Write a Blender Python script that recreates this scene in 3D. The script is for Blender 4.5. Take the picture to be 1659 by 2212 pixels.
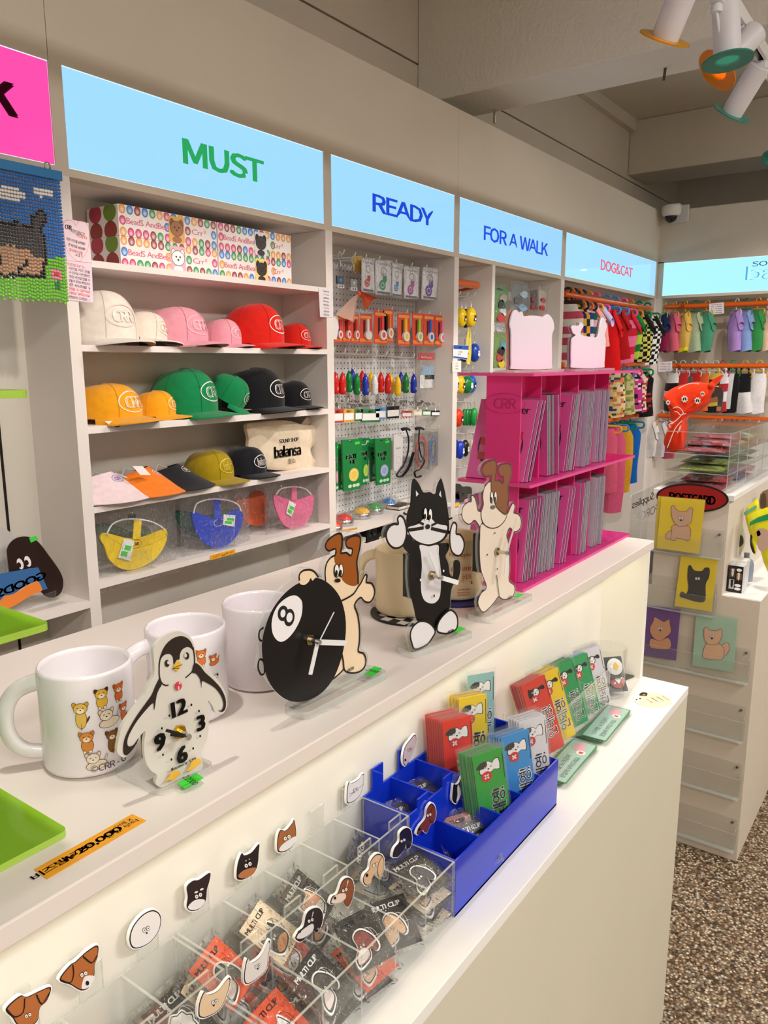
import bpy, bmesh, math, random
import numpy as np
from mathutils import Vector, Matrix
for o in list(bpy.data.objects): bpy.data.objects.remove(o, do_unlink=True)
R = math.radians; PI = math.pi
SC = bpy.context.scene; COL = SC.collection
rnd = random.Random(7)

# ------------------------------------------------------------------ camera
W, H, F = 1659, 2212, 1675.04
ZC = 1.449
_yaw, _pit, _rol = R(35.9618), R(10.9051), R(-.1141)
_fw = np.array([math.cos(_yaw)*math.cos(_pit), math.sin(_yaw)*math.cos(_pit), -math.sin(_pit)])
_r0 = np.array([math.sin(_yaw), -math.cos(_yaw), 0.]); _u0 = np.cross(_r0, _fw)
_r = _r0*math.cos(_rol)+_u0*math.sin(_rol); _u = -_r0*math.sin(_rol)+_u0*math.cos(_rol)
cam = bpy.data.cameras.new('camera'); camo = bpy.data.objects.new('camera', cam); COL.objects.link(camo)
cam.sensor_fit = 'HORIZONTAL'; cam.sensor_width = 36; cam.lens = F/W*36; cam.clip_start = .02
camo.matrix_world = Matrix(((_r[0], _u[0], -_fw[0], 0), (_r[1], _u[1], -_fw[1], 0), (_r[2], _u[2], -_fw[2], ZC), (0, 0, 0, 1)))
SC.camera = camo
# a pixel gives a direction; the distance comes from the plane it lies on
def ray(a, b): return _fw+_r*(a-W/2)/F-_u*(b-H/2)/F
def onZ(a, b, z): d = ray(a, b); return Vector(d*((z-ZC)/d[2]))+Vector((0, 0, ZC))
def onY(a, b, y): d = ray(a, b); return Vector(d*(y/d[1]))+Vector((0, 0, ZC))
def onX(a, b, x): d = ray(a, b); return Vector(d*(x/d[0]))+Vector((0, 0, ZC))
def onP(a, b, o, n):
    d = Vector(ray(a, b)); c = Vector((0, 0, ZC)); return c+d*((o-c).dot(n)/d.dot(n))

# ------------------------------------------------------------------ world, exposure, lights
w = bpy.data.worlds.new('world'); SC.world = w; w.use_nodes = True
w.node_tree.nodes['Background'].inputs[0].default_value = (.9, .95, 1, 1)
w.node_tree.nodes['Background'].inputs[1].default_value = .25
SC.view_settings.view_transform = 'Standard'; SC.view_settings.look = 'None'
SC.view_settings.gamma = 1; SC.view_settings.use_curve_mapping = False
SC.view_settings.exposure = .7
SC.cycles.transparent_max_bounces = 40; SC.cycles.max_bounces = 8; SC.cycles.diffuse_bounces = 4
SC.cycles.glossy_bounces = 3; SC.cycles.transmission_bounces = 6; SC.cycles.caustics_reflective = False; SC.cycles.caustics_refractive = False
SC.cycles.sample_clamp_indirect = 4; SC.cycles.adaptive_threshold = .03
def lamp(kind, name, loc, energy, color, aim=None, **kw):
    l = bpy.data.lights.new(name, kind); l.energy = energy; l.color = color
    for k, v in kw.items(): setattr(l, k, v)
    o = bpy.data.objects.new(name, l); COL.objects.link(o); o.location = loc
    if aim is not None: o.rotation_euler = (Vector(aim)-Vector(loc)).to_track_quat('-Z', 'Y').to_euler()
    return o
WARM = (1, .93, .86)
for i, (lx, ly) in enumerate(((-.9, -1.6), (1.3, -1.6), (3.6, -1.6))):     # added fill lights at ceiling height, unseen behind the viewer
    lamp('AREA', 'added_fill_light', (lx, ly, 2.86), 34, (1, .97, .93), aim=(lx, ly, 0), shape='RECTANGLE', size=1.15, size_y=.3)

# ------------------------------------------------------------------ materials
def lin(c):
    if isinstance(c, int): c = ((c >> 16)/255, ((c >> 8) & 255)/255, (c & 255)/255)
    return tuple(x/12.92 if x <= .04045 else ((x+.055)/1.055)**2.4 for x in c[:3])
MATS = {}
def newmat(name):
    m = bpy.data.materials.new(name); m.use_nodes = True; nt = m.node_tree
    for n in list(nt.nodes): nt.nodes.remove(n)
    out = nt.nodes.new('ShaderNodeOutputMaterial'); MATS[name] = m
    return m, nt, out
def nd(nt, t, **kw):
    n = nt.nodes.new(t)
    for k, v in kw.items():
        if k[0] == 'i' and k[1:].isdigit(): n.inputs[int(k[1:])].default_value = v
        elif k in n.inputs.keys(): n.inputs[k].default_value = v
        else: setattr(n, k, v)
    return n
def paint(name, rough=.5, spec=.5, var=.04, nscale=30, bump=0, bscale=200, metal=0, coat=0, sheen=0, col=None, attr=True):
    """opaque surface: colour from the mesh's own paint attribute (or fixed), a little noise, optional relief"""
    m, nt, out = newmat(name); L = nt.links.new
    b = nd(nt, 'ShaderNodeBsdfPrincipled', Roughness=rough, Metallic=metal)
    b.inputs['Specular IOR Level'].default_value = spec; b.inputs['Coat Weight'].default_value = coat; b.inputs['Sheen Weight'].default_value = sheen
    tc = nd(nt, 'ShaderNodeTexCoord'); no = nd(nt, 'ShaderNodeTexNoise', Scale=nscale, Detail=2.)
    L(tc.outputs['Object'], no.inputs['Vector'])
    mr = nd(nt, 'ShaderNodeMapRange', i1=.3, i2=.7, i3=1-var, i4=1+var); L(no.outputs[0], mr.inputs[0])
    mx = nd(nt, 'ShaderNodeMix', data_type='RGBA', blend_type='MULTIPLY'); mx.inputs[0].default_value = 1
    if not var and not bump:
        a = nd(nt, 'ShaderNodeAttribute', attribute_name='Col'); L(a.outputs['Color'], b.inputs['Base Color']); L(b.outputs[0], out.inputs[0]); return m
    if attr:
        a = nd(nt, 'ShaderNodeAttribute', attribute_name='Col'); L(a.outputs['Color'], mx.inputs[6])
    else: mx.inputs[6].default_value = (*lin(col), 1)
    L(mr.outputs[0], mx.inputs[7]); L(mx.outputs[2], b.inputs['Base Color'])
    if bump:
        n2 = nd(nt, 'ShaderNodeTexNoise', Scale=bscale, Detail=3.); L(tc.outputs['Object'], n2.inputs['Vector'])
        bp = nd(nt, 'ShaderNodeBump', Strength=bump, Distance=.002); L(n2.outputs[0], bp.inputs['Height']); L(bp.outputs[0], b.inputs['Normal'])
    L(b.outputs[0], out.inputs[0]); return m
paint('satin', .42, .5, 0)
paint('gloss', .12, .5, 0)
paint('paper', .6, .3, 0)
paint('print', .35, .4, 0)
paint('fabric', .9, .15, .06, 60, .35, 900, sheen=.2)
paint('board', .5, .4, .02, 4)                       # white melamine board
paint('wallpaint', .75, .25, .03, 3, .08, 120)
paint('ceramic', .08, .5, 0)
paint('metal', .22, .5, 0, metal=1)
paint('matte', .8, .2, .03)
def clear(name, tint=(1, 1, 1), ior=1.45, refl=1., rough=.02, bump=0, bscale=40, base=0., basecol=(1, 1, 1), attr=False):
    """thin clear plastic or glass: see-through with Fresnel reflections"""
    m, nt, out = newmat(name); L = nt.links.new
    t = nd(nt, 'ShaderNodeBsdfTransparent'); g = nd(nt, 'ShaderNodeBsdfGlossy', Roughness=rough); fr = nd(nt, 'ShaderNodeLayerWeight', Blend=.5)
    t.inputs[0].default_value = (*tint, 1); r0 = ((ior-1)/(ior+1))**2
    pw = nd(nt, 'ShaderNodeMath', operation='POWER', i1=5.); L(fr.outputs['Facing'], pw.inputs[0])
    ml = nd(nt, 'ShaderNodeMath', operation='MULTIPLY_ADD', i1=(1-r0)*refl*.8, i2=r0*refl); L(pw.outputs[0], ml.inputs[0])
    ms = nd(nt, 'ShaderNodeMixShader'); L(ml.outputs[0], ms.inputs[0]); L(g.outputs[0], ms.inputs[2])
    if base or attr:
        d = nd(nt, 'ShaderNodeBsdfDiffuse'); d.inputs[0].default_value = (*basecol, 1); m2 = nd(nt, 'ShaderNodeMixShader', i0=base)
        if attr:
            a = nd(nt, 'ShaderNodeAttribute', attribute_name='Col'); L(a.outputs['Color'], d.inputs[0]); L(a.outputs['Color'], t.inputs[0])
        L(t.outputs[0], m2.inputs[1]); L(d.outputs[0], m2.inputs[2]); L(m2.outputs[0], ms.inputs[1])
    else: L(t.outputs[0], ms.inputs[1])
    if bump:
        tc = nd(nt, 'ShaderNodeTexCoord'); no = nd(nt, 'ShaderNodeTexNoise', Scale=bscale, Detail=2., Distortion=1.5); L(tc.outputs['Object'], no.inputs['Vector'])
        bp = nd(nt, 'ShaderNodeBump', Strength=bump, Distance=.01); L(no.outputs[0], bp.inputs['Height']); L(bp.outputs[0], g.inputs['Normal']); L(bp.outputs[0], fr.inputs['Normal'])
    L(ms.outputs[0], out.inputs[0]); return m
clear('acrylic', (.985, .99, .985), 1.49, .8, .02, base=.015)
clear('acrylic_edge', (.9, .93, .91), 1.49, 1.2, .08, base=.28, basecol=(.92, .95, .93))
clear('glass', (.985, .99, .985), 1.5, 1.1)
clear('film', (.995, .995, .995), 1.5, 1.5, .06, 1.0, 70, base=.012)
clear('sleeve', (.98, .98, .98), 1.5, .9, .05, .1, 8, base=.03)
clear('tinted', ior=1.49, refl=.8, rough=.03, base=.62, attr=True)       # coloured acrylic sheet
def glow(name, strength, attr=True):
    m, nt, out = newmat(name); L = nt.links.new
    e = nd(nt, 'ShaderNodeEmission', Strength=strength); a = nd(nt, 'ShaderNodeAttribute', attribute_name='Col'); L(a.outputs['Color'], e.inputs[0])
    g = nd(nt, 'ShaderNodeBsdfGlossy', Roughness=.03); fr = nd(nt, 'ShaderNodeFresnel', IOR=1.35); ms = nd(nt, 'ShaderNodeMixShader')
    L(fr.outputs[0], ms.inputs[0]); L(e.outputs[0], ms.inputs[1]); L(g.outputs[0], ms.inputs[2]); L(ms.outputs[0], out.inputs[0]); return m
glow('lit', .72); glow('lampglow', 6.)
# floor: fine brown and cream stone chips
m, nt, out = newmat('stonechip'); L = nt.links.new
tc = nd(nt, 'ShaderNodeTexCoord'); vo = nd(nt, 'ShaderNodeTexVoronoi', Scale=150.); L(tc.outputs['Object'], vo.inputs['Vector'])
sp = nd(nt, 'ShaderNodeSeparateColor'); L(vo.outputs['Color'], sp.inputs[0])
cr = nd(nt, 'ShaderNodeValToRGB'); e = cr.color_ramp.elements
e[0].position = 0; e[0].color = (*lin(0x4a3623), 1); e[1].position = 1; e[1].color = (*lin(0xe9dcc4), 1)
for p, c in ((.25, 0x7a5a3c), (.5, 0xa98a66), (.75, 0xc9b294)): q = e.new(p); q.color = (*lin(c), 1)
L(sp.outputs[0], cr.inputs[0])
dm = nd(nt, 'ShaderNodeMapRange', i1=.25, i2=.62, i3=1., i4=.3); L(vo.outputs['Distance'], dm.inputs[0])
mx = nd(nt, 'ShaderNodeMix', data_type='RGBA', blend_type='MULTIPLY'); mx.inputs[0].default_value = 1; L(cr.outputs[0], mx.inputs[6]); L(dm.outputs[0], mx.inputs[7])
b = nd(nt, 'ShaderNodeBsdfPrincipled', Roughness=.55); L(mx.outputs[2], b.inputs['Base Color'])
bp = nd(nt, 'ShaderNodeBump', Strength=.6, Distance=.003, invert=True); L(vo.outputs['Distance'], bp.inputs['Height']); L(bp.outputs[0], b.inputs['Normal']); L(b.outputs[0], out.inputs[0])
# concrete: painted, with pits and cracks
m, nt, out = newmat('concrete'); L = nt.links.new
tc = nd(nt, 'ShaderNodeTexCoord'); b = nd(nt, 'ShaderNodeBsdfPrincipled', Roughness=.85)
no = nd(nt, 'ShaderNodeTexNoise', Scale=26., Detail=8., Roughness=.7, Distortion=1.); L(tc.outputs['Object'], no.inputs['Vector'])
n3 = nd(nt, 'ShaderNodeTexNoise', Scale=2.2, Detail=2.); L(tc.outputs['Object'], n3.inputs['Vector'])
ad = nd(nt, 'ShaderNodeMath', operation='MULTIPLY_ADD', i1=.35); L(n3.outputs[0], ad.inputs[0]); L(no.outputs[0], ad.inputs[2])
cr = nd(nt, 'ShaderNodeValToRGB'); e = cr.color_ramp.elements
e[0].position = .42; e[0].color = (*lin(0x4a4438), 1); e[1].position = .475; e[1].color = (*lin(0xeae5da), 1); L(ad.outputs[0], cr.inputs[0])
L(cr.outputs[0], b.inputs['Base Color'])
n2 = nd(nt, 'ShaderNodeTexNoise', Scale=60., Detail=6.); L(tc.outputs['Object'], n2.inputs['Vector'])
bp = nd(nt, 'ShaderNodeBump', Strength=.5, Distance=.01); L(n2.outputs[0], bp.inputs['Height']); L(bp.outputs[0], b.inputs['Normal']); L(b.outputs[0], out.inputs[0])

# ------------------------------------------------------------------ mesh building
def smoothpts(pts, n=4, closed=True):
    """Catmull-Rom through 2-D points"""
    P = [Vector(p) for p in pts]; N = len(P); out = []
    rng = range(N) if closed else range(N-1)
    for i in rng:
        if closed: a, b_, c, d = P[i-1], P[i], P[(i+1) % N], P[(i+2) % N]
        else: a, b_, c, d = P[max(i-1, 0)], P[i], P[i+1], P[min(i+2, N-1)]
        for k in range(n):
            t = k/n
            out.append(.5*((2*b_)+(c-a)*t+(2*a-5*b_+4*c-d)*t*t+(3*b_-a-3*c+d)*t**3))
    if not closed: out.append(P[-1])
    return [tuple(p) for p in out]
def ell(cx, cy, rx, ry=None, n=24, a=0, t0=0, t1=2*PI):
    ry = rx if ry is None else ry; o = []; full = abs(t1-t0-2*PI) < 1e-6
    for i in range(n if full else n+1):
        t = t0+(t1-t0)*i/n; x, y = rx*math.cos(t), ry*math.sin(t)
        o.append((cx+x*math.cos(a)-y*math.sin(a), cy+x*math.sin(a)+y*math.cos(a)))
    return o
def rrect(x0, y0, x1, y1, r, n=4):
    o = []
    for cx, cy, t in ((x1-r, y1-r, 0), (x0+r, y1-r, PI/2), (x0+r, y0+r, PI), (x1-r, y0+r, 1.5*PI)):
        o += [(cx+r*math.cos(t+PI/2*k/n), cy+r*math.sin(t+PI/2*k/n)) for k in range(n+1)]
    return o
_TX = {}
import os
try: FONT = bpy.data.fonts.load(os.path.join(bpy.utils.system_resource('DATAFILES', path='fonts'), 'Noto Sans CJK Regular.woff2'))   # a font that ships with Blender
except Exception: FONT = None
BIG = {'MUST', 'READY', 'FOR A WALK', 'DOG&CAT', 'K', 'SOUND SHOP', 'balansa', 'CRR', '©CRR', 'HELLO', 'POSTCARD', 'CLOTHES'}
_GL = {}
def glyphs(chars, font):
    """faces and advance of each character, all in one go: one line each between two H"""
    ch = list(chars)+['H']; n = len(ch); G = {}
    c = bpy.data.curves.new('t', 'FONT'); c.body = '\n'.join('H%sH' % q for q in ch); c.size = 1; c.resolution_u = 2; c.fill_mode = 'BOTH'; c.space_line = 3
    if font: c.font = font
    o = bpy.data.objects.new('t', c); me = o.to_mesh(); V = [(p.co.x, p.co.y) for p in me.vertices]; D = -min(p[1] for p in V)/(n-1); L_ = [[] for _ in ch]
    for p in me.polygons: vs = [V[i] for i in p.vertices]; cy = sum(q[1] for q in vs)/len(vs); L_[max(0, min(n-1, round(.12-cy/D)))].append(vs)
    o.to_mesh_clear(); bpy.data.objects.remove(o); bpy.data.curves.remove(c)
    last = L_[-1]; X_ = [q[0] for p in last for q in p]; wd, h0 = max(X_), min(X_); capH = max(q[1] for p in last for q in p)+D*(n-1)
    w = max(x for x in X_ if x-h0 < (wd-h0)*.40)-h0; adv = (wd-h0-w)/2
    for k, q in enumerate(ch):
        P = L_[k]
        if not P: continue
        mx = max(v[0] for p in P for v in p); tr_ = []
        for p in P:
            cx = sum(v[0] for v in p)/len(p)
            if h0+w+1e-4 < cx < mx-w-1e-4: tr_.append([((v[0]-adv)*.7/capH, (v[1]+k*D)*.7/capH) for v in p])
        G[q] = (tr_, (mx-h0-w-adv)*.7/capH)
    G[' '] = ([], .26); return G
def textmesh(s):
    """2-D faces of a string, capitals .7 high, standing on 0"""
    if s in _TX: return _TX[s]
    if not _GL: _GL['sign'] = glyphs("MUSTREADYFOWLKG&CNPbalns©®₩山釜구금노는도돼드들려만매문발벨부비수시안앞앤어에영요은있작전즈지크큰키탁트", FONT); _GL['base'] = glyphs([chr(q) for q in range(33, 127)], None)
    v, f, x = [], [], 0.
    for q in s:
        G = _GL['sign'] if (s in BIG or ord(q) > 127) else _GL['base']; tr_, a = G.get(q, G[' '])
        for p in tr_: f.append(tuple(range(len(v), len(v)+len(p)))); v += [(b_[0]+x, b_[1]) for b_ in p]
        x += a
    x0 = min((p[0] for p in v), default=0); x1 = max((p[0] for p in v), default=1)
    _TX[s] = (v, f, x0, x1); return _TX[s]
class Fr:
    """a flat frame: origin, u, v directions; n = u x v"""
    def __init__(s, o, u, v):
        s.o = Vector(o); s.u = Vector(u).normalized(); s.v = Vector(v).normalized(); s.n = s.u.cross(s.v).normalized()
    def __call__(s, p, n=0): return s.o+s.u*p[0]+s.v*p[1]+s.n*n
    def inv(s, P): d = Vector(P)-s.o; return (d.dot(s.u), d.dot(s.v))
    def px(s, pts, x0=0, y0=0, k=1.):
        """photo pixels (optionally from a zoom at x0,y0,scale k) to coordinates on this plane"""
        return [s.inv(onP(x0+a/k, y0+b/k, s.o, s.n)) for a, b in pts]
class CylFr:
    """frame bent round a vertical cylinder of radius r about c; u runs round it from angle a0"""
    def __init__(s, c, r, a0): s.c = Vector(c); s.r = r; s.a0 = a0
    def __call__(s, p, n=0):
        a = s.a0+p[0]/s.r; return s.c+Vector(((s.r+n)*math.cos(a), (s.r+n)*math.sin(a), p[1]))
class MB:
    def __init__(s): s.v = []; s.f = []; s.c = []
    def add(s, vs, fs, col):
        b0 = len(s.v); s.v += [tuple(p) for p in vs]; L_ = lin(col) if not (isinstance(col, list)) else None
        for k, f in enumerate(fs): s.f.append(tuple(b0+i for i in f)); s.c.append(L_ if L_ else lin(col[k]))
        return s
    def box(s, x0, y0, z0, x1, y1, z1, col=0xffffff):
        return s.add([(x, y, z) for z in (z0, z1) for y in (y0, y1) for x in (x0, x1)], [(0, 2, 3, 1), (4, 5, 7, 6), (0, 1, 5, 4), (2, 6, 7, 3), (0, 4, 6, 2), (1, 3, 7, 5)], col)
    def fbox(s, fr, x0, y0, x1, y1, n0, n1, col): return s.prism([(x0, y0), (x1, y0), (x1, y1), (x0, y1)], fr, n0, n1, col)
    def prism(s, poly, fr, n0, n1, col, side=None):
        N = len(poly)
        if sum(poly[i-1][0]*poly[i][1]-poly[i][0]*poly[i-1][1] for i in range(N)) < 0: poly = poly[::-1]
        vs = [fr(p, n0) for p in poly]+[fr(p, n1) for p in poly]
        s.add(vs, [tuple(range(N-1, -1, -1)), tuple(range(N, 2*N))], col)
        return s.add(vs, [(i, (i+1) % N, N+(i+1) % N, N+i) for i in range(N)], side if side is not None else col)
    def flat(s, poly, fr, n, col):
        N = len(poly)
        if sum(poly[i-1][0]*poly[i][1]-poly[i][0]*poly[i-1][1] for i in range(N)) < 0: poly = poly[::-1]
        return s.add([fr(p, n) for p in poly], [tuple(range(N))], col)
    def stroke(s, pts, w, fr, n, col, closed=False):
        """flat ribbon of width w along 2-D points"""
        P = [Vector(p) for p in pts]; N = len(P); vs = []
        for i in range(N):
            a = P[i-1] if (i or closed) else P[i]; c = P[(i+1) % N] if (i < N-1 or closed) else P[i]
            t = c-a; t = t.normalized() if t.length > 1e-12 else Vector((1, 0)); q = Vector((-t.y, t.x))*w/2
            vs += [fr(P[i]-q, n), fr(P[i]+q, n)]
        M = N if closed else N-1
        return s.add(vs, [(2*i, 2*((i+1) % N), 2*((i+1) % N)+1, 2*i+1) for i in range(M)], col)
    def text(s, t, fr, x, y, h, n, col, bold=0., sx=1., align='c', shear=0., rot=0., width=None):
        v, f, x0, x1 = textmesh(t); k = h/.7; bd = max(bold, 0)*k
        if width: sx = max(width-2*bd, width*.5)/((x1-x0)*k)
        sh = {'c': (x0+x1)/2, 'l': x0, 'r': x1}[align]; ca, sa = math.cos(rot), math.sin(rot)
        for dx, dy in ([(0, 0)] if bd <= 0 else [(.9, .4), (-.9, .4), (.9, -.4), (-.9, -.4), (0, .4), (0, -.4)]):
            vs = []
            for p in v:
                a, b_ = (p[0]-sh)*k*sx+dx*bd, (p[1]-.35)*k+dy*bd; vs.append(fr((x+a*ca-b_*sa, y+a*sa+b_*ca), n))
            s.add(vs, f, col)
        return s
    def grid(s, fn, nu, nv, col, cu=False, cv=False):
        vs = [fn(i/(nu if cu else max(nu-1, 1)), j/(nv if cv else max(nv-1, 1))) for j in range(nv) for i in range(nu)]; fs = []
        for j in range(nv if cv else nv-1):
            for i in range(nu if cu else nu-1):
                fs.append((j*nu+i, j*nu+(i+1) % nu, ((j+1) % nv)*nu+(i+1) % nu, ((j+1) % nv)*nu+i))
        return s.add(vs, fs, col)
    def tube(s, path, r, col, n=8, closed=False, cap=True, flat=1.):
        P = [Vector(p) for p in path]; N = len(P); rr = r if isinstance(r, (list, tuple)) else [r]*N; vs = []; up = None
        for i in range(N):
            a = P[i-1] if (i or closed) else P[i]; c = P[(i+1) % N] if (i < N-1 or closed) else P[i]
            t = (c-a).normalized()
            if up is None: up = t.orthogonal().normalized()
            up = (up-t*up.dot(t)); up = up.normalized() if up.length > 1e-6 else t.orthogonal().normalized(); q = t.cross(up)
            vs += [P[i]+(up*math.cos(2*PI*k/n)+q*math.sin(2*PI*k/n)*flat)*rr[i] for k in range(n)]
        M = N if closed else N-1; fs = []
        for i in range(M):
            for k in range(n): fs.append((i*n+k, i*n+(k+1) % n, ((i+1) % N)*n+(k+1) % n, ((i+1) % N)*n+k))
        if cap and not closed: fs += [tuple(range(n-1, -1, -1)), tuple((N-1)*n+k for k in range(n))]
        return s.add(vs, fs, col)
    def lathe(s, prof, c, col, n=24, M=None, sx=1., sy=1.):
        """profile (r, z) turned about a vertical axis at c; M optional matrix applied first"""
        vs = []; N = len(prof); c = Vector(c)
        for r, z in prof:
            for k in range(n):
                p = Vector((r*math.cos(2*PI*k/n)*sx, r*math.sin(2*PI*k/n)*sy, z)); vs.append(c+(M @ p if M else p))
        fs = [(j*n+k, j*n+(k+1) % n, (j+1)*n+(k+1) % n, (j+1)*n+k) for j in range(N-1) for k in range(n)]
        if prof[0][0] > 1e-5: fs.append(tuple(range(n-1, -1, -1)))
        if prof[-1][0] > 1e-5: fs.append(tuple((N-1)*n+k for k in range(n)))
        cc = col
        if isinstance(col, list): cc = [col[min(j, len(col)-1)] for j in range(N-1) for k in range(n)]+[col[0], col[-1]][:len(fs)-(N-1)*n]
        return s.add(vs, fs, cc)
    def ball(s, c, r, col, n=10, m=7, sx=1., sy=1., sz=1.):
        return s.lathe([(r*math.sin(PI*j/m), -r*sz*math.cos(PI*j/m)) for j in range(m+1)], c, col, n, sx=sx, sy=sy)
    def mesh(s, name, mat, smooth=False, bevel=0, sub=None):
        me = bpy.data.meshes.new(name); vs = s.v
        me.from_pydata(vs, [], s.f)
        ca = me.color_attributes.new('Col', 'FLOAT_COLOR', 'CORNER')
        n = np.fromiter((len(f) for f in s.f), int, len(s.f)); arr = np.ones((n.sum(), 4), np.float32); arr[:, :3] = np.repeat(np.array(s.c, np.float32).reshape(-1, 3), n, 0)
        ca.data.foreach_set('color', arr.ravel())
        me.materials.append(MATS[mat])
        if smooth:
            me.polygons.foreach_set('use_smooth', [True]*len(me.polygons))
            try: me.set_sharp_from_angle(angle=R(smooth if smooth is not True else 40))
            except Exception: pass
        return me
    def build(s, name, mat, parent=None, smooth=False, bevel=0, world=True, label=None, kind=None, seg=2):
        """world: vertices are in world space, brought into the parent's own space"""
        if not s.f: return None
        if parent is not None and world:
            inv = WM[parent.name].inverted(); s.v = [tuple(inv @ Vector(p)) for p in s.v]
        me = s.mesh(name, mat, smooth); o = bpy.data.objects.new(name, me); COL.objects.link(o)
        if parent is not None: o.parent = parent; WM[o.name] = WM[parent.name]
        else: WM[o.name] = Matrix()
        if bevel:
            bv = o.modifiers.new('bevel', 'BEVEL'); bv.width = bevel; bv.segments = seg; bv.limit_method = 'ANGLE'; bv.angle_limit = R(40)
        if label: o['label'] = label
        if kind: o['kind'] = kind
        return o
WM = {}
def thing(name, label, cat, loc=(0, 0, 0), rz=0., group=None, M=None):
    o = bpy.data.objects.new(name, None); COL.objects.link(o); o.empty_display_size = .02
    m4 = M if M is not None else Matrix.Translation(Vector(loc)) @ Matrix.Rotation(rz, 4, 'Z')
    o.matrix_world = m4; WM[o.name] = m4.copy()
    o['label'] = label; o['category'] = cat
    if group: o['group'] = group
    return o
def tag(o, label, cat, group=None):
    o['label'] = label; o['category'] = cat
    if group: o['group'] = group
    return o
def struct(o): o['kind'] = 'structure'; return o
def dup(root, M=None, label=None, group=None):
    c = root.copy(); COL.objects.link(c)
    if M is not None: c.matrix_world = M; WM[c.name] = M.copy()
    if label: c['label'] = label
    if group: c['group'] = group
    for ch in root.children:
        d = ch.copy(); COL.objects.link(d); d.parent = c; WM[d.name] = WM[c.name] if c.name in WM else Matrix()
        for g in ch.children:
            h = g.copy(); COL.objects.link(h); h.parent = d
    return c
def tr(x, y, z, rz=0., rx=0., ry=0.): return Matrix.Translation((x, y, z)) @ Matrix.Rotation(rz, 4, 'Z') @ Matrix.Rotation(ry, 4, 'Y') @ Matrix.Rotation(rx, 4, 'X')
# ------------------------------------------------------------------ the room
WHT = 0xe9e3da; CREAM = 0xd8cfc0
YA, YK, XB = 1.55, 1.73, 5.01       # front of the wall units, their back, front of the end wall
ZST, ZSB, ZOT, ZTOP = 2.0496, 1.8497, 1.8334, 2.345
struct(MB().box(-2.6, -3.2, -.05, 7.2, 2.1, 0, 0xa08a68).build('floor', 'stonechip'))
struct(MB().box(-2.6, -3.2, 2.95, 7.2, 2.1, 3.05, CREAM).build('ceiling', 'wallpaint'))
struct(MB().box(-2.6, -3.3, 0, 7.2, -3.2, 3.0, WHT).build('wall_right', 'wallpaint'))
struct(MB().box(-2.7, -3.2, 0, -2.6, 2.1, 3.0, WHT).build('wall_front', 'wallpaint'))
struct(MB().box(7.2, -3.2, 0, 7.3, 2.1, 3.0, 0x8d8676).build('wall_far', 'wallpaint'))
# painted concrete wall set back above the shop fitting, with its groove
wl = struct(MB().box(-2.6, 1.88, 1.9, 7.2, 2.1, 3.0, CREAM).build('wall_setback', 'wallpaint'))
for z0, z1 in ((1.9, 2.594), (2.602, 2.95)): MB().box(-2.6, 1.84, z0, 7.2, 1.885, z1, CREAM).build('wall_panel', 'wallpaint', wl)
struct(MB().box(-2.6, 1.80, 2.90, 2.76, 1.84, 2.95, CREAM).build('trim_1', 'wallpaint')); struct(MB().box(3.03, 1.80, 2.88, 5.2, 1.84, 2.95, CREAM).build('trim_2', 'wallpaint'))
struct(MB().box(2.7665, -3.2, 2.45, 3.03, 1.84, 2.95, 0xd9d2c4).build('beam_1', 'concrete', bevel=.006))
struct(MB().box(5.202, -3.2, 2.627, 5.57, 1.84, 2.95, CREAM).build('beam_2', 'wallpaint', bevel=.008))
struct(MB().box(6.3, -3.2, 2.5, 6.5, 1.84, 2.95, CREAM).build('beam_3', 'wallpaint'))
tag(MB().tube([(3.0, 1.62, 2.452), (3.0, 1.62, 2.40)], .006, 0xcfc6b4).build('ceiling_bolt', 'metal', smooth=True), 'short metal bolt sticking out under the pitted concrete beam by the partition', 'bolt', 'bolts under the concrete beam')
tag(MB().tube([(2.95, .93, 2.452), (2.94, .93, 2.41)], .005, 0x6a6458).build('ceiling_bolt', 'metal', smooth=True), 'short dark bolt sticking out under the middle of the concrete beam', 'bolt', 'bolts under the concrete beam')

# partition wall with the row of light boxes: fascia boards with recessed signs
wa = struct(MB().box(-1.2, YA+.03, ZSB, XB, YA+.05, ZTOP-.003, 0xcac2b4).build('wall_left', 'wallpaint'))
PX = [(-1.2, .985), (.9865, 2.6), (2.6015, XB)]
for a, b in PX: MB().box(a, YA, ZST, b, YA+.045, ZTOP, CREAM).build('fascia_panel', 'wallpaint', wa)
VP = [(-1.2, .0), (.9847, 1.0148), (1.842, 1.875), (2.5828, 2.6173), (3.5624, 3.6017), (4.985, XB)]
for a, b in VP[1:]: MB().box(a, YA, ZSB, b, YA+.045, ZST, CREAM).build('mullion', 'wallpaint', wa)
MB().box(-1.2, YA, ZOT, XB, YA+.045, ZSB, CREAM).build('rail', 'wallpaint', wa)
MB().box(-1.2, YA+.045, ZTOP-.02, XB, 1.84, ZTOP, CREAM).build('partition_top', 'wallpaint', wa)
wb = struct(MB().box(XB+.03, -1.6, ZSB, XB+.05, YA, ZTOP-.003, CREAM).build('wall_back', 'wallpaint'))
MB().box(XB, -1.6, ZST-.006, XB+.045, YA+.045, ZTOP, CREAM).build('fascia_panel', 'wallpaint', wb)
MB().box(XB, 1.515, ZSB, XB+.045, YA+.045, ZST, CREAM).build('mullion', 'wallpaint', wb)
MB().box(XB, -1.6, ZOT, XB+.045, YA+.045, ZSB, CREAM).build('rail', 'wallpaint', wb)
MB().box(XB+.045, -1.6, ZTOP-.02, XB+.4, 1.84, ZTOP, CREAM).build('partition_top', 'wallpaint', wb)

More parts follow.
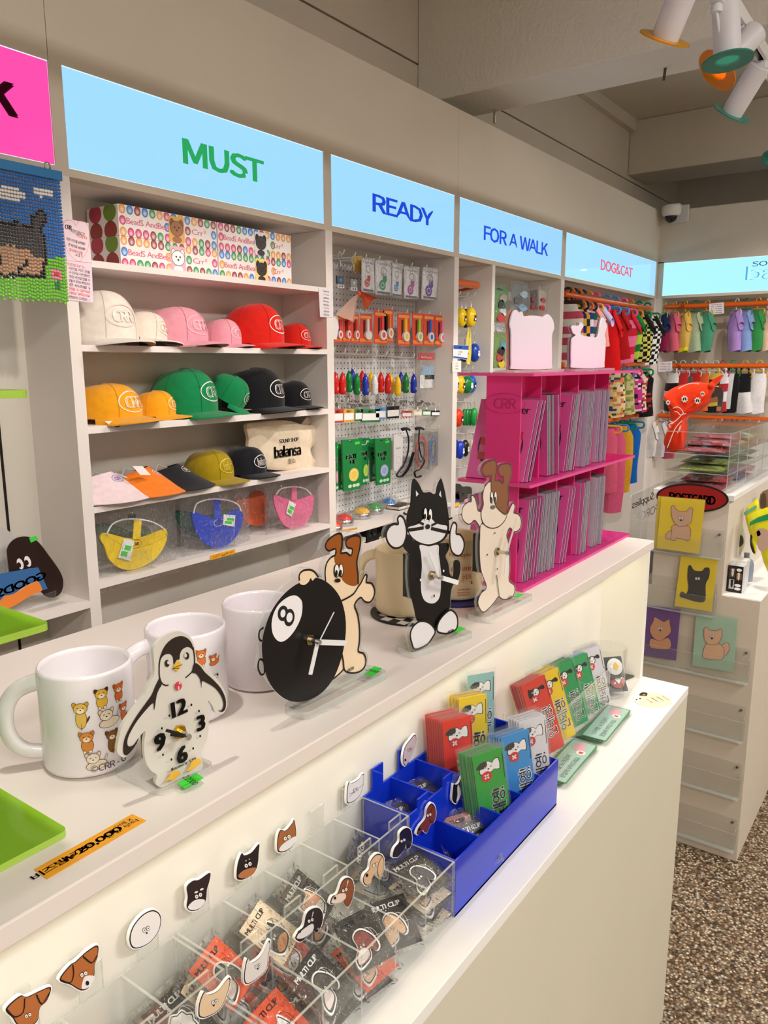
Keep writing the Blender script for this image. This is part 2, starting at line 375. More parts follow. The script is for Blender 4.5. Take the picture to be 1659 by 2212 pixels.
# light boxes
def lightbox(name, label, fr, w, h, col, texts):
    t = thing(name, label, 'sign', fr((w/2, 0), 0), 0)
    m = MB(); m.prism(rrect(0, 0, w, h, .006), fr, -.022, -.004, col); m.build('lit_panel', 'lit', t)
    m = MB()
    for kw in texts: m.text(**kw, fr=fr)
    m.build('lettering', 'lit', t)
    m = MB(); m.stroke([(0, 0), (w, 0), (w, h), (0, h)], .004, fr, -.003, 0xdff3ff, closed=True); m.build('diffuser_edge', 'lit', t)
    return t
SKY = 0x9ad3fb
hS = ZST-ZSB
def sfr(x): return Fr((x, YA, ZSB), (1, 0, 0), (0, 0, 1))
def tx(t, x, y, h, col, **k): return dict(t=t, x=x, y=y, h=h, n=-.002, col=col, **k)
lightbox('lightbox_sign', 'pink lit sign with a black letter K above the bead curtain', sfr(.05), .9347, hS, 0xff4aa5, [tx('K', onY(38, 220, YA).x-.05-.032, .105, .058, 0x2a0510, bold=.06, width=.066)])
lightbox('lightbox_sign', 'pale blue lit sign reading MUST in green letters', sfr(1.0148), .8272, hS, SKY, [tx('MUST', .445, .098, .054, 0x2a9d56, bold=.045, width=.275)])
lightbox('lightbox_sign', 'pale blue lit sign reading READY in blue letters', sfr(1.875), .7078, hS, SKY, [tx('READY', .385, .098, .052, 0x2146c8, bold=.04, width=.36)])
lightbox('lightbox_sign', 'pale blue lit sign reading FOR A WALK in blue letters', sfr(2.6173), .9451, hS, SKY, [tx('FOR A WALK', .49, .098, .052, 0x2650d8, bold=.035, width=.6)])
lightbox('lightbox_sign', 'pale blue lit sign reading DOG&CAT in pink letters', sfr(3.6017), 1.3833, hS, 0xa6e0ff, [tx('DOG&CAT', .71, .098, .05, 0xe8607a, bold=.03, width=.5)])
frb = Fr((XB, 1.515, ZSB), (0, -1, 0), (0, 0, 1))
lightbox('lightbox_sign', 'pale blue lit sign with the SOUND SHOP balansa lettering on the end wall', frb, 3.1, hS-.006, 0xa9ecff,
    [tx('SOUND SHOP', .70, .152, .026, 0x1f3f78, width=.40), tx('balansa', .73, .100, .066, 0x49a7d8, bold=.035, width=.52), dict(t='balansa', x=.73, y=.100, h=.066, n=-.0012, col=0xb4f2ff, bold=.012, width=.50), tx('釜山', .70, .042, .028, 0x1f4f9a, sx=1.1)])

# ------------------------------------------------------------------ shelving units along the wall
SH = [(1.6548, 1.6693), (1.4743, 1.4885), (1.294, 1.3101), (1.1134, 1.1274), (.935, .9482)]
BRD = 0xece4df
def unit(label, x0, x1, shelves, left=None, right=None, back=YK, top=True, zb=.1):
    t = thing('shelving_unit', label, 'shelf', ((x0+x1)/2, (YA+back)/2, 0))
    MB().box(x0, back, 0, x1, back+.012, ZOT+.005, 0xd9d4c8).build('back_panel', 'board', t)
    if top: MB().box(x0, YA+.0455, ZOT+.001, x1, back, ZOT+.014, BRD).build('top_panel', 'board', t)
    for p in (left, right):
        if p: MB().box(p[0], YA, 0, p[1], back, ZOT, BRD).build('side_panel', 'board', t)
    for z0, z1 in shelves: MB().box(x0, YA, z0, x1, back, z1, 0xefe6e2).build('shelf', 'board', t)
    MB().box(x0, YA+.03, 0, x1, YA+.045, zb, BRD).build('kick_board', 'board', t)
    return t
BAY = .745
u0 = unit('tall open wall bay left of the hat shelves, behind the bead curtain', -.6, .9863, [(.897, .913), (.46, .475)], right=(.9863, 1.0143))
MB().box(.905, YK-.0015, .3, .911, YK, 1.8, 0x241f1a).build('back_joint', 'matte', u0)
u1 = unit('white shelving unit of five shelves holding boxes, caps and visors', 1.0143, 1.8442, SH+[(BAY-.014, BAY), (.4, .414)], right=(1.8442, 1.876))
u2 = unit('wall bay with white pegboard hung with pet accessories under the READY sign', 1.876, 2.5857, [(.893, .907), (BAY-.014, BAY)], right=(2.5857, 2.6181))
u3 = unit('narrow and wide wall bays under the FOR A WALK sign, with a divider', 2.6181, 3.5624, [(.85, .864)], right=(3.5624, 3.6017))
MB().box(2.882, YA, 0, 2.906, YK, ZOT, BRD).build('divider', 'board', u3)
u4 = unit('clothes bay with orange rails under the DOG&CAT sign', 3.6017, 5.0, [(.12, .135)], back=1.83, right=(4.985, XB))
t = thing('clothes_bay', 'open end-wall bay with orange rails of small pet clothes', 'shelf', (XB+.2, 0, 0))
MB().box(XB+.34, -1.6, 0, XB+.352, YA+.3, ZOT, 0xcfc6b6).build('back_panel', 'board', t)
MB().box(XB+.0455, -1.6, ZOT+.001, XB+.34, YA, ZOT+.014, BRD).build('top_panel', 'board', t)
MB().box(XB, 1.515, 0, XB+.34, YA, ZOT, BRD).build('side_panel', 'board', t)
MB().box(XB, -1.6, .1, XB+.34, 1.515, .12, BRD).build('shelf', 'board', t)
# pegboards: the holes are flat dark dots, their shade painted on the sheet
def pegboard(parent, x0, x1, z0, z1, y, s=.0192, r=.0026):
    m = MB(); m.box(x0, y-.008, z0, x1, y, z1, 0xdfe0e0); m.build('pegboard', 'board', parent)
    h = MB(); n = 0
    nx, nz = int((x1-x0)/s), int((z1-z0)/s)
    for i in range(nx):
        for j in range(nz):
            if (j+1) % 1 == 0: h.flat(ell(x0+s*(i+.5), z0+s*(j+.5), r, n=6), Fr((0, y-.0083, 0), (1, 0, 0), (0, 0, 1)), 0, 0x17181a)
    h.build('peg_hole_dots', 'matte', parent, kind='stuff')
pegboard(u2, 1.88, 2.582, .92, 1.80, YK-.001)
pegboard(u3, 2.91, 3.3, .9, 1.77, YK-.001)
pegboard(u3, 2.622, 2.88, .9, 1.70, YK-.001)

# ------------------------------------------------------------------ two-tier counter
CU, CL = 1.0896, .7923
XE = 1.582
CT = 0xe6dcd4
cn = thing('display_counter', 'long two-tier white display counter with mugs on top and card trays below', 'counter', (.6, .6, 0))
MB().box(-1.2, .462, 1.0712, XE, .93, CU, CT).build('top_shelf', 'board', cn, bevel=.0015)
MB().box(-1.2, .559, CL, XE-.017, .57, 1.0712, 0xeeeae0).build('niche_back', 'board', cn)
MB().box(XE-.017, .4686, CL, XE, .57, 1.0712, 0xf2efe6).build('end_panel', 'board', cn)
MB().box(-1.2, .3734, CL-.018, XE, .57, CL, 0xf2efea).build('lower_worktop', 'board', cn, bevel=.001)
MB().box(-1.2, .3742, 0, XE-.001, .392, CL-.018, 0xd6d0bc).build('front_panel', 'board', cn)
MB().box(XE-.018, .392, 0, XE-.001, .93, CL-.018, 0xe3dcc8).build('end_panel', 'board', cn)
MB().box(XE-.018, .57, CL-.018, XE-.001, .93, 1.0712, 0xe3dcc8).build('end_panel', 'board', cn)
MB().box(-1.2, .912, 0, XE-.018, .93, 1.0712, 0xe3dcc8).build('rear_panel', 'board', cn)
MB().box(-1.15, .532, 1.0625, XE-.06, .544, 1.0712, 0xfff3d0).build('light_strip', 'lampglow', cn)
# ------------------------------------------------------------------ free-standing island unit behind the counter end
GX = 2.27
GU = onX(1577, 1070, GX); GL = onX(1643, 1300, GX)
ZU, ZL, YU, YL = GU.z, GL.z, GU.y, GL.y
gn = thing('island_unit', 'free-standing white display island with postcard racks on its end', 'display unit', (2.9, .7, 0))
GC = 0xcdbfae
MB().box(GX, YL, 0, 3.9, .77, ZL, 0xd8ccbc).build('base_cabinet', 'board', gn, bevel=.001)
MB().box(GX, YU, ZL, 3.9, .663, ZU-.016, 0xdcd0c2).build('upper_core', 'board', gn)
MB().box(GX-.001, YU-.012, ZU-.016, 3.9, .675, ZU, 0xf0ece8).build('top_board', 'board', gn, bevel=.001)
MB().box(GX+.002, YL-.001, ZL, 3.9, YU, ZL+.002, 0xf6f4f0).build('ledge_top', 'board', gn)

# ------------------------------------------------------------------ track lamps
tk = thing('light_track', 'white ceiling track rail carrying the spot lamps', 'track', (2.2, .545, 2.32))
for y0, y1 in ((.528, .537), (.553, .562)): MB().box(-.6, y0, 2.292, 4.6, y1, 2.325, 0xeef0ee).build('rail_side', 'satin', tk)
MB().box(-.6, .537, 2.312, 4.6, .553, 2.325, 0x2a2f2e).build('rail_channel', 'matte', tk)
for x in (-.3, 1.2, 2.7665+.1, 4.3): MB().tube([(x, .545, 2.325), (x, .545, 2.45 if 2.7 < x < 3 else 2.95)], .005, 0xdddddd).build('hanger_rod', 'metal', tk)
def spot(x, label, tilt, disc, energy=26, side=-1, ang=62, ln=.135):
    """a spot lamp hung beside the rail; tilt = direction the barrel points"""
    d = Vector(tilt).normalized(); piv = Vector((x, .545, 2.255))
    t = thing('track_spot_lamp', label, 'lamp', (x, .545, 2.29))
    MB().box(x-.035, .53, 2.272, x+.035, .56, 2.294, 0xeceef0).build('adapter', 'satin', t, bevel=.003)
    MB().lathe([(.013, 0), (.013, .012), (.008, .02)], (x, .545, 2.252), 0xe8eaec, 16).build('swivel', 'satin', t, smooth=True)
    Mx = d.to_track_quat('Z', 'Y').to_matrix()
    off = Mx @ Vector((.036, 0, 0)); c = piv-d*.03+off
    MB().tube([piv, piv+off*.25+d*.05], .004, 0xe8eaec, n=8).build('arm', 'satin', t, smooth=True)
    MB().lathe([(.0, 0), (.028, 0), (.031, .003), (.031, ln), (.027, ln), (.027, ln-.012)], c, 0xe6e4ea, 32, Mx).build('barrel', 'satin', t, smooth=30)
    e = c+d*ln
    MB().lathe([(.0245, .0), (.058, .0), (.058, .0035), (.0245, .0035)], e-d*.001, disc, 40, Mx).build('colour_disc', 'tinted', t, smooth=30)
    MB().lathe([(0, 0), (.0245, 0), (.0245, .002), (0, .0025)], e-d*.006, 0xfff4e2, 24, Mx).build('lens', 'lampglow', t, smooth=True)
    s_ = lamp('SPOT', 'spot_light', e+d*.006, energy, WARM, aim=e+d*2, spot_size=R(ang), spot_blend=.45, shadow_soft_size=.024)
    return t
TEAL, YEL, ORG = 0x4aa595, 0xf0b400, 0xf09a1e
spot(.35, 'added out-of-view track spot lamp with a teal disc brightening the near end of the counter', (.1, .35, -1), TEAL, 14)  # this and the next two are unseen spots added for more downlight on the counter
spot(.95, 'added out-of-view track spot lamp with an orange disc brightening the mugs', (.25, .75, -.9), ORG, 17)
spot(1.45, 'added out-of-view track spot lamp with a yellow disc brightening the middle of the counter', (-.12, -.2, -1), YEL, 13)
spot(3.3, 'white track spot lamp with a teal disc facing the clothes bay', (.7, .45, -.7), TEAL, 24)
spot(3.75, 'white track spot lamp with a yellow disc facing the end wall', (.9, .2, -.6), YEL, 16)
spot(1.93, 'white track spot lamp with a yellow disc, first over the counter', (.35, .55, -.95), YEL, 20)
spot(2.08, 'white track spot lamp with a teal disc pointing down', (-.05, -.12, -1), TEAL, 22)
spot(2.33, 'white track spot lamp with an orange disc turned towards the wall shelves', (-.55, .62, -.8), ORG, 24)
spot(2.62, 'white track spot lamp without visible disc beyond the orange one', (.3, .6, -.8), TEAL, 26)
# ------------------------------------------------------------------ shared makers for printed and acrylic goods
K = 0x16120f
def vfr(p0, p1, z, off=0.):
    """upright plane standing on the line between two pixels of a level surface, facing the viewer"""
    a, b_ = onZ(*p0, z), onZ(*p1, z); u = (b_-a); u.z = 0; f = Fr(a, u, (0, 0, 1))
    if off: f.o = f.o+f.n*off
    return f
def art(m, fr, items, zo=(0, 0, 1.), n=.0003, dn=.00012, sm=3):
    """layers of flat print: ('f',colour,pts) fill, ('p',..) straight-edged fill, ('s',colour,width,pts) line, ('e',colour,cx,cy,rx,ry,rot) ellipse; points are photo pixels of a zoom, or plain if zo is None"""
    cv = (lambda q: fr.px(q, *zo)) if zo else (lambda q: q)
    for it in items:
        k, c = it[0], it[1]
        if k == 'f': m.flat(cv(smoothpts(it[2], sm)), fr, n, c)
        elif k == 'p': m.flat(cv(it[2]), fr, n, c)
        elif k == 's': m.stroke(cv(smoothpts(it[3], sm, False)), it[2], fr, n, c)
        elif k == 'o': m.stroke(cv(smoothpts(it[3], sm)), it[2], fr, n, c, closed=True)
        elif k == 'e': m.flat(cv(ell(it[2], it[3], it[4], it[5], 20, it[6] if len(it) > 6 else 0)), fr, n, c)
        elif k == 't':
            p = cv([it[3]])[0]; m.text(it[2], fr, p[0], p[1], it[4], n, c, **(it[5] if len(it) > 5 else {}))
        n += dn
    return n
def slab(parent, outline, fr, n0, n1, mat='acrylic', name='acrylic_plate', rim='acrylic_edge'):
    N = len(outline)
    if sum(outline[i-1][0]*outline[i][1]-outline[i][0]*outline[i-1][1] for i in range(N)) < 0: outline = outline[::-1]
    m = MB(); m.flat(outline, fr, n0, 0xffffff); m.flat(outline, fr, n1, 0xffffff); o = m.build(name, mat, parent)
    m = MB(); vs = [fr(p, n0) for p in outline]+[fr(p, n1) for p in outline]
    m.add(vs, [(i, (i+1) % N, N+(i+1) % N, N+i) for i in range(N)], 0xffffff); m.build(name.replace('plate', 'rim') if 'plate' in name else name+'_rim', rim, parent, smooth=30)
    return o
def zfr(o, u): return Fr(o, u, Vector((0, 0, 1)).cross(Vector(u)))
def sticker(parent, px, zo, z, txt='', name='price_sticker'):
    P = [onZ(zo[0]+a/zo[2], zo[1]+b/zo[2], z) for a, b in px]; f = zfr(P[0], P[1]-P[0]); q = [f.inv(p) for p in P]
    m = MB(); m.prism(q, f, 0, .0004, 0x3fd53f)
    if txt:
        cx = sum(p[0] for p in q)/4; cy = sum(p[1] for p in q)/4; m.text(txt, f, cx, cy, .006, .0006, 0x1e5a1e)
    m.build(name, 'paper', parent)
def clock_hands(parent, fr, zo, nut, hub, hands, depth, nutcol=0xb9a789, boxw=.028):
    f2 = Fr(fr.o+fr.n*depth, fr.u, fr.v)
    c0 = fr(fr.px([nut], *zo)[0]); c1 = f2(f2.px([hub], *zo)[0])
    MB().tube([c0, c0+fr.n*.0035], .0062, nutcol, n=6).build('nut', 'metal', parent)
    MB().tube([c0, c0+fr.n*(depth+.001)], .0026, 0xcfc4b0, n=12).build('shaft', 'metal', parent, smooth=True)
    m = MB(); m.tube([f2.o*0+c0+fr.n*(depth-.001), c0+fr.n*(depth+.0035)], [.0035, .0028], 0xe8e8ee, n=12); m.build('hub_cap', 'metal', parent, smooth=True)
    hc = fr.px([nut], *zo)[0]
    for col, w, tip in hands:
        # hands turn about the shaft: direction and length from the photo, measured from the hub
        p = f2.px([hub, tip], *zo); d = Vector((p[1][0]-p[0][0], p[1][1]-p[0][1])); q = Vector((-d.y, d.x)).normalized()*w/2; o = Vector(hc)
        m = MB(); m.prism([tuple(o-q), tuple(o+d-q), tuple(o+d*1.01), tuple(o+d+q), tuple(o+q)], fr, depth, depth+.0006, col); m.build('hand', 'satin', parent); depth += .0008
    b0 = Vector(hc); m = MB(); m.fbox(fr, b0.x-boxw, b0.y-boxw, b0.x+boxw, b0.y+boxw, -.022, -.0042, 0x1a1a1c); m.build('movement_box', 'satin', parent, bevel=.002)
def stand_bar(parent, fr, u0, u1, d=.017, h=.0085):
    g = Fr(fr(((u0+u1)/2, 0)), fr.u, Vector((0, 0, 1)).cross(fr.u)); g.o.z = CU
    slab(parent, rrect(-(u1-u0)/2, -d, (u1-u0)/2, d, .008), g, .0003, h, name='stand_base')

# ------------------------------------------------------------------ billiard-ball clock with a dog
zo = (540, 1130, 5.027)
fr = vfr((649, 1524), (797, 1450), CU+.009)
t = thing('acrylic_clock', 'acrylic clock of a brown-eared dog leaning on a black eight ball', 'clock', onZ(720, 1490, CU), 0, 'acrylic animal clocks')
sil = [(770, 240), (790, 180), (860, 120), (940, 85), (1000, 105), (1022, 165), (1040, 125), (1100, 95), (1170, 100), (1215, 140), (1225, 230), (1195, 420), (1200, 560), (1240, 520), (1280, 545), (1290, 610), (1340, 640), (1375, 730), (1350, 830), (1290, 890), (1200, 865), (1165, 900), (1205, 1040), (1215, 1200), (1210, 1360), (1270, 1410), (1285, 1500), (1255, 1590), (1290, 1625), (1120, 1720), (900, 1830), (700, 1930), (560, 1990), (400, 1930), (240, 1780), (150, 1640), (90, 1610), (75, 1540), (98, 1430), (85, 1250), (95, 1150), (140, 1020), (200, 890), (300, 750), (400, 660), (470, 600), (480, 540), (540, 490), (640, 485), (730, 530), (785, 590), (775, 520), (790, 430), (830, 350), (800, 330), (760, 290)]
slab(t, fr.px(smoothpts(sil, 2), *zo), fr, -.004, 0)
CR, BR_ = 0xf0d7b6, 0x9a5216
head = [(812, 640), (806, 520), (825, 430), (870, 370), (930, 345), (990, 318), (1090, 350), (1150, 420), (1165, 560), (1165, 660), (1130, 740), (1060, 800), (985, 840), (900, 790), (840, 720)]
tors = [(985, 840), (1060, 803), (1120, 760), (1165, 690), (1200, 640), (1238, 562), (1262, 572), (1255, 640), (1310, 650), (1345, 720), (1335, 800), (1290, 858), (1230, 845), (1190, 805), (1127, 885), (1160, 990), (1180, 1130), (1180, 1280), (1167, 1388), (1222, 1410), (1250, 1480), (1235, 1560), (1180, 1610), (1100, 1625), (1020, 1600), (1005, 1500), (980, 1380), (940, 1250), (950, 1000)]
ear1 = [(975, 345), (918, 345), (918, 278), (850, 300), (812, 268), (815, 220), (850, 170), (920, 122), (968, 110), (992, 145), (992, 240), (980, 322)]
ear2 = [(915, 345), (978, 322), (1035, 318), (1088, 350), (1102, 280), (1060, 270), (1033, 238), (1040, 180), (1090, 145), (1160, 135), (1192, 172), (1182, 280), (1152, 420), (1165, 560), (1155, 670), (1080, 675), (1010, 632), (975, 560), (940, 470), (915, 420)]
ball = [(1025, 1130), (1010, 960), (960, 800), (870, 680), (770, 610), (680, 590), (560, 625), (440, 690), (320, 800), (210, 960), (140, 1150), (110, 1330), (130, 1530), (180, 1700), (270, 1830), (400, 1920), (540, 1935), (680, 1890), (800, 1800), (900, 1660), (970, 1480), (1010, 1300)]
m = MB(); lw = .0021
art(m, fr, [('f', CR, [(985, 1400), (1018, 1585), (940, 1660), (850, 1722), (900, 1560)]), ('s', K, lw, [(1018, 1585), (940, 1660), (850, 1722), (760, 1790)]),
 ('f', CR, tors), ('f', CR, head), ('f', BR_, ear1), ('f', BR_, ear2),
 ('o', K, lw, [(80, 1560), (95, 1480), (140, 1500), (150, 1620), (110, 1640)]), ('s', K, lw, [(140, 1130), (95, 1170), (90, 1250), (120, 1280)]),
 ('s', K, lw, [(812, 640), (806, 520), (825, 430), (870, 370), (918, 342), (918, 278), (850, 300), (812, 268), (815, 220), (850, 170), (920, 122), (968, 110), (992, 145), (992, 240), (980, 322), (1035, 318), (1088, 350), (1102, 280), (1060, 270), (1033, 238), (1040, 180), (1090, 145), (1160, 135), (1192, 172), (1182, 280), (1152, 420), (1165, 560), (1165, 660)]),
 ('s', K, lw, [(985, 840), (1060, 803), (1120, 760), (1165, 690), (1200, 640), (1238, 562), (1262, 572), (1255, 640), (1310, 650), (1345, 720), (1335, 800), (1290, 858), (1230, 845), (1190, 805), (1127, 885), (1160, 990), (1180, 1130), (1180, 1280), (1167, 1388), (1222, 1410), (1250, 1480), (1235, 1560), (1180, 1610), (1100, 1625), (1020, 1600), (1005, 1500), (985, 1400)]),
 ('e', K, 930, 515, 32, 76), ('e', K, 975, 512, 30, 74), ('e', 0xf4f0ea, 930, 512, 22, 64), ('e', 0xf4f0ea, 975, 508, 20, 62), ('e', K, 924, 540, 14, 34), ('e', K, 968, 536, 14, 34), ('e', K, 937, 618, 32, 22),
 ('f', 0x08080a, ball),
 ('f', 0xf1eef0, [(550, 880), (530, 820), (470, 780), (390, 800), (300, 870), (240, 970), (215, 1090), (230, 1200), (280, 1270), (340, 1280), (420, 1220), (490, 1120), (540, 1000)]),
 ('e', 0x1d1d22, 338, 975, 57, 85, .12), ('e', 0x1d1d22, 406, 1020, 57, 96, .12), ('e', 0xf1eef0, 336, 975, 27, 44, .12), ('e', 0xf1eef0, 406, 1018, 33, 54, .12),
 ('f', CR, [(515, 640), (510, 560), (545, 518), (610, 502), (670, 520), (715, 575), (690, 582), (655, 620), (635, 585), (615, 630), (570, 665), (530, 660)]),
 ('s', K, lw, [(512, 620), (510, 560), (545, 515), (610, 500), (670, 520), (720, 585)]),
 ('t', K, '©CRR', (1070, 1578), .0035, dict(bold=.03))], zo)
m.build('print', 'print', t)
clock_hands(t, fr, zo, (632, 1262), (720, 1278), [(0xe9e9ea, .0058, (640, 1630)), (0xe9e9ea, .0058, (1025, 1288)), (0xe9e9ea, .0012, (885, 950))], .013)
L_ = fr.px([(560, 1990), (1290, 1625)], *zo); stand_bar(t, fr, L_[0][0]-.012, L_[1][0]+.016)
sticker(t, [(1245, 1640), (1340, 1665), (1435, 1580), (1350, 1555)], zo, CU+.0088, '25000')

# ------------------------------------------------------------------ cat clock
zo = (810, 1010, 5.267)
fr = vfr((893, 1395), (990, 1362), CU+.009)
t = thing('acrylic_clock', 'acrylic clock of a black and white cat with raised thumbs', 'clock', onZ(935, 1385, CU), 0, 'acrylic animal clocks')
G = 0xe2e0e3
headb = [(395, 420), (405, 250), (422, 140), (450, 128), (500, 190), (548, 280), (620, 277), (678, 300), (700, 210), (735, 132), (758, 140), (797, 290), (822, 450), (840, 600), (836, 720), (800, 805), (720, 865), (610, 890), (490, 868), (410, 800), (368, 720), (353, 600), (365, 500)]
bodyb = [(480, 860), (740, 860), (835, 862), (834, 940), (800, 1010), (832, 1090), (848, 1200), (880, 1240), (890, 1180), (890, 1090), (905, 1055), (945, 1055), (968, 1100), (965, 1200), (935, 1290), (890, 1330), (865, 1400), (855, 1500), (845, 1610), (790, 1700), (690, 1862), (670, 1855), (600, 1765), (480, 1745), (440, 1600), (405, 1450), (385, 1250), (385, 1050), (390, 990), (310, 890), (345, 800), (380, 760)]
hl = [(250, 640), (240, 580), (270, 545), (308, 572), (332, 640), (345, 720), (335, 800), (300, 880), (230, 915), (165, 890), (120, 820), (113, 740), (150, 670), (200, 640)]
hr = [(840, 720), (862, 640), (890, 622), (912, 660), (906, 748), (950, 758), (990, 820), (997, 900), (965, 980), (920, 1000), (862, 960), (838, 880), (833, 790)]
fl_ = [(495, 1742), (580, 1752), (640, 1800), (667, 1860), (640, 1920), (570, 2010), (440, 2062), (400, 1990), (383, 1890), (418, 1800)]
fR_ = [(840, 1615), (900, 1660), (922, 1740), (905, 1830), (830, 1872), (770, 1882), (690, 1857), (700, 1760), (762, 1670)]
sil = [(395, 400), (400, 230), (415, 130), (450, 112), (510, 180), (555, 268), (620, 263), (672, 285), (690, 200), (730, 118), (765, 125), (808, 280), (832, 440), (852, 590), (880, 600), (915, 640), (925, 740), (975, 750), (1010, 830), (1012, 920), (975, 1000), (910, 1020), (845, 975), (815, 1010), (850, 1090), (868, 1190), (880, 1060), (940, 1035), (985, 1090), (985, 1200), (950, 1310), (885, 1400), (870, 1500), (858, 1600), (920, 1645), (942, 1740), (920, 1850), (930, 1875), (700, 1990), (450, 2100), (400, 2060), (372, 1950), (372, 1850), (420, 1770), (470, 1720), (425, 1600), (390, 1450), (368, 1250), (368, 1060), (372, 1000), (295, 905), (220, 935), (150, 905), (102, 820), (98, 730), (140, 655), (225, 620), (228, 560), (270, 527), (325, 560), (345, 620), (345, 500)]
slab(t, fr.px(smoothpts(sil, 2), *zo), fr, -.004, 0)
m = MB(); lw = .0026
art(m, fr, [('f', 0x0b0a0c, bodyb), ('f', 0x0b0a0c, headb),
 ('f', G, [(505, 880), (610, 896), (715, 880), (722, 980), (740, 1120), (748, 1300), (735, 1460), (690, 1530), (630, 1545), (560, 1510), (525, 1420), (520, 1280), (530, 1120), (520, 980)]),
 ('f', G, [(372, 682), (470, 650), (520, 612), (545, 585), (565, 600), (590, 592), (618, 600), (640, 582), (682, 625), (745, 650), (815, 665), (805, 740), (762, 810), (692, 850), (610, 872), (520, 855), (440, 810), (392, 750)]),
 ('p', G, [(460, 258), (492, 302), (463, 330)]), ('p', G, [(740, 262), (752, 342), (722, 310)]),
 ('s', K, .0042, [(330, 716), (440, 702), (548, 684)]), ('s', K, .0042, [(632, 690), (740, 716), (865, 742)]), ('s', K, .003, [(495, 618), (548, 646)]), ('s', K, .003, [(635, 657), (705, 622)]), ('s', K, .0025, [(312, 512), (350, 535)]), ('s', K, .0025, [(830, 585), (870, 572)]),
 ('e', K, 590, 670, 27, 28), ('e', 0xf6f4f0, 563, 530, 18, 70), ('e', 0xf6f4f0, 618, 538, 18, 70), ('e', K, 556, 552, 12, 30), ('e', K, 610, 560, 12, 30),
 ('f', G, hl), ('o', K, lw, hl), ('f', G, hr), ('o', K, lw, hr), ('f', G, fl_), ('o', K, lw, fl_), ('f', G, fR_), ('o', K, lw, fR_),
 ('e', 0xe8e8e8, 760, 1170, 9, 14), ('e', 0xe8e8e8, 497, 1272, 9, 15), ('e', K, 651, 1452, 8, 16), ('t', K, '©CRR', (840, 1852), .0035, dict(bold=.03))], zo)
m.build('print', 'print', t)
clock_hands(t, fr, zo, (636, 1220), (725, 1236), [(0xe6e6e8, .0052, (605, 950)), (0xf2f2f2, .006, (925, 1296)), (0xd8d8d8, .0011, (682, 885))], .016)
L_ = fr.px([(420, 2100), (1000, 1840)], *zo); stand_bar(t, fr, L_[0][0]-.014, L_[1][0]+.004)
sticker(t, [(870, 1860), (940, 1880), (1030, 1830), (950, 1808)], zo, CU+.0088)

# ------------------------------------------------------------------ thumbs-up dog clock
zo = (980, 970, 5.82)
fr = vfr((1043, 1322), (1120, 1285), CU+.009)
t = thing('acrylic_clock', 'acrylic clock of a cream dog paled by painted glare, with brown ears and both thumbs up', 'clock', onZ(1085, 1308, CU), 0, 'acrylic animal clocks')
CR_GLARE, BR2 = 0xeadccb, 0x8d5b3d; G2 = 0x4a3f3c  # cream is lightened to carry the glare on the plate
head = [(462, 405), (410, 440), (375, 500), (360, 600), (368, 700), (340, 790), (345, 880), (380, 950), (440, 988), (510, 992), (580, 960), (640, 890), (668, 800), (680, 600), (600, 420)]
bod = [(345, 940), (325, 1100), (320, 1250), (325, 1400), (345, 1550), (410, 1735), (350, 1800), (310, 1880), (305, 1960), (360, 2050), (430, 2010), (510, 1920), (560, 1857), (620, 1890), (720, 1870), (762, 1790), (755, 1710), (690, 1650), (700, 1500), (695, 1300), (680, 1160), (662, 1080), (700, 990), (760, 1040), (820, 1010), (845, 930), (835, 860), (800, 815), (750, 800), (765, 720), (745, 677), (715, 720), (680, 800), (600, 900), (500, 960)]
arm = [(345, 800), (302, 772), (280, 660), (250, 590), (220, 590), (220, 660), (180, 665), (120, 720), (100, 800), (110, 880), (160, 935), (210, 940), (265, 895), (350, 1000)]
ears = [(462, 400), (465, 330), (400, 345), (355, 300), (350, 240), (400, 170), (480, 140), (520, 150), (535, 230), (515, 392), (560, 390), (610, 432), (620, 350), (580, 340), (555, 280), (560, 220), (610, 190), (680, 185), (715, 230), (710, 340), (675, 480), (682, 600), (665, 740), (650, 820), (590, 790), (520, 710), (500, 600), (466, 530)]
sil = [(440, 400), (440, 350), (380, 350), (335, 300), (335, 230), (390, 155), (480, 120), (535, 140), (550, 200), (600, 175), (690, 170), (732, 225), (725, 350), (690, 480), (700, 600), (690, 720), (720, 680), (750, 660), (785, 720), (770, 790), (820, 800), (860, 860), (865, 940), (835, 1030), (760, 1060), (705, 1030), (685, 1080), (700, 1160), (715, 1300), (720, 1500), (708, 1640), (775, 1700), (785, 1800), (760, 1870), (560, 1960), (400, 2080), (345, 2080), (290, 1970), (295, 1870), (335, 1790), (390, 1730), (325, 1550), (305, 1400), (300, 1250), (305, 1100), (315, 1000), (260, 925), (210, 958), (150, 950), (95, 890), (85, 790), (110, 705), (180, 650), (205, 650), (205, 580), (250, 572), (295, 650), (318, 755), (350, 690), (342, 600), (360, 490)]
slab(t, fr.px(smoothpts(sil, 2), *zo), fr, -.004, 0)
m = MB(); lw = .0017
art(m, fr, [('f', CR_GLARE, arm), ('o', G2, lw, arm), ('f', CR_GLARE, bod), ('o', G2, lw, bod), ('f', CR_GLARE, head), ('o', G2, lw, head), ('f', BR2, ears), ('o', G2, lw, ears),
 ('e', G2, 468, 608, 21, 78), ('e', G2, 515, 605, 21, 78), ('e', 0xf4f0ea, 469, 605, 14, 66), ('e', 0xf4f0ea, 515, 602, 14, 66), ('e', G2, 462, 635, 12, 34), ('e', G2, 508, 632, 12, 34), ('e', 0x6d6764, 480, 728, 29, 25),
 ('s', G2, lw, [(525, 1580), (540, 1700), (560, 1857)]), ('e', K, 502, 1053, 6, 12), ('e', K, 407, 1325, 6, 13), ('e', K, 532, 1503, 6, 12), ('t', K, '©CRR', (690, 1858), .0033, dict(bold=.03))], zo)
m.build('print', 'print', t)
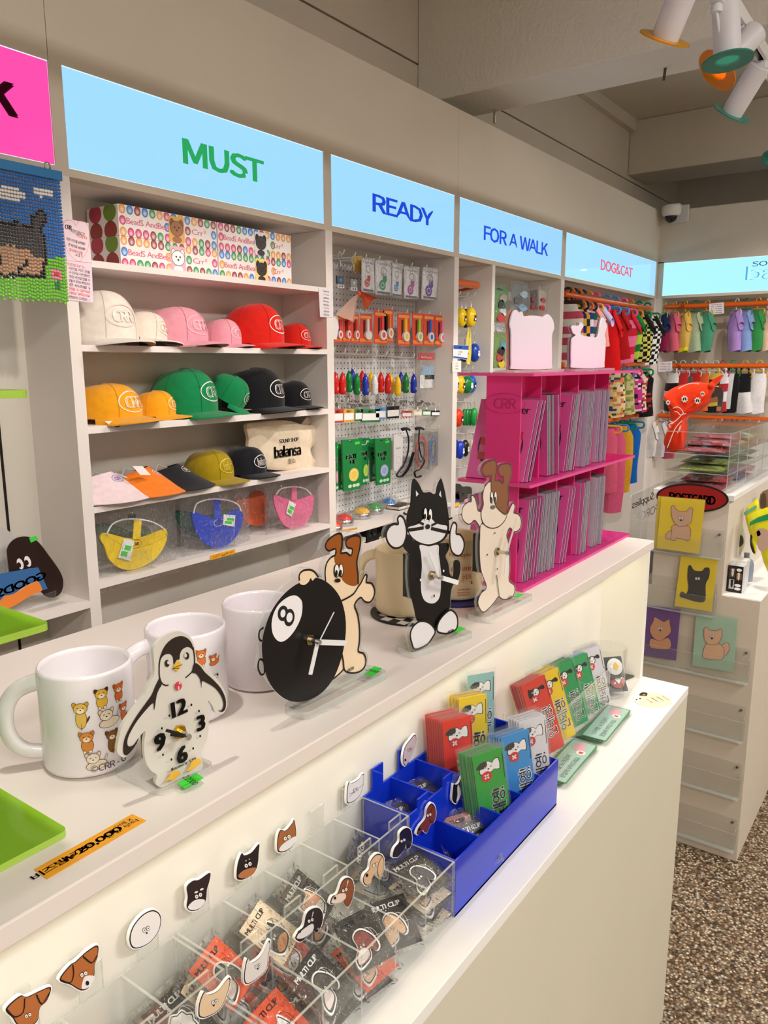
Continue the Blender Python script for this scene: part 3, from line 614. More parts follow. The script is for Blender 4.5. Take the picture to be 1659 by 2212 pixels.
clock_hands(t, fr, zo, (532, 1285), (615, 1292), [(0xe4e4e8, .0042, (700, 1000)), (0xe9e9ea, .005, (586, 1580)), (0xd8d8d8, .001, (725, 860))], .017)
L_ = fr.px([(340, 2060), (870, 1830)], *zo); stand_bar(t, fr, L_[0][0]-.014, L_[1][0]+.004)
sticker(t, [(745, 1850), (800, 1870), (880, 1835), (830, 1818)], zo, CU+.0088)

# ------------------------------------------------------------------ penguin clock
zo = (230, 1350, 5.82)
paint('frost', .35, .5, .02)
fr = vfr((230+655/5.82, 1350+2005/5.82), (230+1195/5.82, 1350+1770/5.82), CU+.005)
t = thing('penguin_clock', 'frosted acrylic penguin clock on a clear rounded plate', 'clock', onZ(350, 1700, CU))
sil = [(590, 300), (650, 210), (740, 130), (860, 85), (970, 95), (1060, 160), (1110, 270), (1125, 380), (1150, 468), (1260, 555), (1400, 690), (1490, 840), (1512, 980), (1492, 1085), (1440, 1122), (1370, 1100), (1330, 1010), (1270, 950), (1282, 1100), (1285, 1300), (1260, 1450), (1200, 1590), (1190, 1680), (1210, 1750), (1180, 1830), (1000, 1900), (850, 1970), (720, 2040), (650, 2030), (615, 1980), (640, 1890), (560, 1830), (490, 1700), (472, 1500), (490, 1330), (400, 1430), (330, 1560), (240, 1660), (180, 1650), (135, 1590), (145, 1480), (200, 1270), (330, 1080), (470, 890), (520, 780), (600, 620), (600, 450)]
m = MB(); m.prism(fr.px(smoothpts(sil, 3), *zo), fr, -.004, 0, 0xd8d4ca, side=0xe6e4da); m.build('frosted_plate', 'frost', t, smooth=30)
BK = 0x2a211c
m = MB()
art(m, fr, [('f', BK, [(663, 650), (652, 500), (680, 370), (740, 250), (830, 170), (930, 138), (1015, 165), (1070, 230), (1098, 330), (1060, 292), (1010, 277), (950, 310), (922, 370), (915, 432), (882, 440), (842, 495), (832, 410), (795, 365), (730, 375), (682, 430), (668, 530)]),
 ('s', BK, .0012, [(660, 520), (662, 640), (690, 725), (740, 758), (778, 754)]), ('s', BK, .0012, [(1085, 280), (1103, 400), (1098, 530), (1060, 600), (990, 662)]),
 ('f', BK, [(660, 670), (690, 745), (660, 800), (628, 880), (600, 1050), (590, 1050), (580, 980), (480, 1080), (370, 1220), (280, 1380), (257, 1480), (280, 1525), (340, 1500), (405, 1410), (350, 1530), (260, 1630), (215, 1620), (205, 1550), (230, 1410), (330, 1210), (460, 1020), (560, 880), (612, 760), (648, 690)]),
 ('f', BK, [(1100, 478), (1170, 510), (1230, 590), (1330, 680), (1430, 790), (1490, 920), (1492, 1040), (1452, 1090), (1395, 1070), (1440, 1068), (1465, 1000), (1440, 900), (1360, 790), (1250, 722), (1195, 705), (1190, 795), (1170, 680), (1120, 610), (1070, 592)]),
 ('e', BK, 757, 480, 31, 45), ('e', 0xd8d4ca, 775, 468, 20, 24), ('e', BK, 1003, 385, 29, 45), ('e', 0xd8d4ca, 985, 378, 17, 26),
 ('p', 0xe8b53a, [(820, 545), (850, 482), (886, 440), (940, 490), (905, 537), (880, 585)]), ('s', BK, .0006, [(820, 545), (870, 520), (940, 492)]), ('s', BK, .0005, [(822, 545), (905, 538)]),
 ('e', 0xd23a4a, 890, 760, 44, 56, .2), ('e', 0xd8d4ca, 893, 785, 10, 26), ('e', 0xf0c8cc, 905, 725, 12, 14),
 ('t', K, '12', (898, 1030), .0135, dict(bold=.06, rot=.06)), ('t', K, '3', (1170, 1220), .0135, dict(bold=.06)), ('t', K, '6', (935, 1615), .0145, dict(bold=.06)), ('t', K, '9', (655, 1460), .0145, dict(bold=.06)),
 *[('e', K, a, b, 12, 16) for a, b in ((1047, 993), (1142, 1070), (1156, 1383), (1067, 1538), (793, 1676), (686, 1615), (671, 1284), (763, 1125))],
 ('t', K, 'Illustrated by ®CRR', (945, 1728), .0026, dict(bold=.02, rot=.03)),
 ('f', 0xe9b63c, [(695, 1965), (760, 1890), (790, 1832), (870, 1815), (910, 1850), (850, 1890), (820, 1930), (760, 1930)]), ('f', 0xe9b63c, [(975, 1822), (1020, 1750), (1050, 1690), (1130, 1660), (1165, 1710), (1100, 1760), (1060, 1792)])], zo)
m.build('print', 'print', t)
clock_hands(t, fr, zo, (905, 1335), (985, 1372), [(0x141210, .0034, (780, 1345)), (0x141210, .0026, (715, 1293))], .013, nutcol=0xd8a92c, boxw=.024)
P4 = [onZ(230+a/5.82, 1350+b/5.82, CU) for a, b in ((115, 1860), (690, 2180), (1335, 1815))]; P4.append(P4[0]+P4[2]-P4[1])
g = zfr(P4[1], P4[2]-P4[1]); q = [g.inv(p) for p in P4]; x0, x1 = min(p[0] for p in q), max(p[0] for p in q); y0, y1 = min(p[1] for p in q), max(p[1] for p in q)
slab(t, rrect(x0, y0, x1, y1, .009), g, .0003, .0045, name='stand_base')
sticker(t, [(890, 1990), (980, 2060), (1222, 1925), (1130, 1865)], zo, CU+.0048, '22000')

# ------------------------------------------------------------------ mugs
def mug(label, front, col, hdir, r=.041, h=.095, prints=None, rimcol=None, group=None, liplow=False):
    p = onZ(*front, CU); d = Vector((p.x, p.y, 0)).normalized(); c = p+d*r; c.z = CU+.0003
    t = thing('mug', label, 'mug', c, 0, group)
    prof = [(r*.86, 0), (r*.97, .002), (r, .006), (r, h-.003), (r-.0008, h-.0008), (r-.002, h), (r-.0034, h-.0012), (r-.004, h-.004), (r-.0042, .01), (r-.008, .006), (0, .0055)]
    MB().lathe(prof, c, col, 56).build('body', 'ceramic', t, smooth=50)
    a = math.atan2(-d.y, -d.x)+hdir; e = Vector((math.cos(a), math.sin(a), 0)); path = []
    for k in range(15):
        s = k/14; an = -PI*.5+PI*s; path.append(c+e*(r-.003+.031*math.cos(an)**.75)+Vector((0, 0, h*.5+.031*math.sin(an)*1.05)))
    path = [c+e*(r-.003)+Vector((0, 0, h*.5-.034))]+path[1:-1]+[c+e*(r-.003)+Vector((0, 0, h*.5+.034))]
    MB().tube(path, .0062, col, n=12, flat=1.25).build('handle', 'ceramic', t, smooth=True)
    if prints:
        m = MB(); f = CylFr(c, r, math.atan2(-d.y, -d.x)); prints(m, f); m.build('print', 'print', t)
    return t
def tiny_dog(m, f, x, y, s, col, ear, pose=0, out=0x5a3318, face=0xf6ead8):
    """palm-sized cartoon of a dog, s = size"""
    n = .0008
    def E(c, cx, cy, rx, ry, a=0, k=0): m.flat(ell(x+cx*s, y+cy*s, rx*s, ry*s, 14, a), f, n+k*.00008, c)
    if pose == 0:      # sitting
        E(out, .02, -.25, .30, .40); E(col, .02, -.25, .275, .375, 0, 1); E(out, -.12, -.58, .09, .09, 0, 2); E(face, -.12, -.58, .07, .07, 0, 3); E(out, .14, -.58, .09, .09, 0, 2); E(face, .14, -.58, .07, .07, 0, 3)
    elif pose == 1:    # lying
        E(out, .15, -.2, .52, .26, .1); E(col, .15, -.2, .49, .235, .1, 1); E(out, .62, .12, .06, .18, -.4, 1); E(col, .62, .12, .04, .155, -.4, 2)
    else:              # standing
        E(out, .0, -.35, .26, .5); E(col, .0, -.35, .235, .475, 0, 1); m.flat([(x-.02*s, y-.9*s), (x+.02*s, y-.9*s), (x, y-.5*s)], f, n+.0003, out); E(out, .3, -.4, .05, .2, -.5, 1)
    E(out, -.24, .34, .12, .2, .5, 4); E(ear, -.24, .34, .095, .175, .5, 5); E(out, .24, .34, .12, .2, -.5, 4); E(ear, .24, .34, .095, .175, -.5, 5)
    E(out, 0, .2, .32, .28, 0, 6); E(col, 0, .2, .295, .255, 0, 7); E(face, 0, .08, .16, .13, 0, 8)
    E(K, -.12, .24, .045, .015, .2, 9); E(K, .12, .24, .045, .015, -.2, 9); E(K, 0, .13, .04, .032, 0, 9)
def pr1(m, f):
    for x, z, s, c, e, p in ((-.006, .064, .018, 0xe9bf5a, 0xd9a93f, 2), (.0115, .0745, .0165, 0xe8b93c, 0x4a2c1c, 0), (.0275, .075, .015, 0xe0701f, 0xd0601a, 0), (.0145, .0535, .0185, 0xeedcc0, 0xe6cda8, 1), (-.003, .037, .0175, 0xe08f35, 0xd67f28, 0), (.018, .034, .016, 0x8a5a2a, 0x744720, 2), (.0315, .056, .013, 0xd9661c, 0xc95a16, 2), (.001, .0165, .0175, 0xf0e2cc, 0xe9d6b8, 1)):
        tiny_dog(m, f, x, z, s, c, e, p)
    m.text('©CRR', f, .0085, .0105, .0062, .0018, 0x4a2a3a, width=.0205); m.text('- G', f, .026, .0105, .0062, .0009, 0x3a2a34, width=.009)
mug('white mug with printed small dogs and ©CRR lettering, in front of the strawberry bag', (202, 1684), 0xf3edf0, -1.62, prints=pr1, group='white mugs')
def pr2(m, f):
    for x, z, s, c, e, p in ((.0135, .073, .0155, 0xe6813a, 0xd96f28, 0), (.0265, .066, .0125, 0xe07a34, 0xd06a26, 1), (.0275, .044, .013, 0xefe4d4, 0x3a221a, 0), (.020, .05, .006, 0x3a1818, 0x3a1818, 1), (.025, .02, .010, 0x3a2a20, 0x2a1a14, 2)): tiny_dog(m, f, x, z, s, c, e, p)
mug('white mug with printed cats, half hidden behind the penguin clock', (412, 1573), 0xf1eaee, -1.2, prints=pr2, group='white mugs')
mug('plain white mug behind the eight ball clock', (565, 1499), 0xf0e8ec, 2.4, group='white mugs')
def prb(m, f):
    for k, (z0, z1) in enumerate(((.012, .032), (.036, .056))): m.flat([(.024, z0), (.036, z0), (.036, z1), (.024, z1)], f, .0009, 0x24337e); m.flat([(.0265, z0+.003), (.034, z0+.003), (.034, z1-.003), (.0265, z1-.003)], f, .0011, 0xf0d9b0)
cst = tag(MB().lathe([(0, 0), (.058, 0), (.058, .003), (0, .003)], onZ(886, 1325, CU)+Vector((0, 0, .0003)), 0x17171a, 48).build('coaster', 'satin', smooth=30), 'round black and white checked coaster under the cream mug', 'coaster', 'round coasters')
cc = onZ(886, 1325, CU); m = MB(); g = Fr(cc+Vector((0, 0, .0034)), (1, 0, 0), (0, 1, 0))
for i in range(-4, 4):
    for j in range(-4, 4):
        if (i+j) % 2 == 0 and math.hypot((i+.5), (j+.5)) < 3.9: m.flat([(i*.0138, j*.0138), ((i+1)*.0138, j*.0138), ((i+1)*.0138, (j+1)*.0138), (i*.0138, (j+1)*.0138)], g, 0, 0xd8d2cc)
m.build('checks', 'print', cst)
CU += .0034
mug('large cream mug with blue lettering on a checked coaster behind the cat clock', (878, 1338), 0xf0dcb2, -1.9, r=.046, h=.093, prints=prb, group='cream mugs')
def prs(m, f):
    RD = 0xd05a4a; x0 = .000
    m.text('Pet Supplies', f, .008, .073, .0055, .0009, RD, width=.034); m.flat([(-.012, .0655), (.03, .0655), (.03, .0662), (-.012, .0662)], f, .0009, RD)
    m.stroke(ell(.004, .058, .0055, .0035, 16), .0007, f, .0009, RD, closed=True); m.text('CRR', f, .004, .058, .003, .0009, RD)
    for i in range(9): m.flat([(-.006+i*.0036, .048), (-.0042+i*.0036, .048), (-.0032+i*.0036, .054), (-.005+i*.0036, .054)], f, .0009, RD)
    for q in ([(-.005, .03), (.026, .03), (.026, .047), (-.005, .047)], [(.004, .03), (.012, .03), (.012, .044), (.004, .044)]): m.stroke(q, .0007, f, .0009, RD, closed=True)
    m.text('비즈', f, .019, .038, .007, .0009, RD); m.flat([(-.009, .026), (.028, .026), (.028, .030), (-.009, .030)], f, .0009, RD); m.flat([(.0, .027), (.012, .027), (.012, .031), (.0, .031)], f, .0011, 0xf0dcb2)
    for k, s_ in enumerate(('2 Joongang-daero', 'Busan-si Korea', '2007-2021-272')): m.text(s_, f, .014, .019-k*.0045, .0028, .0009, RD, width=.02)
tag(MB().lathe([(0, 0), (.056, 0), (.056, .003), (0, .003)], onZ(985, 1292, CU-.0034)+Vector((.004, .004, .0003)), 0x24246a, 48).build('coaster', 'satin', smooth=30), 'round dark blue coaster under the cream mug with red shop drawing', 'coaster', 'round coasters')
mug('cream mug printed with a red pet shop drawing on a blue coaster', (982, 1300), 0xefdab0, 2.2, r=.042, h=.096, prints=prs, group='cream mugs')
CU -= .0034

# ------------------------------------------------------------------ lime and pink acrylic racks
LP = onZ(148, 1790, CU+.006)
def edge_plate(parent, x0, y0, x1, y1, z, col, name, th=.005, r=.006, edge=None):
    g = Fr((0, 0, z), (1, 0, 0), (0, 1, 0)); MB().prism(rrect(x0, y0, x1, y1, r), g, -th, 0, col, side=edge or col).build(name, 'tinted', parent, bevel=.0006)
t = thing('acrylic_rack', 'lime green acrylic rack with three level plates at the end of the counter', 'rack', (LP.x-.18, LP.y+.06, CU))
for z, nm in ((CU+.0056, 'base_plate'), (1.2625, 'middle_plate'), (1.431, 'top_plate')): edge_plate(t, LP.x-.52, LP.y, LP.x, LP.y+.20, z, 0xa6d838, nm, .0053, edge=0xc8f060)
for x in (-.42, -.32, -.22, -.12): MB().box(LP.x+x-.002, LP.y+.03, CU+.0056, LP.x+x+.002, LP.y+.17, 1.4257, 0xa6d838).build('divider', 'tinted', t)
t2 = thing('price_tape', 'orange tape strip with handwritten price -20,000 on the counter top', 'price label', onZ(200, 1835, CU))
zo = (0, 1420, 4.607); Q = [onZ(a/4.607, 1420+b/4.607, CU) for a, b in ((340, 2115), (470, 2212), (1455, 1630), (1315, 1565))]
g = zfr(Q[1], Q[2]-Q[1]); m = MB(); q = [g.inv(p) for p in Q]; m.prism(q, g, .0002, .0006, 0xf0a52a); m.build('tape', 'paper', t2)
m = MB(); w_ = (Q[2]-Q[1]).length; h_ = q[0][1]
m.text('₩-20,000', g, w_*.5, h_*.5, .0068, .0008, 0x2a2018, bold=.03, width=.052); m.text('비즈발 키트', g, w_*.22, h_*.5, .006, .0008, 0xe8581e, bold=.02, width=.05); m.text('set 구매', g, w_*.76, h_*.66, .004, .0008, 0x2a2018, width=.02); m.text('문앞 부탁', g, w_*.80, h_*.36, .004, .0008, 0x2a2018, width=.03); m.text('x', g, w_*.92, h_*.7, .005, .0008, 0x2a2018)
m.build('handwriting', 'print', t2)
# ------------------------------------------------------------------ stepped trays on the lower tier
TF, TM, TB = .4159, .4815, .5545        # front, middle and back walls
ZF, ZB_ = .868, .904                     # rim heights of the front and back row
PT = .0597
def tray(label, x0, n, mat, col, rim, opaque):
    t = thing('compartment_tray', label, 'tray', (x0+n*PT/2, .485, CL)); x1 = x0+n*PT; h = .0012
    def wall(name, a, b, c, d, z0, z1):
        if opaque: MB().box(a, c, z0, b, d, z1, col).build(name, 'gloss', t, bevel=.0004)
        else:
            m = MB(); zt = z1-.0012
            if b-a > d-c:
                m.add([(a, c, z0), (b, c, z0), (b, c, z1), (a, c, z1)], [(0, 1, 2, 3)], 0xffffff); m.add([(a, d, z0), (b, d, z0), (b, d, z1), (a, d, z1)], [(0, 1, 2, 3)], 0xffffff)
            else:
                m.add([(a, c, z0), (a, d, z0), (a, d, z1), (a, c, z1)], [(0, 1, 2, 3)], 0xffffff); m.add([(b, c, z0), (b, d, z0), (b, d, z1), (b, c, z1)], [(0, 1, 2, 3)], 0xffffff)
            o = m.build(name, 'acrylic', t)
            e = MB(); e.add([(a, c, z1), (b, c, z1), (b, d, z1), (a, d, z1)], [(0, 1, 2, 3)], 0xffffff)
            if b-a < d-c: e.add([(a, c, z0), (b, c, z0), (b, c, z1), (a, c, z1)], [(0, 1, 2, 3)], 0xffffff)
            else: e.add([(b, c, z0), (b, d, z0), (b, d, z1), (b, c, z1)], [(0, 1, 2, 3)], 0xffffff); e.add([(a, c, z0), (a, d, z0), (a, d, z1), (a, c, z1)], [(0, 1, 2, 3)], 0xffffff)
            e.build('polished_edge', 'acrylic_edge', o)
    e = .0026; zb = CL+.0006
    if opaque: MB().box(x0, TF, zb, x1, TB, zb+.003, col).build('floor_plate', 'gloss', t)
    else: MB().add([(x0, TF, zb), (x1, TF, zb), (x1, TB, zb), (x0, TB, zb)], [(0, 1, 2, 3)], 0xffffff).build('floor_plate', 'acrylic', t)
    wall('front_wall', x0, x1, TF, TF+e, zb, ZF); wall('middle_wall', x0, x1, TM, TM+e, zb, ZB_); wall('back_wall', x0, x1, TB-e, TB, zb, ZB_)
    for i in range(n+1):
        x = x0+i*PT-(e if i == n else 0 if i == 0 else e/2); wall('divider', x, x+e, TF+e, TM, zb, ZF); wall('divider', x, x+e, TM+e, TB-e, zb, ZB_)
    for y, zr in ((TM, ZB_), (TB-e, ZB_)):      # upright tabs that carry the head signs
        for i in range(n):
            c = x0+(i+.5)*PT
            if y == TM and opaque and i > 2: continue
            if y != TM and opaque and i > 1: continue
            wall('tab', c-.0115, c+.0115, y, y+e, zr, zr+.030 if y != TM else ZB_+.012)
    return t
BL = 0x1233c4
tray('glossy blue stepped tray with ten compartments of clips and sign cards', .7168, 5, 'gloss', BL, None, True)
tray('clear stepped acrylic tray of bagged clips beside the blue tray', .7158-5*PT, 5, 'acrylic', 0, None, False)
tray('clear stepped acrylic tray of bagged clips at the near end of the counter', .7148-10*PT-.002, 5, 'acrylic', 0, None, False)
# ------------------------------------------------------------------ animal head signs on the tabs
def headsign(label, cat_y, outline, items, zo, ear=None):
    fr = Fr((0, cat_y, 0), (1, 0, 0), (0, 0, 1)); pts = fr.px(smoothpts(outline, 4), *zo)
    cx = sum(p[0] for p in pts)/len(pts); cz = sum(p[1] for p in pts)/len(pts)
    t = thing('animal_head_sign', label, 'sign', (cx, cat_y, min(p[1] for p in pts)), 0, 'animal head signs on the trays')
    big = [(cx+(p[0]-cx)*1.09, cz+(p[1]-cz)*1.09) for p in pts]
    MB().prism(big, fr, .0005, .0035, 0xfbfbfb).build('backing', 'satin', t, bevel=.0006)
    m = MB(); m.flat([(cx+(p[0]-cx)*1.03, cz+(p[1]-cz)*1.03) for p in pts], fr, .0037, 0x241418); m.flat([(cx+(p[0]-cx)*.965, cz+(p[1]-cz)*.965) for p in pts], fr, .0039, items[0])
    art(m, fr, items[1], zo, n=.0041); m.build('print', 'print', t)
    m = MB(); m.prism(rrect(cx-.008, cz-.004, cx+.004, cz+.017, .002), fr, -.004, .0004, 0xffffff); m.build('clip', 'acrylic', t)
    return t
def eyes(x, y, r, c=0xf6f2ec, rot=-.5): 
    dx, dy = r*1.15*math.cos(rot), r*1.15*math.sin(rot); o = []
    for s in (-1, 1): o += [('e', K, x+s*dx, y+s*dy, r*1.15, r*1.35), ('e', c, x+s*dx, y+s*dy, r*.95, r*1.12), ('e', K, x+s*dx, y+s*dy, r*.3, r*.36)]
    return o
YB2, YM2 = TB-.0046, TM-.001
z4 = (0, 1700, 2.37); W_ = 0xf2eeee
headsign('brown dog head sign with folded ears and no muzzle patch', YB2, [(20, 1125), (90, 1060), (125, 1065), (190, 1035), (245, 1018), (225, 1085), (190, 1120), (180, 1180), (140, 1212), (80, 1205), (55, 1170)], (0xb56a35, [('s', K, .0012, [(20, 1125), (60, 1165), (105, 1140), (112, 1070)]), ('s', K, .0012, [(172, 1050), (200, 1100), (240, 1040)])]+eyes(128, 1155, 8)), z4)
headsign('brown dog head sign with folded ears and white muzzle', YB2, [(295, 975), (345, 905), (375, 885), (430, 835), (485, 805), (485, 860), (470, 905), (468, 955), (440, 1015), (400, 1028), (350, 1000)], (0xb56a35, [('f', W_, [(405, 1022), (412, 975), (430, 955), (470, 960), (445, 1010)]), ('s', K, .0012, [(300, 978), (345, 992), (362, 950), (358, 900)]), ('s', K, .0012, [(410, 855), (455, 890), (483, 850)]), ('e', K, 432, 992, 9, 12)]+eyes(412, 945, 9)), z4)
headsign('plain white round animal head sign', YB2, [(810, 680), (800, 640), (765, 625), (715, 650), (670, 705), (652, 765), (665, 810), (705, 812), (755, 785), (795, 735)], (0xf3efef, [('e', K, 737, 738, 5, 5)]+eyes(733, 718, 9)), z4)
headsign('black dog head sign with floppy ears and white muzzle', YB2, [(945, 505), (975, 475), (1005, 470), (1060, 435), (1058, 475), (1045, 520), (1040, 570), (1015, 610), (970, 625), (945, 605), (950, 555)], (0x2c1c20, [('f', W_, [(948, 605), (985, 570), (1035, 570), (1015, 608), (970, 622)]), ('e', W_, 990, 530, 10, 5, -.4), ('e', W_, 1018, 515, 10, 5, -.4)]+eyes(1000, 547, 9)), z4)
headsign('black dog head sign with tan muzzle and brow dots', YB2, [(1200, 450), (1205, 390), (1225, 335), (1240, 345), (1275, 330), (1312, 288), (1310, 335), (1305, 390), (1285, 435), (1240, 462), (1210, 465)], (0x241a1c, [('f', 0xb9784e, [(1205, 450), (1235, 418), (1295, 405), (1280, 440), (1235, 460)]), ('e', 0xd9a080, 1245, 370, 4, 4), ('e', 0xd9a080, 1262, 362, 4, 4)]+eyes(1254, 390, 9)), z4)
headsign('brown fox-eared dog head sign with white muzzle', YB2, [(1408, 300), (1412, 245), (1425, 215), (1450, 218), (1480, 185), (1492, 165), (1500, 200), (1502, 245), (1490, 290), (1450, 322), (1415, 325)], (0xa9683a, [('f', W_, [(1415, 318), (1435, 285), (1500, 245), (1488, 290), (1445, 320)])]+eyes(1455, 252, 9)), z4)
z7 = (700, 1560, 4.608)
headsign('white cat head sign with whiskers', YB2, [(205, 720), (212, 640), (225, 590), (255, 598), (320, 560), (350, 518), (372, 512), (368, 570), (360, 650), (320, 735), (255, 785), (210, 790)], (0xe9e5ea, [('s', K, .0005, [(225, 735), (290, 672)]), ('s', K, .0005, [(300, 665), (360, 610)]), ('s', K, .0005, [(225, 700), (280, 685)])]+eyes(290, 660, 12)), z7)
headsign('greyish pink fluffy poodle head sign', YB2, [(770, 400), (765, 330), (785, 240), (830, 175), (880, 120), (895, 160), (885, 220), (860, 300), (825, 370), (790, 420)], (0xcdb9c0, [('e', K, 785, 368, 9, 14)]+eyes(830, 262, 11, 0xcdb9c0)), z7)
headsign('black terrier head sign with white blaze', YM2, [(1255, 760), (1258, 680), (1268, 610), (1290, 615), (1320, 595), (1350, 530), (1372, 512), (1370, 570), (1345, 660), (1325, 740), (1290, 795)], (0x1c1618, [('f', 0xeceaf0, [(1290, 785), (1302, 720), (1300, 650), (1310, 610), (1328, 650), (1338, 700), (1318, 755)]), ('p', 0x9a9098, [(1345, 560), (1365, 530), (1355, 590)])]), z7)
headsign('reddish brown dachshund head sign', YM2, [(900, 1090), (930, 1020), (985, 950), (1000, 860), (1040, 805), (1075, 830), (1088, 910), (1070, 985), (1035, 1010), (1000, 1085), (975, 1080), (960, 1060), (920, 1105)], (0x7a3428, [('s', K, .0009, [(1062, 820), (1030, 900), (1030, 970), (1060, 985)]), ('e', K, 920, 1055, 12, 16)]+eyes(1015, 912, 11)), z7)
headsign('dark navy spaniel head sign', YM2, [(660, 1320), (680, 1240), (725, 1180), (730, 1100), (780, 1050), (830, 1060), (848, 1130), (840, 1220), (800, 1250), (790, 1200), (770, 1260), (720, 1320), (690, 1330)], (0x221c30, [('e', K, 680, 1290, 10, 14)]+eyes(755, 1165, 12)), z7)
headsign('beige spaniel head sign with fringed ears', YM2, [(365, 1570), (380, 1500), (425, 1450), (440, 1370), (490, 1310), (540, 1310), (570, 1360), (560, 1480), (530, 1540), (505, 1530), (500, 1470), (450, 1540), (440, 1590), (395, 1610)], (0xdcb690, [('s', K, .0009, [(550, 1330), (515, 1390), (505, 1480), (520, 1530)]), ('e', K, 398, 1510, 14, 18)]+eyes(478, 1405, 13)), z7)
headsign('brown and white long-eared spaniel head sign', YM2, [(40, 1790), (60, 1720), (110, 1690), (150, 1580), (200, 1540), (250, 1560), (270, 1640), (255, 1740), (215, 1820), (180, 1800), (160, 1760), (110, 1790)], (0x8a4a28, [('f', 0xe9d5c4, [(45, 1785), (65, 1725), (115, 1695), (180, 1690), (185, 1740), (120, 1785)]), ('p', W_, [(205, 1560), (215, 1565), (190, 1640)]), ('e', K, 78, 1735, 13, 16)]+eyes(172, 1655, 13)), z7)
z8 = (380, 1780, 2.6444)
headsign('black and white long-eared spaniel head sign', YM2, [(668, 640), (690, 600), (715, 575), (730, 510), (760, 480), (800, 475), (822, 510), (815, 570), (790, 610), (770, 600), (750, 620), (710, 655), (690, 660)], (0x2a1c20, [('f', 0xe4dede, [(672, 640), (695, 605), (760, 560), (770, 590), (740, 625), (700, 645)]), ('p', W_, [(765, 490), (770, 492), (755, 540)]), ('e', K, 688, 605, 9, 8)]+eyes(750, 540, 8)), z8)
headsign('white dog head sign with pricked ears', YM2, [(375, 860), (382, 800), (395, 760), (415, 785), (470, 745), (510, 665), (522, 675), (512, 745), (500, 820), (450, 870), (400, 900), (380, 895)], (0xe2dcd8, [('e', K, 450, 815, 5, 6)]+eyes(450, 800, 8)), z8)
headsign('cream dog head sign with pricked ears', YM2, [(115, 1070), (120, 1010), (145, 950), (165, 965), (220, 945), (265, 890), (290, 870), (290, 910), (265, 990), (230, 1050), (160, 1090), (125, 1090)], (0xe5c8a4, [('e', K, 198, 1022, 6, 8)]+eyes(203, 1003, 9)), z8)

# ------------------------------------------------------------------ bagged multi clips: card, clip head, clear bag
def wrinkled(w, h, d, seed, n=9, m_=9, amp=.0022):
    r2 = random.Random(seed); ph = [(r2.uniform(0, 6.3), r2.uniform(4, 11), r2.uniform(0, 3.1)) for _ in range(5)]
    def z(u, v):
        e = (1-(2*u-1)**4)*(1-(2*v-1)**4); return d*e+amp*e*sum(math.sin(p[0]+p[1]*(u*math.cos(p[2])+v*math.sin(p[2]))*2) for p in ph)/2
    m = MB()
    m.grid(lambda u, v: (w*(u-.5), h*(v-.5), z(u, v)), n, m_, 0xffffff); m.grid(lambda u, v: (w*(.5-u), h*(v-.5), -z(1-u, v)*.35), n, m_, 0xffffff)
    return m
def animal(m, fr, kind, s, n):
    """simple printed animal heads for the clips"""
    c = {'shiba': 0xd99a78, 'tan': 0x2a1a18, 'white': 0xf0eef4, 'black': 0x46424a, 'spaniel': 0x8a4640, 'beige': 0xe8bd98, 'grey': 0x55504e, 'poodle': 0xf2f0f4}[kind]
    hd = [(-.9, -.6), (-.95, 0), (-.8, .8), (-.45, .55), (0, .6), (.45, .55), (.8, .8), (.95, 0), (.9, -.6), (.5, -.95), (-.5, -.95)]
    if kind in ('spaniel', 'beige', 'grey', 'black'): hd = [(-1, -.9), (-.9, -.35), (-.3, .1), (-.2, .7), (.2, .95), (.7, .8), (1.05, .1), (1, -.6), (.6, -.75), (.4, -.3), (.1, -.8), (-.5, -.95)]
    if kind == 'poodle': hd = [(math.cos(a)*(1+.08*math.cos(9*a)), math.sin(a)*(.85+.08*math.cos(9*a))) for a in [k*2*PI/36 for k in range(36)]]
    P = [(x*s, y*s) for x, y in hd]; Q = smoothpts(P, 3) if kind != 'poodle' else P
    m.prism([(x*1.14, y*1.14) for x, y in Q], fr, n, n+.0018, 0xfafafa); m.flat([(x*1.03, y*1.03) for x, y in Q], fr, n+.002, 0x2a1a20); m.flat([(x*.95, y*.95) for x, y in Q], fr, n+.0021, c)
    if kind in ('shiba', 'tan'): m.flat(smoothpts([(-.8*s, -.55*s), (0, -.25*s), (.8*s, -.55*s), (.45*s, -.88*s), (-.45*s, -.88*s)], 3), fr, n+.0022, 0xf2f0f2 if kind == 'shiba' else 0xd99a62)
    if kind in ('grey', 'spaniel'): m.flat(smoothpts([(-.9*s, -.8*s), (-.8*s, -.4*s), (-.2*s, -.05*s), (.2*s, -.3*s), (.0, -.75*s)], 3), fr, n+.0022, 0xe6dada)
    for q in (-1, 1): m.flat(ell(q*.13*s, .02*s, .12*s, n=10), fr, n+.0024, K); m.flat(ell(q*.13*s, .02*s, .09*s, n=10), fr, n+.0025, 0xf6f4f4); m.flat(ell(q*.13*s, .02*s, .035*s, n=8), fr, n+.0026, K)
    if kind == 'white':
        for a in (-.35, .1): m.stroke([(-.2*s, -.1*s), (-1.1*s, a*s-.1*s)], .0005, fr, n+.0026, K); m.stroke([(.2*s, -.1*s), (1.1*s, a*s-.1*s)], .0005, fr, n+.0026, K)
_cp = {}
CCOL = {'black': (0x2b2926, 0xf0f0f0), 'cream': (0xf0dcc0, 0x2a2626), 'orange': (0xea5a34, 0x3a1c16), 'brown': (0x8a3a24, 0x2a1410)}
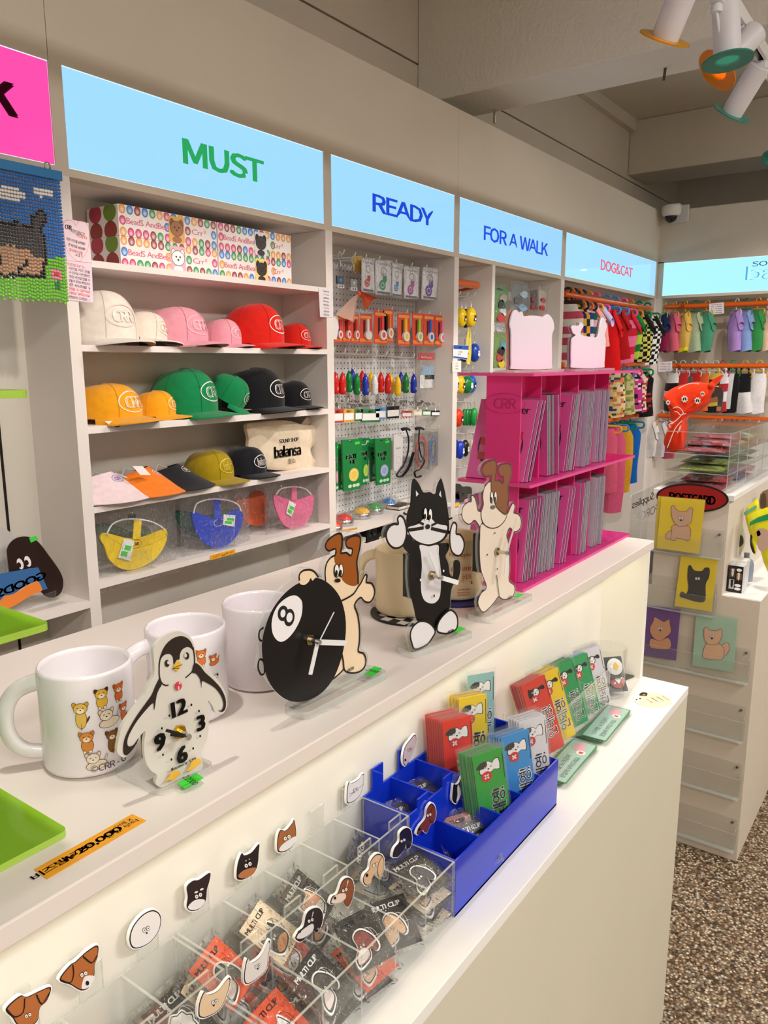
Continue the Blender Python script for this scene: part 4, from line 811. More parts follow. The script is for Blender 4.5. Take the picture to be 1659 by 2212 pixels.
def clip_pack(label, card, kind, M):
    k = (card, kind); grp = 'bagged multi clips in the trays'
    if k in _cp: return dup(_cp[k], M, label, grp)
    t = thing('clip_pack', label, 'clip pack', M=M, group=grp); f = Fr((0, 0, 0), (1, 0, 0), (0, 1, 0)); c, tc = CCOL[card]
    m = MB(); m.fbox(f, -.025, -.03, .025, .026, 0, .0006, c); m.text('MULTI CLIP', f, -.003, .018, .0052, .0008, tc, bold=.04, width=.04)
    for a in (.0055, .009): m.stroke(ell(.008, -.004, a, .0115), .0004, f, .0008, tc, closed=True)
    m.stroke([(-.004, -.004), (.02, -.004)], .0004, f, .0008, tc); m.build('card', 'print', t, world=False)
    m = MB(); f2 = Fr((-.006, -.008, 0), (math.cos(.2), math.sin(.2), 0), (-math.sin(.2), math.cos(.2), 0)); animal(m, f2, kind, .0155, .0012); m.build('clip_head', 'print', t, world=False)
    wrinkled(.06, .068, .0048, len(_cp)*7+3).build('clear_bag', 'film', t, smooth=True, world=False)
    _cp[k] = t; return t
def cmp_(xi, row, dz=0., rz=0., tilt=.9, dx=0., dy=0., x0=.7168):
    """pose inside compartment xi (counted from the blue tray's near end, negative in the clear trays) of row 0 front / 1 back"""
    x = x0+(xi+.5)*PT+dx; y = (TF+TM)/2+.0 if row == 0 else (TM+TB)/2; z = CL+.012+dz
    return Matrix.Translation((x, y+dy, z)) @ Matrix.Rotation(rz, 4, 'Z') @ Matrix.Rotation(tilt, 4, 'X')
CP = [
 ('bagged clip with white cat head on a black card, in the blue tray', 'black', 'white', cmp_(0, 1, .058, -.35, .55)), ('bagged clip with white poodle on a black card, in the blue tray', 'black', 'poodle', cmp_(1, 1, .066, -.3, .35)),
 ('bagged clip on a reddish card in the blue front compartment', 'brown', 'white', cmp_(1, 0, .034, -.5, .75, -.004, .012)), ('bagged clip on a black card leaning in the blue front compartment', 'black', 'tan', cmp_(1, 0, .026, -.4, .8, .008, -.006)),
 ('bagged clip with dark spaniel on a black card beside the blue tray', 'black', 'black', cmp_(-1, 0, .052, -.2, .25)), ('bagged clip with beige card second in the pile beside the blue tray', 'cream', 'beige', cmp_(-1, 0, .03, -.1, .12)), ('bagged clip on a black card low in the pile beside the blue tray', 'black', 'grey', cmp_(-1, 0, .016, .1, .06)), ('bagged clip with cream card at the bottom of the pile beside the blue tray', 'cream', 'spaniel', cmp_(-1, 0, .002, -.2, .02)),
 ('bagged clip with white cat beside the blue tray, back row of the clear tray', 'black', 'white', cmp_(-1, 1, .04, .5, .7)), ('bagged clip with cream card under the white cat clip', 'cream', 'white', cmp_(-1, 1, .01, .2, .15)),
 ('bagged clip with beige spaniel on a black card in the clear tray', 'black', 'beige', cmp_(-2, 0, .022, -.5, .5, .006)), ('bagged clip with reddish spaniel on a black card in the clear tray', 'black', 'spaniel', cmp_(-3, 0, .038, -.3, .55, .01)), ('bagged clip on an orange card under the reddish spaniel clip', 'orange', 'beige', cmp_(-3, 0, .012, -.1, .3, .012)), ('bagged clip on a black card at the foot of the reddish spaniel pile', 'black', 'grey', cmp_(-3, 0, .0, -.2, .1)),
 ('bagged clip with shiba head on a black card in the clear tray', 'black', 'shiba', cmp_(-3, 1, .062, .35, .6)), ('bagged clip on a black card below the shiba clip', 'black', 'tan', cmp_(-3, 1, .03, .2, .3)),
 ('bagged clip with black and tan dog on a cream card', 'cream', 'tan', cmp_(-4, 1, .06, .35, .55)), ('bagged clip with orange card under the black and tan dog clip', 'orange', 'shiba', cmp_(-4, 1, .036, .3, .5, .006, -.01)), ('bagged clip low in the black and tan dog compartment', 'orange', 'tan', cmp_(-4, 1, .01, .3, .3)),
 ('bagged clip with grey dog on an orange card', 'orange', 'grey', cmp_(-5, 1, .058, .3, .6, -.006)), ('bagged clip on a cream card behind the grey dog clip', 'cream', 'grey', cmp_(-5, 1, .04, .5, .75, -.016, .008)), ('bagged clip on an orange card under the grey dog clip', 'orange', 'white', cmp_(-5, 1, .015, .1, .25)),
 ('bagged clip with grey and white spaniel on a black card', 'black', 'grey', cmp_(-4, 0, .036, .2, .62)), ('bagged clip on a black card under the grey and white spaniel clip', 'black', 'spaniel', cmp_(-4, 0, .012, .0, .25)),
 ('bagged clip with white dog on an orange card, front row', 'orange', 'white', cmp_(-5, 0, .03, .1, .5)), ('bagged clip on a black card under the white dog clip, front row', 'black', 'white', cmp_(-5, 0, .008, .3, .2)),
 ('bagged clip on a black card in the near clear tray with a round head', 'black', 'poodle', cmp_(-6, 1, .045, .1, .55)), ('bagged clip on an orange card in the near clear tray', 'orange', 'poodle', cmp_(-7, 1, .04, .0, .5)), ('bagged clip on a black card in the near tray front row', 'black', 'beige', cmp_(-6, 0, .03, .2, .4)), ('bagged clip on a cream card in the near tray, back row', 'cream', 'poodle', cmp_(-8, 1, .04, .2, .5)), ('bagged clip on an orange card in the near tray front row', 'orange', 'beige', cmp_(-7, 0, .03, .2, .4))]
for a in CP: clip_pack(*a)

# ------------------------------------------------------------------ long printed sign cards in clear sleeves
_cd = {}
def dogface(m, f, n, cx, cy, s, cat=False):
    def pl(c, pts, k): m.flat(smoothpts([(cx+a*s, cy+b*s) for a, b in pts], 2), f, n+k*.0001, c)
    if cat:
        pl(K, [(-1, -.9), (-1.05, .2), (-.85, 1), (-.4, .7), (.3, .75), (1, .5), (1.2, -.2), (.9, -.9), (0, -1.1)], 0); pl(0xf4f2f2, [(-.1, -.9), (0, .0), (.3, .6), (.9, .3), (1, -.4), (.6, -.9)], 1); pl(K, [(.9, .4), (1.9, .7), (2.3, .1), (2, -.3), (1.2, .1)], 1)
    else:
        pl(K, [(-1.1, -.9), (-1, .1), (-.5, .85), (.4, 1), (1, .5), (1.3, .9), (2.1, 1), (2.2, -.9), (1.2, -.7), (.4, -1.1)], 0); pl(0xf4f2f2, [(-1, -.8), (-.9, .1), (-.45, .75), (.4, .9), (1, .42), (1.3, .8), (2, .88), (2.05, -.8), (1.2, -.6), (.4, -1)], 1); pl(0x3a3836, [(-1.6, .2), (-.9, .95), (.1, .95), (.1, .2), (-.6, -.1)], 2)
    for q in (-.25, .75): m.flat(ell(cx+q*s, cy+.05*s, .16*s, n=10), f, n+.0004, 0xf4f2f2 if cat else K); m.flat(ell(cx+q*s, cy+.05*s, .1*s, n=10), f, n+.0005, K if cat else 0xf4f2f2)
    m.flat(ell(cx+.3*s, cy-.3*s, .14*s, n=8), f, n+.0004, K); m.flat(ell(cx-.1*s, cy-1.45*s, .85*s, n=18), f, n+.0004, 0xd23a34)
    for a in (PI/4, -PI/4): d = .45*s; m.stroke([(cx-.1*s-d*math.cos(a), cy-1.45*s-d*math.sin(a)), (cx-.1*s+d*math.cos(a), cy-1.45*s+d*math.sin(a))], .25*s, f, n+.00055, 0xf6eaea)
def sign_card(label, col, M, cat=False, h=.155, grp='sign cards in clear sleeves', flat=False):
    k = (col, cat, h, flat)
    if k in _cd: return dup(_cd[k], M, label, grp)
    t = thing('sign_card', label, 'card', M=M, group=grp); f = Fr((0, 0, 0), (1, 0, 0), (0, 1, 0)); w = .045
    m = MB(); m.prism(rrect(0, -h+.004, w, -.004, .002), f, 0, .0007, col)
    if flat:
        m.prism(rrect(.002, -h+.006, w-.002, -.006, .002), f, .0007, .0008, 0xa9cfc4); m.flat(ell(.022, -.03, .011, .010), f, .001, 0xf0a8bc)
        for a in (-.006, .004): m.flat(ell(.022+a, -.017, .0028, .008), f, .0011, 0xf0a8bc)
        m.flat(ell(.03, -.045, .008), f, .0011, 0xf6f0f0)
        for a in (PI/4, -PI/4): m.stroke([(.03-.0045*math.cos(a), -.045-.0045*math.sin(a)), (.03+.0045*math.cos(a), -.045+.0045*math.sin(a))], .0028, f, .0013, 0xd23a34)
        m.text('도어벨 노크금지', f, .017, -.1, .0075, .001, 0x24322e, rot=PI/2, width=.075); m.text('문앞에 부탁드려요', f, .032, -.1, .0075, .001, 0x24322e, rot=PI/2, width=.075)
    else:
        dogface(m, f, .0009, .018, -.026, .0092, cat); m.text('안돼영!', f, .031, -.092, .017, .0009, 0xf6f6f6, bold=.05, rot=PI/2, width=.062); m.text('안돼영!', f, .031, -.092, .016, .001, 0x20242a, bold=.0, rot=PI/2, width=.06)
        m.flat([(.0425, -.05), (.0435, -.05), (.0435, -.012), (.0425, -.012)], f, .0009, 0x2a2a2a)
    m.build('card', 'print', t, world=False)
    m = MB(); m.add([(-.003, -h, -.0006), (w+.003, -h, -.0006), (w+.003, .003, -.0006), (-.003, .003, -.0006)], [(0, 1, 2, 3)], 0xffffff); m.add([(-.003, -h, .0016), (w+.003, -h, .0016), (w+.003, .003, .0016), (-.003, .003, .0016)], [(0, 1, 2, 3)], 0xffffff)
    m.build('clear_sleeve', 'sleeve', t, world=False); _cd[k] = t; return t
def stack(what, where, col, T, B, n, step, yaw=-.6, cat=False, back=None):
    T, B = Vector(T), Vector(B); e = Vector((math.cos(yaw), math.sin(yaw), 0)); up = (T-B); h = up.length; up.normalize()
    nz = e.cross(up).normalized(); e = up.cross(nz).normalized()
    for i in range(n):
        c = col if not (back and i >= back[1]) else back[0]
        p = T+Vector(step)*i+Vector((rnd.uniform(-.0012, .0012), 0, rnd.uniform(-.002, .002)))
        M = Matrix(((e.x, up.x, nz.x, p.x), (e.y, up.y, nz.y, p.y), (e.z, up.z, nz.z, p.z), (0, 0, 0, 1)))
        pos = ('front', 'second', 'third', 'fourth', 'fifth', 'sixth', 'seventh', 'eighth', 'ninth')[i]
        sign_card(f'{what} {"cat" if cat else "dog"} sign card, {pos} of stack {where}', c, M, cat, round(h, 4))
stack('red', 'in the blue tray', 0xe5341f, (.855, .522, .966), (.862, .514, .803), 9, (.0, .0036, 0))
stack('yellow', 'in the blue tray', 0xf3d414, (.916, .532, .974), (.920, .526, .81), 5, (0, .004, .0))
stack('green', 'in the blue tray front row', 0x2fa53c, (.822, .456, .947), (.845, .446, .799), 7, (-.0008, .0032, .0004))
stack('blue', 'in the blue tray front row', 0x3a95dc, (.905, .458, .938), (.922, .446, .799), 6, (-.0008, .0036, 0))
stack('white', 'in the blue tray front row', 0xe3e2e8, (.962, .458, .940), (.974, .446, .799), 5, (-.001, .004, .001))
stack('pale teal', 'alone at the back of the blue tray', 0x8fc0c0, (.968, .547, .988), (.970, .544, .81), 1, (0, 0, 0))
stack('red', 'in the clear card holder', 0xe0402c, (1.063, .506, .945), (1.112, .484, .80), 6, (-.0008, .0034, 0), cat=True)
stack('yellow', 'in the clear card holder', 0xf0d020, (1.132, .512, .936), (1.172, .488, .798), 5, (-.0006, .0036, 0), cat=True)
stack('dark green', 'in the clear card holder', 0x1f9a58, (1.205, .516, .927), (1.236, .49, .798), 5, (-.0006, .0036, 0), cat=True)
stack('leaf green', 'in the clear card holder', 0x24a05c, (1.278, .518, .918), (1.298, .492, .798), 4, (-.0006, .004, 0), cat=True, back=(0x9cc4ea, 2))
stack('pale grey', 'at the end of the clear card holder', 0xdcd8e2, (1.35, .520, .912), (1.36, .495, .798), 5, (0, .0036, 0), cat=True)
t = thing('card_holder', 'clear acrylic holder with slanted front holding sign cards beside the glass', 'card holder', (1.26, .49, CL))
g = Fr((0, .474, 0), (1, 0, 0), (0, 0, 1))
slab(t, [(1.10, CL+.001), (1.395, CL+.001), (1.395, CL+.079), (1.10, CL+.079)], g, -.002, .0, name='front_plate')
for x in (1.10, 1.165, 1.232, 1.297, 1.345, 1.395):
    g2 = Fr((x, .474, 0), (0, 1, 0), (0, 0, 1)); slab(t, [(0.001, CL+.001), (.078, CL+.001), (.078, CL+.079), (0.001, CL+.079)], g2, -.001, .001, name='divider_plate')
for k, (P1, P2, nm) in enumerate((((1.0643, .4271), (1.215, .424), 'nearer the blue tray'), ((1.2274, .4296), (1.385, .428), 'nearer the glass'))):
    d = Vector((P2[0]-P1[0], P2[1]-P1[1], 0)).normalized(); up = d; e = Vector((up.y, -up.x, 0)); 
    for i in range(4):
        yaw = (i-1.5)*.035; u2 = Matrix.Rotation(yaw, 3, 'Z') @ up; e2 = Vector((u2.y, -u2.x, 0)); p = Vector((P2[0], .472, CL+.0012+i*.0026)); 
        M = Matrix(((e2.x, u2.x, 0, p.x), (e2.y, u2.y, 0, p.y), (0, 0, 1, p.z), (0, 0, 0, 1)))
        sign_card(f'pale green rabbit door card, {("lowest","second","third","topmost")[i]} of the flat pile '+nm, 0x2f8a4a, M, False, .155, 'flat door sign cards', True)
# ------------------------------------------------------------------ glass of badges
gc = Vector((1.452, .500, CL)); r_ = .036
t = thing('drinking_glass', 'clear drinking glass full of bagged button badges', 'glass', gc)
MB().lathe([(0, .0004), (r_*.93, .0004), (r_*.95, .004), (r_, .10), (r_-.002, .1005), (r_-.0035, .099), (r_*.9, .012), (0, .010)], gc, 0xffffff, 48).build('glass_body', 'glass', t, smooth=60)
BD = [('white button badge with yellow square in the glass', 0xeeeef2, 0xf0c050, (-.004, -.016, .062), .5), ('pink button badge with white diamond in the glass', 0xb86a70, 0xf4f2f2, (.002, -.020, .032), .75), ('silver button badge low in the glass', 0xc8c8cc, 0x8a8a90, (.010, .006, .03), .2), ('dark button badge at the bottom of the glass', 0x3a3a40, 0xd0d0d4, (-.008, .006, .018), .1)]
for lb, c1, c2, off, tl in BD:
    M = Matrix.Translation(gc+Vector(off)) @ Matrix.Rotation(-.75, 4, 'Z') @ Matrix.Rotation(PI/2-tl, 4, 'X')
    b_ = thing('button_badge', lb, 'badge', M=M, group='button badges in the glass'); f = Fr((0, 0, 0), (1, 0, 0), (0, 1, 0))
    MB().lathe([(.016, -.002), (.0165, 0), (.013, .003), (0, .0042)], (0, 0, 0), c1, 28).build('badge_face', 'gloss', b_, smooth=True, world=False)
    m = MB(); m.flat([(0, -.009), (.0065, 0), (0, .009), (-.0065, 0)], f, .0046, c2); m.build('emblem', 'print', b_, world=False)
    m = MB(); m.fbox(f, -.019, -.022, .019, .02, -.0045, -.0035, 0x35353a); m.build('backing_card', 'print', b_, world=False)
bp_ = thing('badge_pack', 'flat bagged badges lying on the counter behind the glass', 'badge', onZ(1350, 1458, CL+.003)); g = zfr(onZ(1350, 1458, CL+.001), (1, -.3, 0))
m = MB(); m.fbox(g, -.03, -.018, .02, .02, 0, .003, 0x55524e); m.text('CRR', g, -.005, .008, .006, .0034, 0xe8e8e8); m.build('card', 'print', bp_)
# ------------------------------------------------------------------ oval price note with dog heads
zo = (1060, 1370, 3.95)
g = Fr((0, 0, CL+.0003), (1, 0, 0), (0, 1, 0)); Q = [(1232, 575), (1275, 530), (1360, 500), (1450, 510), (1530, 550), (1545, 590), (1490, 618), (1400, 625), (1300, 612)]
t = thing('price_note', 'cream oval paper note with small dogs and handwritten prices on the worktop', 'price label', onZ(1410, 1513, CL))
m = MB(); m.prism(g.px(smoothpts(Q, 3), *zo), g, 0, .0004, 0xf3eec2); art(m, g, [('f', 0xf4f2ee, [(1220, 570), (1232, 550), (1280, 545), (1285, 565), (1250, 580)]), ('e', K, 1245, 562, 9, 5), ('e', K, 1275, 553, 9, 5), ('f', 0x2a2626, [(1268, 520), (1290, 500), (1335, 505), (1330, 530), (1290, 528)]), ('e', 0xc98a50, 1308, 522, 14, 6)], zo, n=.0007)
q = onZ(1060+1390/3.95, 1370+560/3.95, CL); ud = Vector((math.cos(.85), math.sin(.85)))
for i, (s_, c) in enumerate((('CRR 비즈', 0xc8463c), ('1 ₩2,000', 0x3a2e2a), ('3 ₩5,000', 0x3a2e2a), ('부탁드려요', 0xb0503c))): m.text(s_, g, q.x-.012+i*.011, q.y+.004-i*.007, .0042, .0008, c, rot=.95, width=.022)
m.build('paper', 'paper', t)
# ------------------------------------------------------------------ hat shelves: boxes
def pxof(P):
    d = np.array(P)-np.array([0, 0, ZC]); z = d @ _fw; return (W/2+F*(d @ _r)/z, H/2-F*(d @ _u)/z)
def inpoly(p, q):
    c = False; x, y = p
    for i in range(len(q)):
        (x1, y1), (x2, y2) = q[i-1], q[i]
        if (y1 > y) != (y2 > y) and x < (x2-x1)*(y-y1)/(y2-y1)+x1: c = not c
    return c
def bubble(m, f, x, y, rx, ry, col, n):
    r_, g_, b_ = (col >> 16)/255, (col >> 8 & 255)/255, (col & 255)/255
    for k, t in enumerate((0, .35, .7)): m.flat(ell(x, y-ry*.1*k, rx*(1-.3*k), ry*(1-.3*k), 14), f, n+k*.00008, (r_+(1-r_)*t, g_+(1-g_)*t, b_+(1-b_)*t))
BC = [0xd8487c, 0x3f9a5c, 0x3f86d8, 0xf0a656, 0x9a3a40]
SZ = [z1 for z0, z1 in SH]
def bead_box(label, x0, y0, z0, w, d, h, face, seed, grp='printed bead kit boxes'):
    t = thing('craft_box', label, 'box', (x0+w/2, y0+d/2, z0), 0, grp); f = Fr((x0, y0, z0), (1, 0, 0), (0, 0, 1)); s_ = Fr((x0, y0+d, z0), (0, -1, 0), (0, 0, 1)); r2 = random.Random(seed)
    MB().box(x0, y0, z0, x0+w, y0+d, z0+h, 0xfbf6f4).build('carton', 'paper', t, bevel=.001)
    m = MB(); c = .0205; nx = int(w/c); seq = [r2.randrange(5) for _ in range(nx*3)]
    for j, v in enumerate((.86, .5, .14)):
        for i in range(nx):
            if j == 1 and (1 <= i <= 5 or 7 <= i <= 8 or 10 <= i <= 12): continue
            bubble(m, f, (i+.5)*w/nx, v*h, c*.45, h*.155, BC[seq[j*nx+i]], .0003)
    m.text('BeadS AndBeadS', f, w*.30, h*.5, h*.19, .0006, 0xe0688c, width=w*.46, bold=-.012); m.text('Crr®', f, w*.80, h*.5, h*.19, .0006, 0xe0688c, width=w*.16, bold=-.012)
    bg, fc, er = face; cx, cy = w*.56, h*.48; m.flat(rrect(cx-.024, cy-.030, cx+.024, cy+.030, .004), f, .0007, bg)
    for q in (-1, 1): m.flat(ell(cx+q*.014, cy+.013, .0075, .012, 12), f, .0009, K); m.flat(ell(cx+q*.014, cy+.013, .0065, .011, 12), f, .001, er)
    m.flat(ell(cx, cy-.024, .0145, .008, 14), f, .0009, fc); m.flat(ell(cx, cy+.002, .0205, .0185), f, .0011, K); m.flat(ell(cx, cy+.002, .0193, .0173), f, .0012, fc)
    for q in (-1, 1): m.flat(ell(cx+q*.006, cy+.005, .0026, n=8), f, .0014, K)
    m.flat(ell(cx, cy-.002, .0032, .0024, 8), f, .0014, K); m.build('printed_front', 'print', t)
    m = MB(); bubs = [(.25, .25, 0), (.25, .75, 4), (.75, .25, 1), (.75, .75, 1), (.25, 1.0, 0)]
    for a in (.28, .74):
        for b_, c_ in ((.2, 0xa04038), (.78, 0x7a9a3a) if a > .5 else (.78, 0xc0405a)): m.flat([(x, max(0., min(h, y))) for x, y in ell(a*d, b_*h, d*.2, h*.3, 20)], s_, .0003, c_)
    m.build('printed_side', 'print', t)
p0 = onZ(262, 571, SZ[0]); bw, bh, y0 = .298, .0695, p0.y
y0 = 1.597; x0 = onY(262, 560, y0).x
FACES = [(0xf3b8c8, 0xffffff, 0xf4f0ea), (0xe9b65a, 0xa86a3c, 0x8a5230), (0xf6e08a, 0x3a2c26, 0x2c201c), (0xf2eef0, 0x3a3636, 0x1c1a1a)]
bx = [('lower left bead kit box with white dog picture', 0, 0), ('upper left bead kit box with brown poodle picture', 0, 1), ('lower right bead kit box with black and tan dog picture', 1, 0), ('upper right bead kit box with black cat picture', 1, 1)]
for k, (lb, i, j) in enumerate(bx): bead_box(lb+' on the top shelf', x0+i*(bw+.004), y0+.001, SZ[0]+.0004+j*(bh+.0004), bw-(.018 if i else 0), .122, bh, FACES[k], 11+k)

# ------------------------------------------------------------------ caps
class CrownFr:
    def __init__(s, fn): s.fn = fn
    def __call__(s, p, n=0): return s.fn(p[0], p[1], n)
def cap(label, u, shelf, col, yaw, s=1., y=1.635, crush=1., tilt=0., logo=0xf4ece8, brimdrop=1., roll=0., txt='CRR', strap=None, under=None, grp='caps on the hat shelves', dz=0.):
    z0 = SZ[shelf]; x = onY(u, 800, y).x
    rx, ry, h = .083*s, .092*s, .108*s*crush; lift = .012*s
    M = Matrix.Translation((x, y, z0+.001+dz)) @ Matrix.Rotation(yaw-.3, 4, 'Z') @ Matrix.Rotation(roll, 4, 'X') @ Matrix.Rotation(tilt, 4, 'Y')
    t = thing('cap', label, 'cap', M=M, group=grp)
    def crown(a, v, n=0):
        f = math.cos(v*PI/2)**.62; fz = math.sin(v*PI/2)**.9; fb = 1+.10*math.cos(a)*v*(1-v)*2
        crease = 1+.012*math.cos(6*a)*(1-v)
        return Vector(((ry*f*fb*crease+n)*math.cos(a), (rx*f*crease+n)*math.sin(a), lift+h*fz*(1+.05*math.cos(a))))
    m = MB(); m.grid(lambda a, v: crown(a*2*PI, v*.999), 36, 11, col, cu=True); m.build('crown', 'fabric', t, smooth=60, world=False)
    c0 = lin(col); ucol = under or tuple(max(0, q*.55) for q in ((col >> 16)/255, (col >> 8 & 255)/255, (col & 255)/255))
    bl = .07*s; A = 1.15
    def br(a, r_, off=0):
        an = (a-.5)*2*A; e = crown(an, 0); ext = bl*(math.cos((a-.5)*PI)**.6) if abs(a-.5) < .499 else 0
        d = Vector((1, .25*math.sin(an), 0)).normalized()
        p = e+d*ext*r_; p.z = lift*1.0+.002-brimdrop*.014*s*(abs(math.sin(an))**2)*(.3+.7*r_)-.006*s*r_+off; return p
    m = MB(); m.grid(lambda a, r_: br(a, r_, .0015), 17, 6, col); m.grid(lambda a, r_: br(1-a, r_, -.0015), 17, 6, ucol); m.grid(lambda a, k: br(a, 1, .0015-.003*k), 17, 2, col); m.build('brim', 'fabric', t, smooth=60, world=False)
    MB().ball((0, 0, lift+h), .007*s, col, 10, 6, sz=.6).build('button', 'fabric', t, smooth=True, world=False)
    m = MB()      # stitched seams between the panels
    for k in range(6): m.tube([crown(k*PI/3+PI/6, v/8*.98, .0006) for v in range(9)], .0008*s, tuple(min(1., q*.85) for q in ((col >> 16)/255, (col >> 8 & 255)/255, (col & 255)/255)), n=4)
    m.build('seam', 'fabric', t, world=False)
    f = CrownFr(lambda p, q, n: crown(p/rx, (2/PI)*math.asin(max(.02, min(.97, (q/h)**1.1))), n+.0012))
    m = MB(); m.stroke(ell(0, h*.47, .043*s, .0235*s, 26), .0022*s, f, 0, logo, closed=True)
    if txt: m.text(txt, f, 0, h*.46, .024*s, .0003, logo, bold=.045, width=.056*s); m.text(txt, f, 0, h*.46, .023*s, .0008, col, bold=.0, width=.052*s)
    m.build('logo', 'print', t, world=False)
    if strap is not None:
        m = MB(); m.grid(lambda a, v: Vector(((ry*1.02)*math.cos(PI-.7+1.4*a)-strap*.02*a, rx*1.02*math.sin(PI-.7+1.4*a), lift+.004+v*.018*s)), 10, 2, 0x121214); m.build('strap', 'fabric', t, smooth=True, world=False)
    return t
WC, PK, RD, YW, GN, BKc = 0xefe6dc, 0xf0a3b4, 0xdb2318, 0xf2a81c, 0x12864e, 0x17171b
cap('large off-white embroidered cap on the upper hat shelf', 222, 1, WC, -1.25, 1., logo=0xe2d4c8, under=0x9a7440)
cap('small off-white cap propped on its black strap', 310, 1, 0xf0e4d6, -.9, .68, roll=-.25, logo=0xe6d6c8, strap=1, under=0x1a1616)
cap('large pink cap on the upper hat shelf', 380, 1, PK, -1.1, .98, crush=.8, logo=0xf6c6d0, under=0xb87a72)
cap('small pink cap with white oval logo', 480, 1, PK, -1.0, .62, strap=0, logo=0xfadde2)
cap('large red cap with white oval logo', 548, 1, RD, -1.0, 1.0, strap=0)
cap('small red cap with white oval logo', 634, 1, RD, -1.15, .62)
cap('large yellow cap with soft squashed crown', 222, 2, YW, -1.05, .98, crush=.72, under=0x1c1410)
cap('small yellow cap with tied strap', 328, 2, YW, -.75, .62, crush=.9, strap=1, under=0x2a1c10)
cap('large green cap with white CRR logo', 392, 2, GN, -.95, 1.0, strap=0)
cap('small green cap tipped up on its side', 478, 2, GN, -.6, .64, roll=0, tilt=.55, dz=.035)
cap('large black cap with white CRR logo', 545, 2, BKc, -1.0, 1.0)
cap('small black cap with white CRR logo', 628, 2, BKc, -1.15, .68)
cap('mustard cap with yellow shop lettering', 440, 3, 0xa88f14, -1.05, .78, crush=.9, logo=0xe6cf3a, txt='balansa', strap=1, under=0x141210)
cap('black cap with white shop lettering and long strap', 520, 3, 0x1b1d24, -1.1, .72, crush=.95, txt='balansa', strap=0)
# visors
def visor(label, u, shelf, col, yaw, s=1., y=1.64, lc=0xf4ece8, under=None):
    x = onY(u, 1050, y).x; M = Matrix.Translation((x, y, SZ[shelf]+.001)) @ Matrix.Rotation(yaw, 4, 'Z'); t = thing('sun_visor', label, 'visor', M=M, group='visors on the hat shelves')
    def sf(a, v, off=0): an = (a-.5)*2.5; r_ = (.07+.105*v)*s; return Vector((r_*math.cos(an)*1.0-.05*s, r_*math.sin(an)*.82, (.062*(1-v)**1.25*math.cos(an*.55)+.004)*s+off))
    m = MB(); m.grid(lambda a, v: sf(a, v, .001), 19, 9, col); m.grid(lambda a, v: sf(1-a, v, -.001), 19, 9, under or col); m.grid(lambda a, k: sf(a, 1, .001-.002*k), 19, 2, col); m.build('brim', 'fabric', t, smooth=60, world=False)
    f = CrownFr(lambda p, q, n: sf(.5+p/(.2*s), .22-q/(.105*s), .0022+n)); m = MB(); m.stroke(ell(0, 0, .021*s, .0105*s, 20), .0014, f, 0, lc, closed=True); m.text('CRR', f, 0, 0, .010*s, .0002, lc, bold=.03, width=.026*s); m.build('logo', 'print', t, world=False)
    m = MB(); m.tube([sf(.02, .1), sf(.02, .1)+Vector((-.03, .01, .01)), Vector((-.06*s, 0, .012)), sf(.98, .1)+Vector((-.03, -.01, .01)), sf(.98, .1)], .0022, 0xf4f2f0, n=6); m.build('elastic_band', 'fabric', t, smooth=True, world=False)
    return t
visor('pale pink visor with lilac logo', 222, 3, 0xf3dde2, -1.1, .95, lc=0x9a8ad0)
ov = visor('bright orange visor with hang tag', 305, 3, 0xf5821e, -.85, .95, under=0xd0480e)
visor('black visor with white logo', 372, 3, 0x1a1a20, -.95, .9)
g = Fr((0, 1.57, 0), (1, 0, 0), (0, 0, 1)); zo = (0, 600, 2.242)
m = MB(); q = g.px([(640, 912), (690, 912), (730, 955), (680, 955)], *zo); m.prism(q, g, 0, .0005, 0xf6f0f4); m.build('hang_tag', 'paper', ov)
t = tag(MB().tube([onY(690, 945, 1.60)*0+onZ(250, 1070, SZ[3]+.006), onZ(258, 1066, SZ[3]+.010), onZ(265, 1072, SZ[3]+.008), onZ(275, 1065, SZ[3]+.010), onZ(283, 1060, SZ[3]+.006), onZ(272, 1076, SZ[3]+.005), onZ(262, 1080, SZ[3]+.004)], .004, 0xf6f0ee, n=6).build('knotted_ribbon', 'fabric', smooth=True), 'white knotted ribbon lying in front of the pale pink visor', 'ribbon')
g = Fr((0, YA+.002, 0), (1, 0, 0), (0, 0, 1))
m = MB(); m.prism(g.px([(500, 694), (545, 694), (580, 718), (538, 728)], *zo), Fr((0, YA-.004, 0), (1, 0, 0), (0, 0, 1)), 0, .0006, 0xf8eef2); m.flat(ell(*g.px([(560, 718)], *zo)[0], .008, .003), Fr((0, YA-.004, 0), (1, 0, 0), (0, 0, 1)), .0008, 0xb04a6a)
tag(m.build('hang_tag', 'paper'), 'white hang tag dangling over the shelf edge below the yellow cap', 'tag')
# tote bag
f = Fr((0, 1.615, 0), (1, 0, 0), (0, 0, 1)); out_ = [(1195, 712), (1260, 700), (1380, 690), (1470, 712), (1550, 722), (1535, 790), (1502, 830), (1520, 880), (1545, 905), (1535, 925), (1400, 935), (1215, 915), (1200, 860), (1205, 780)]
tb = thing('tote_bag', 'cream canvas tote bag with SOUND SHOP balansa print', 'bag', onY(615, 1012, 1.615))
P = f.px(smoothpts(out_, 3), *zo); cx, cy = sum(p[0] for p in P)/len(P), sum(p[1] for p in P)/len(P)
m = MB(); rings = [[f((cx+(p[0]-cx)*k, cy+(p[1]-cy)*k), .018*math.sqrt(max(0, 1-k**3))) for p in P] for k in (1, .96, .85, .6, .3)]; N = len(P)
vs = [v for r_ in rings for v in r_]+[f((cx, cy), .018)]; fs = [(j*N+i, j*N+(i+1) % N, (j+1)*N+(i+1) % N, (j+1)*N+i) for j in range(4) for i in range(N)]+[(4*N+i, 4*N+(i+1) % N, 5*N) for i in range(N)]
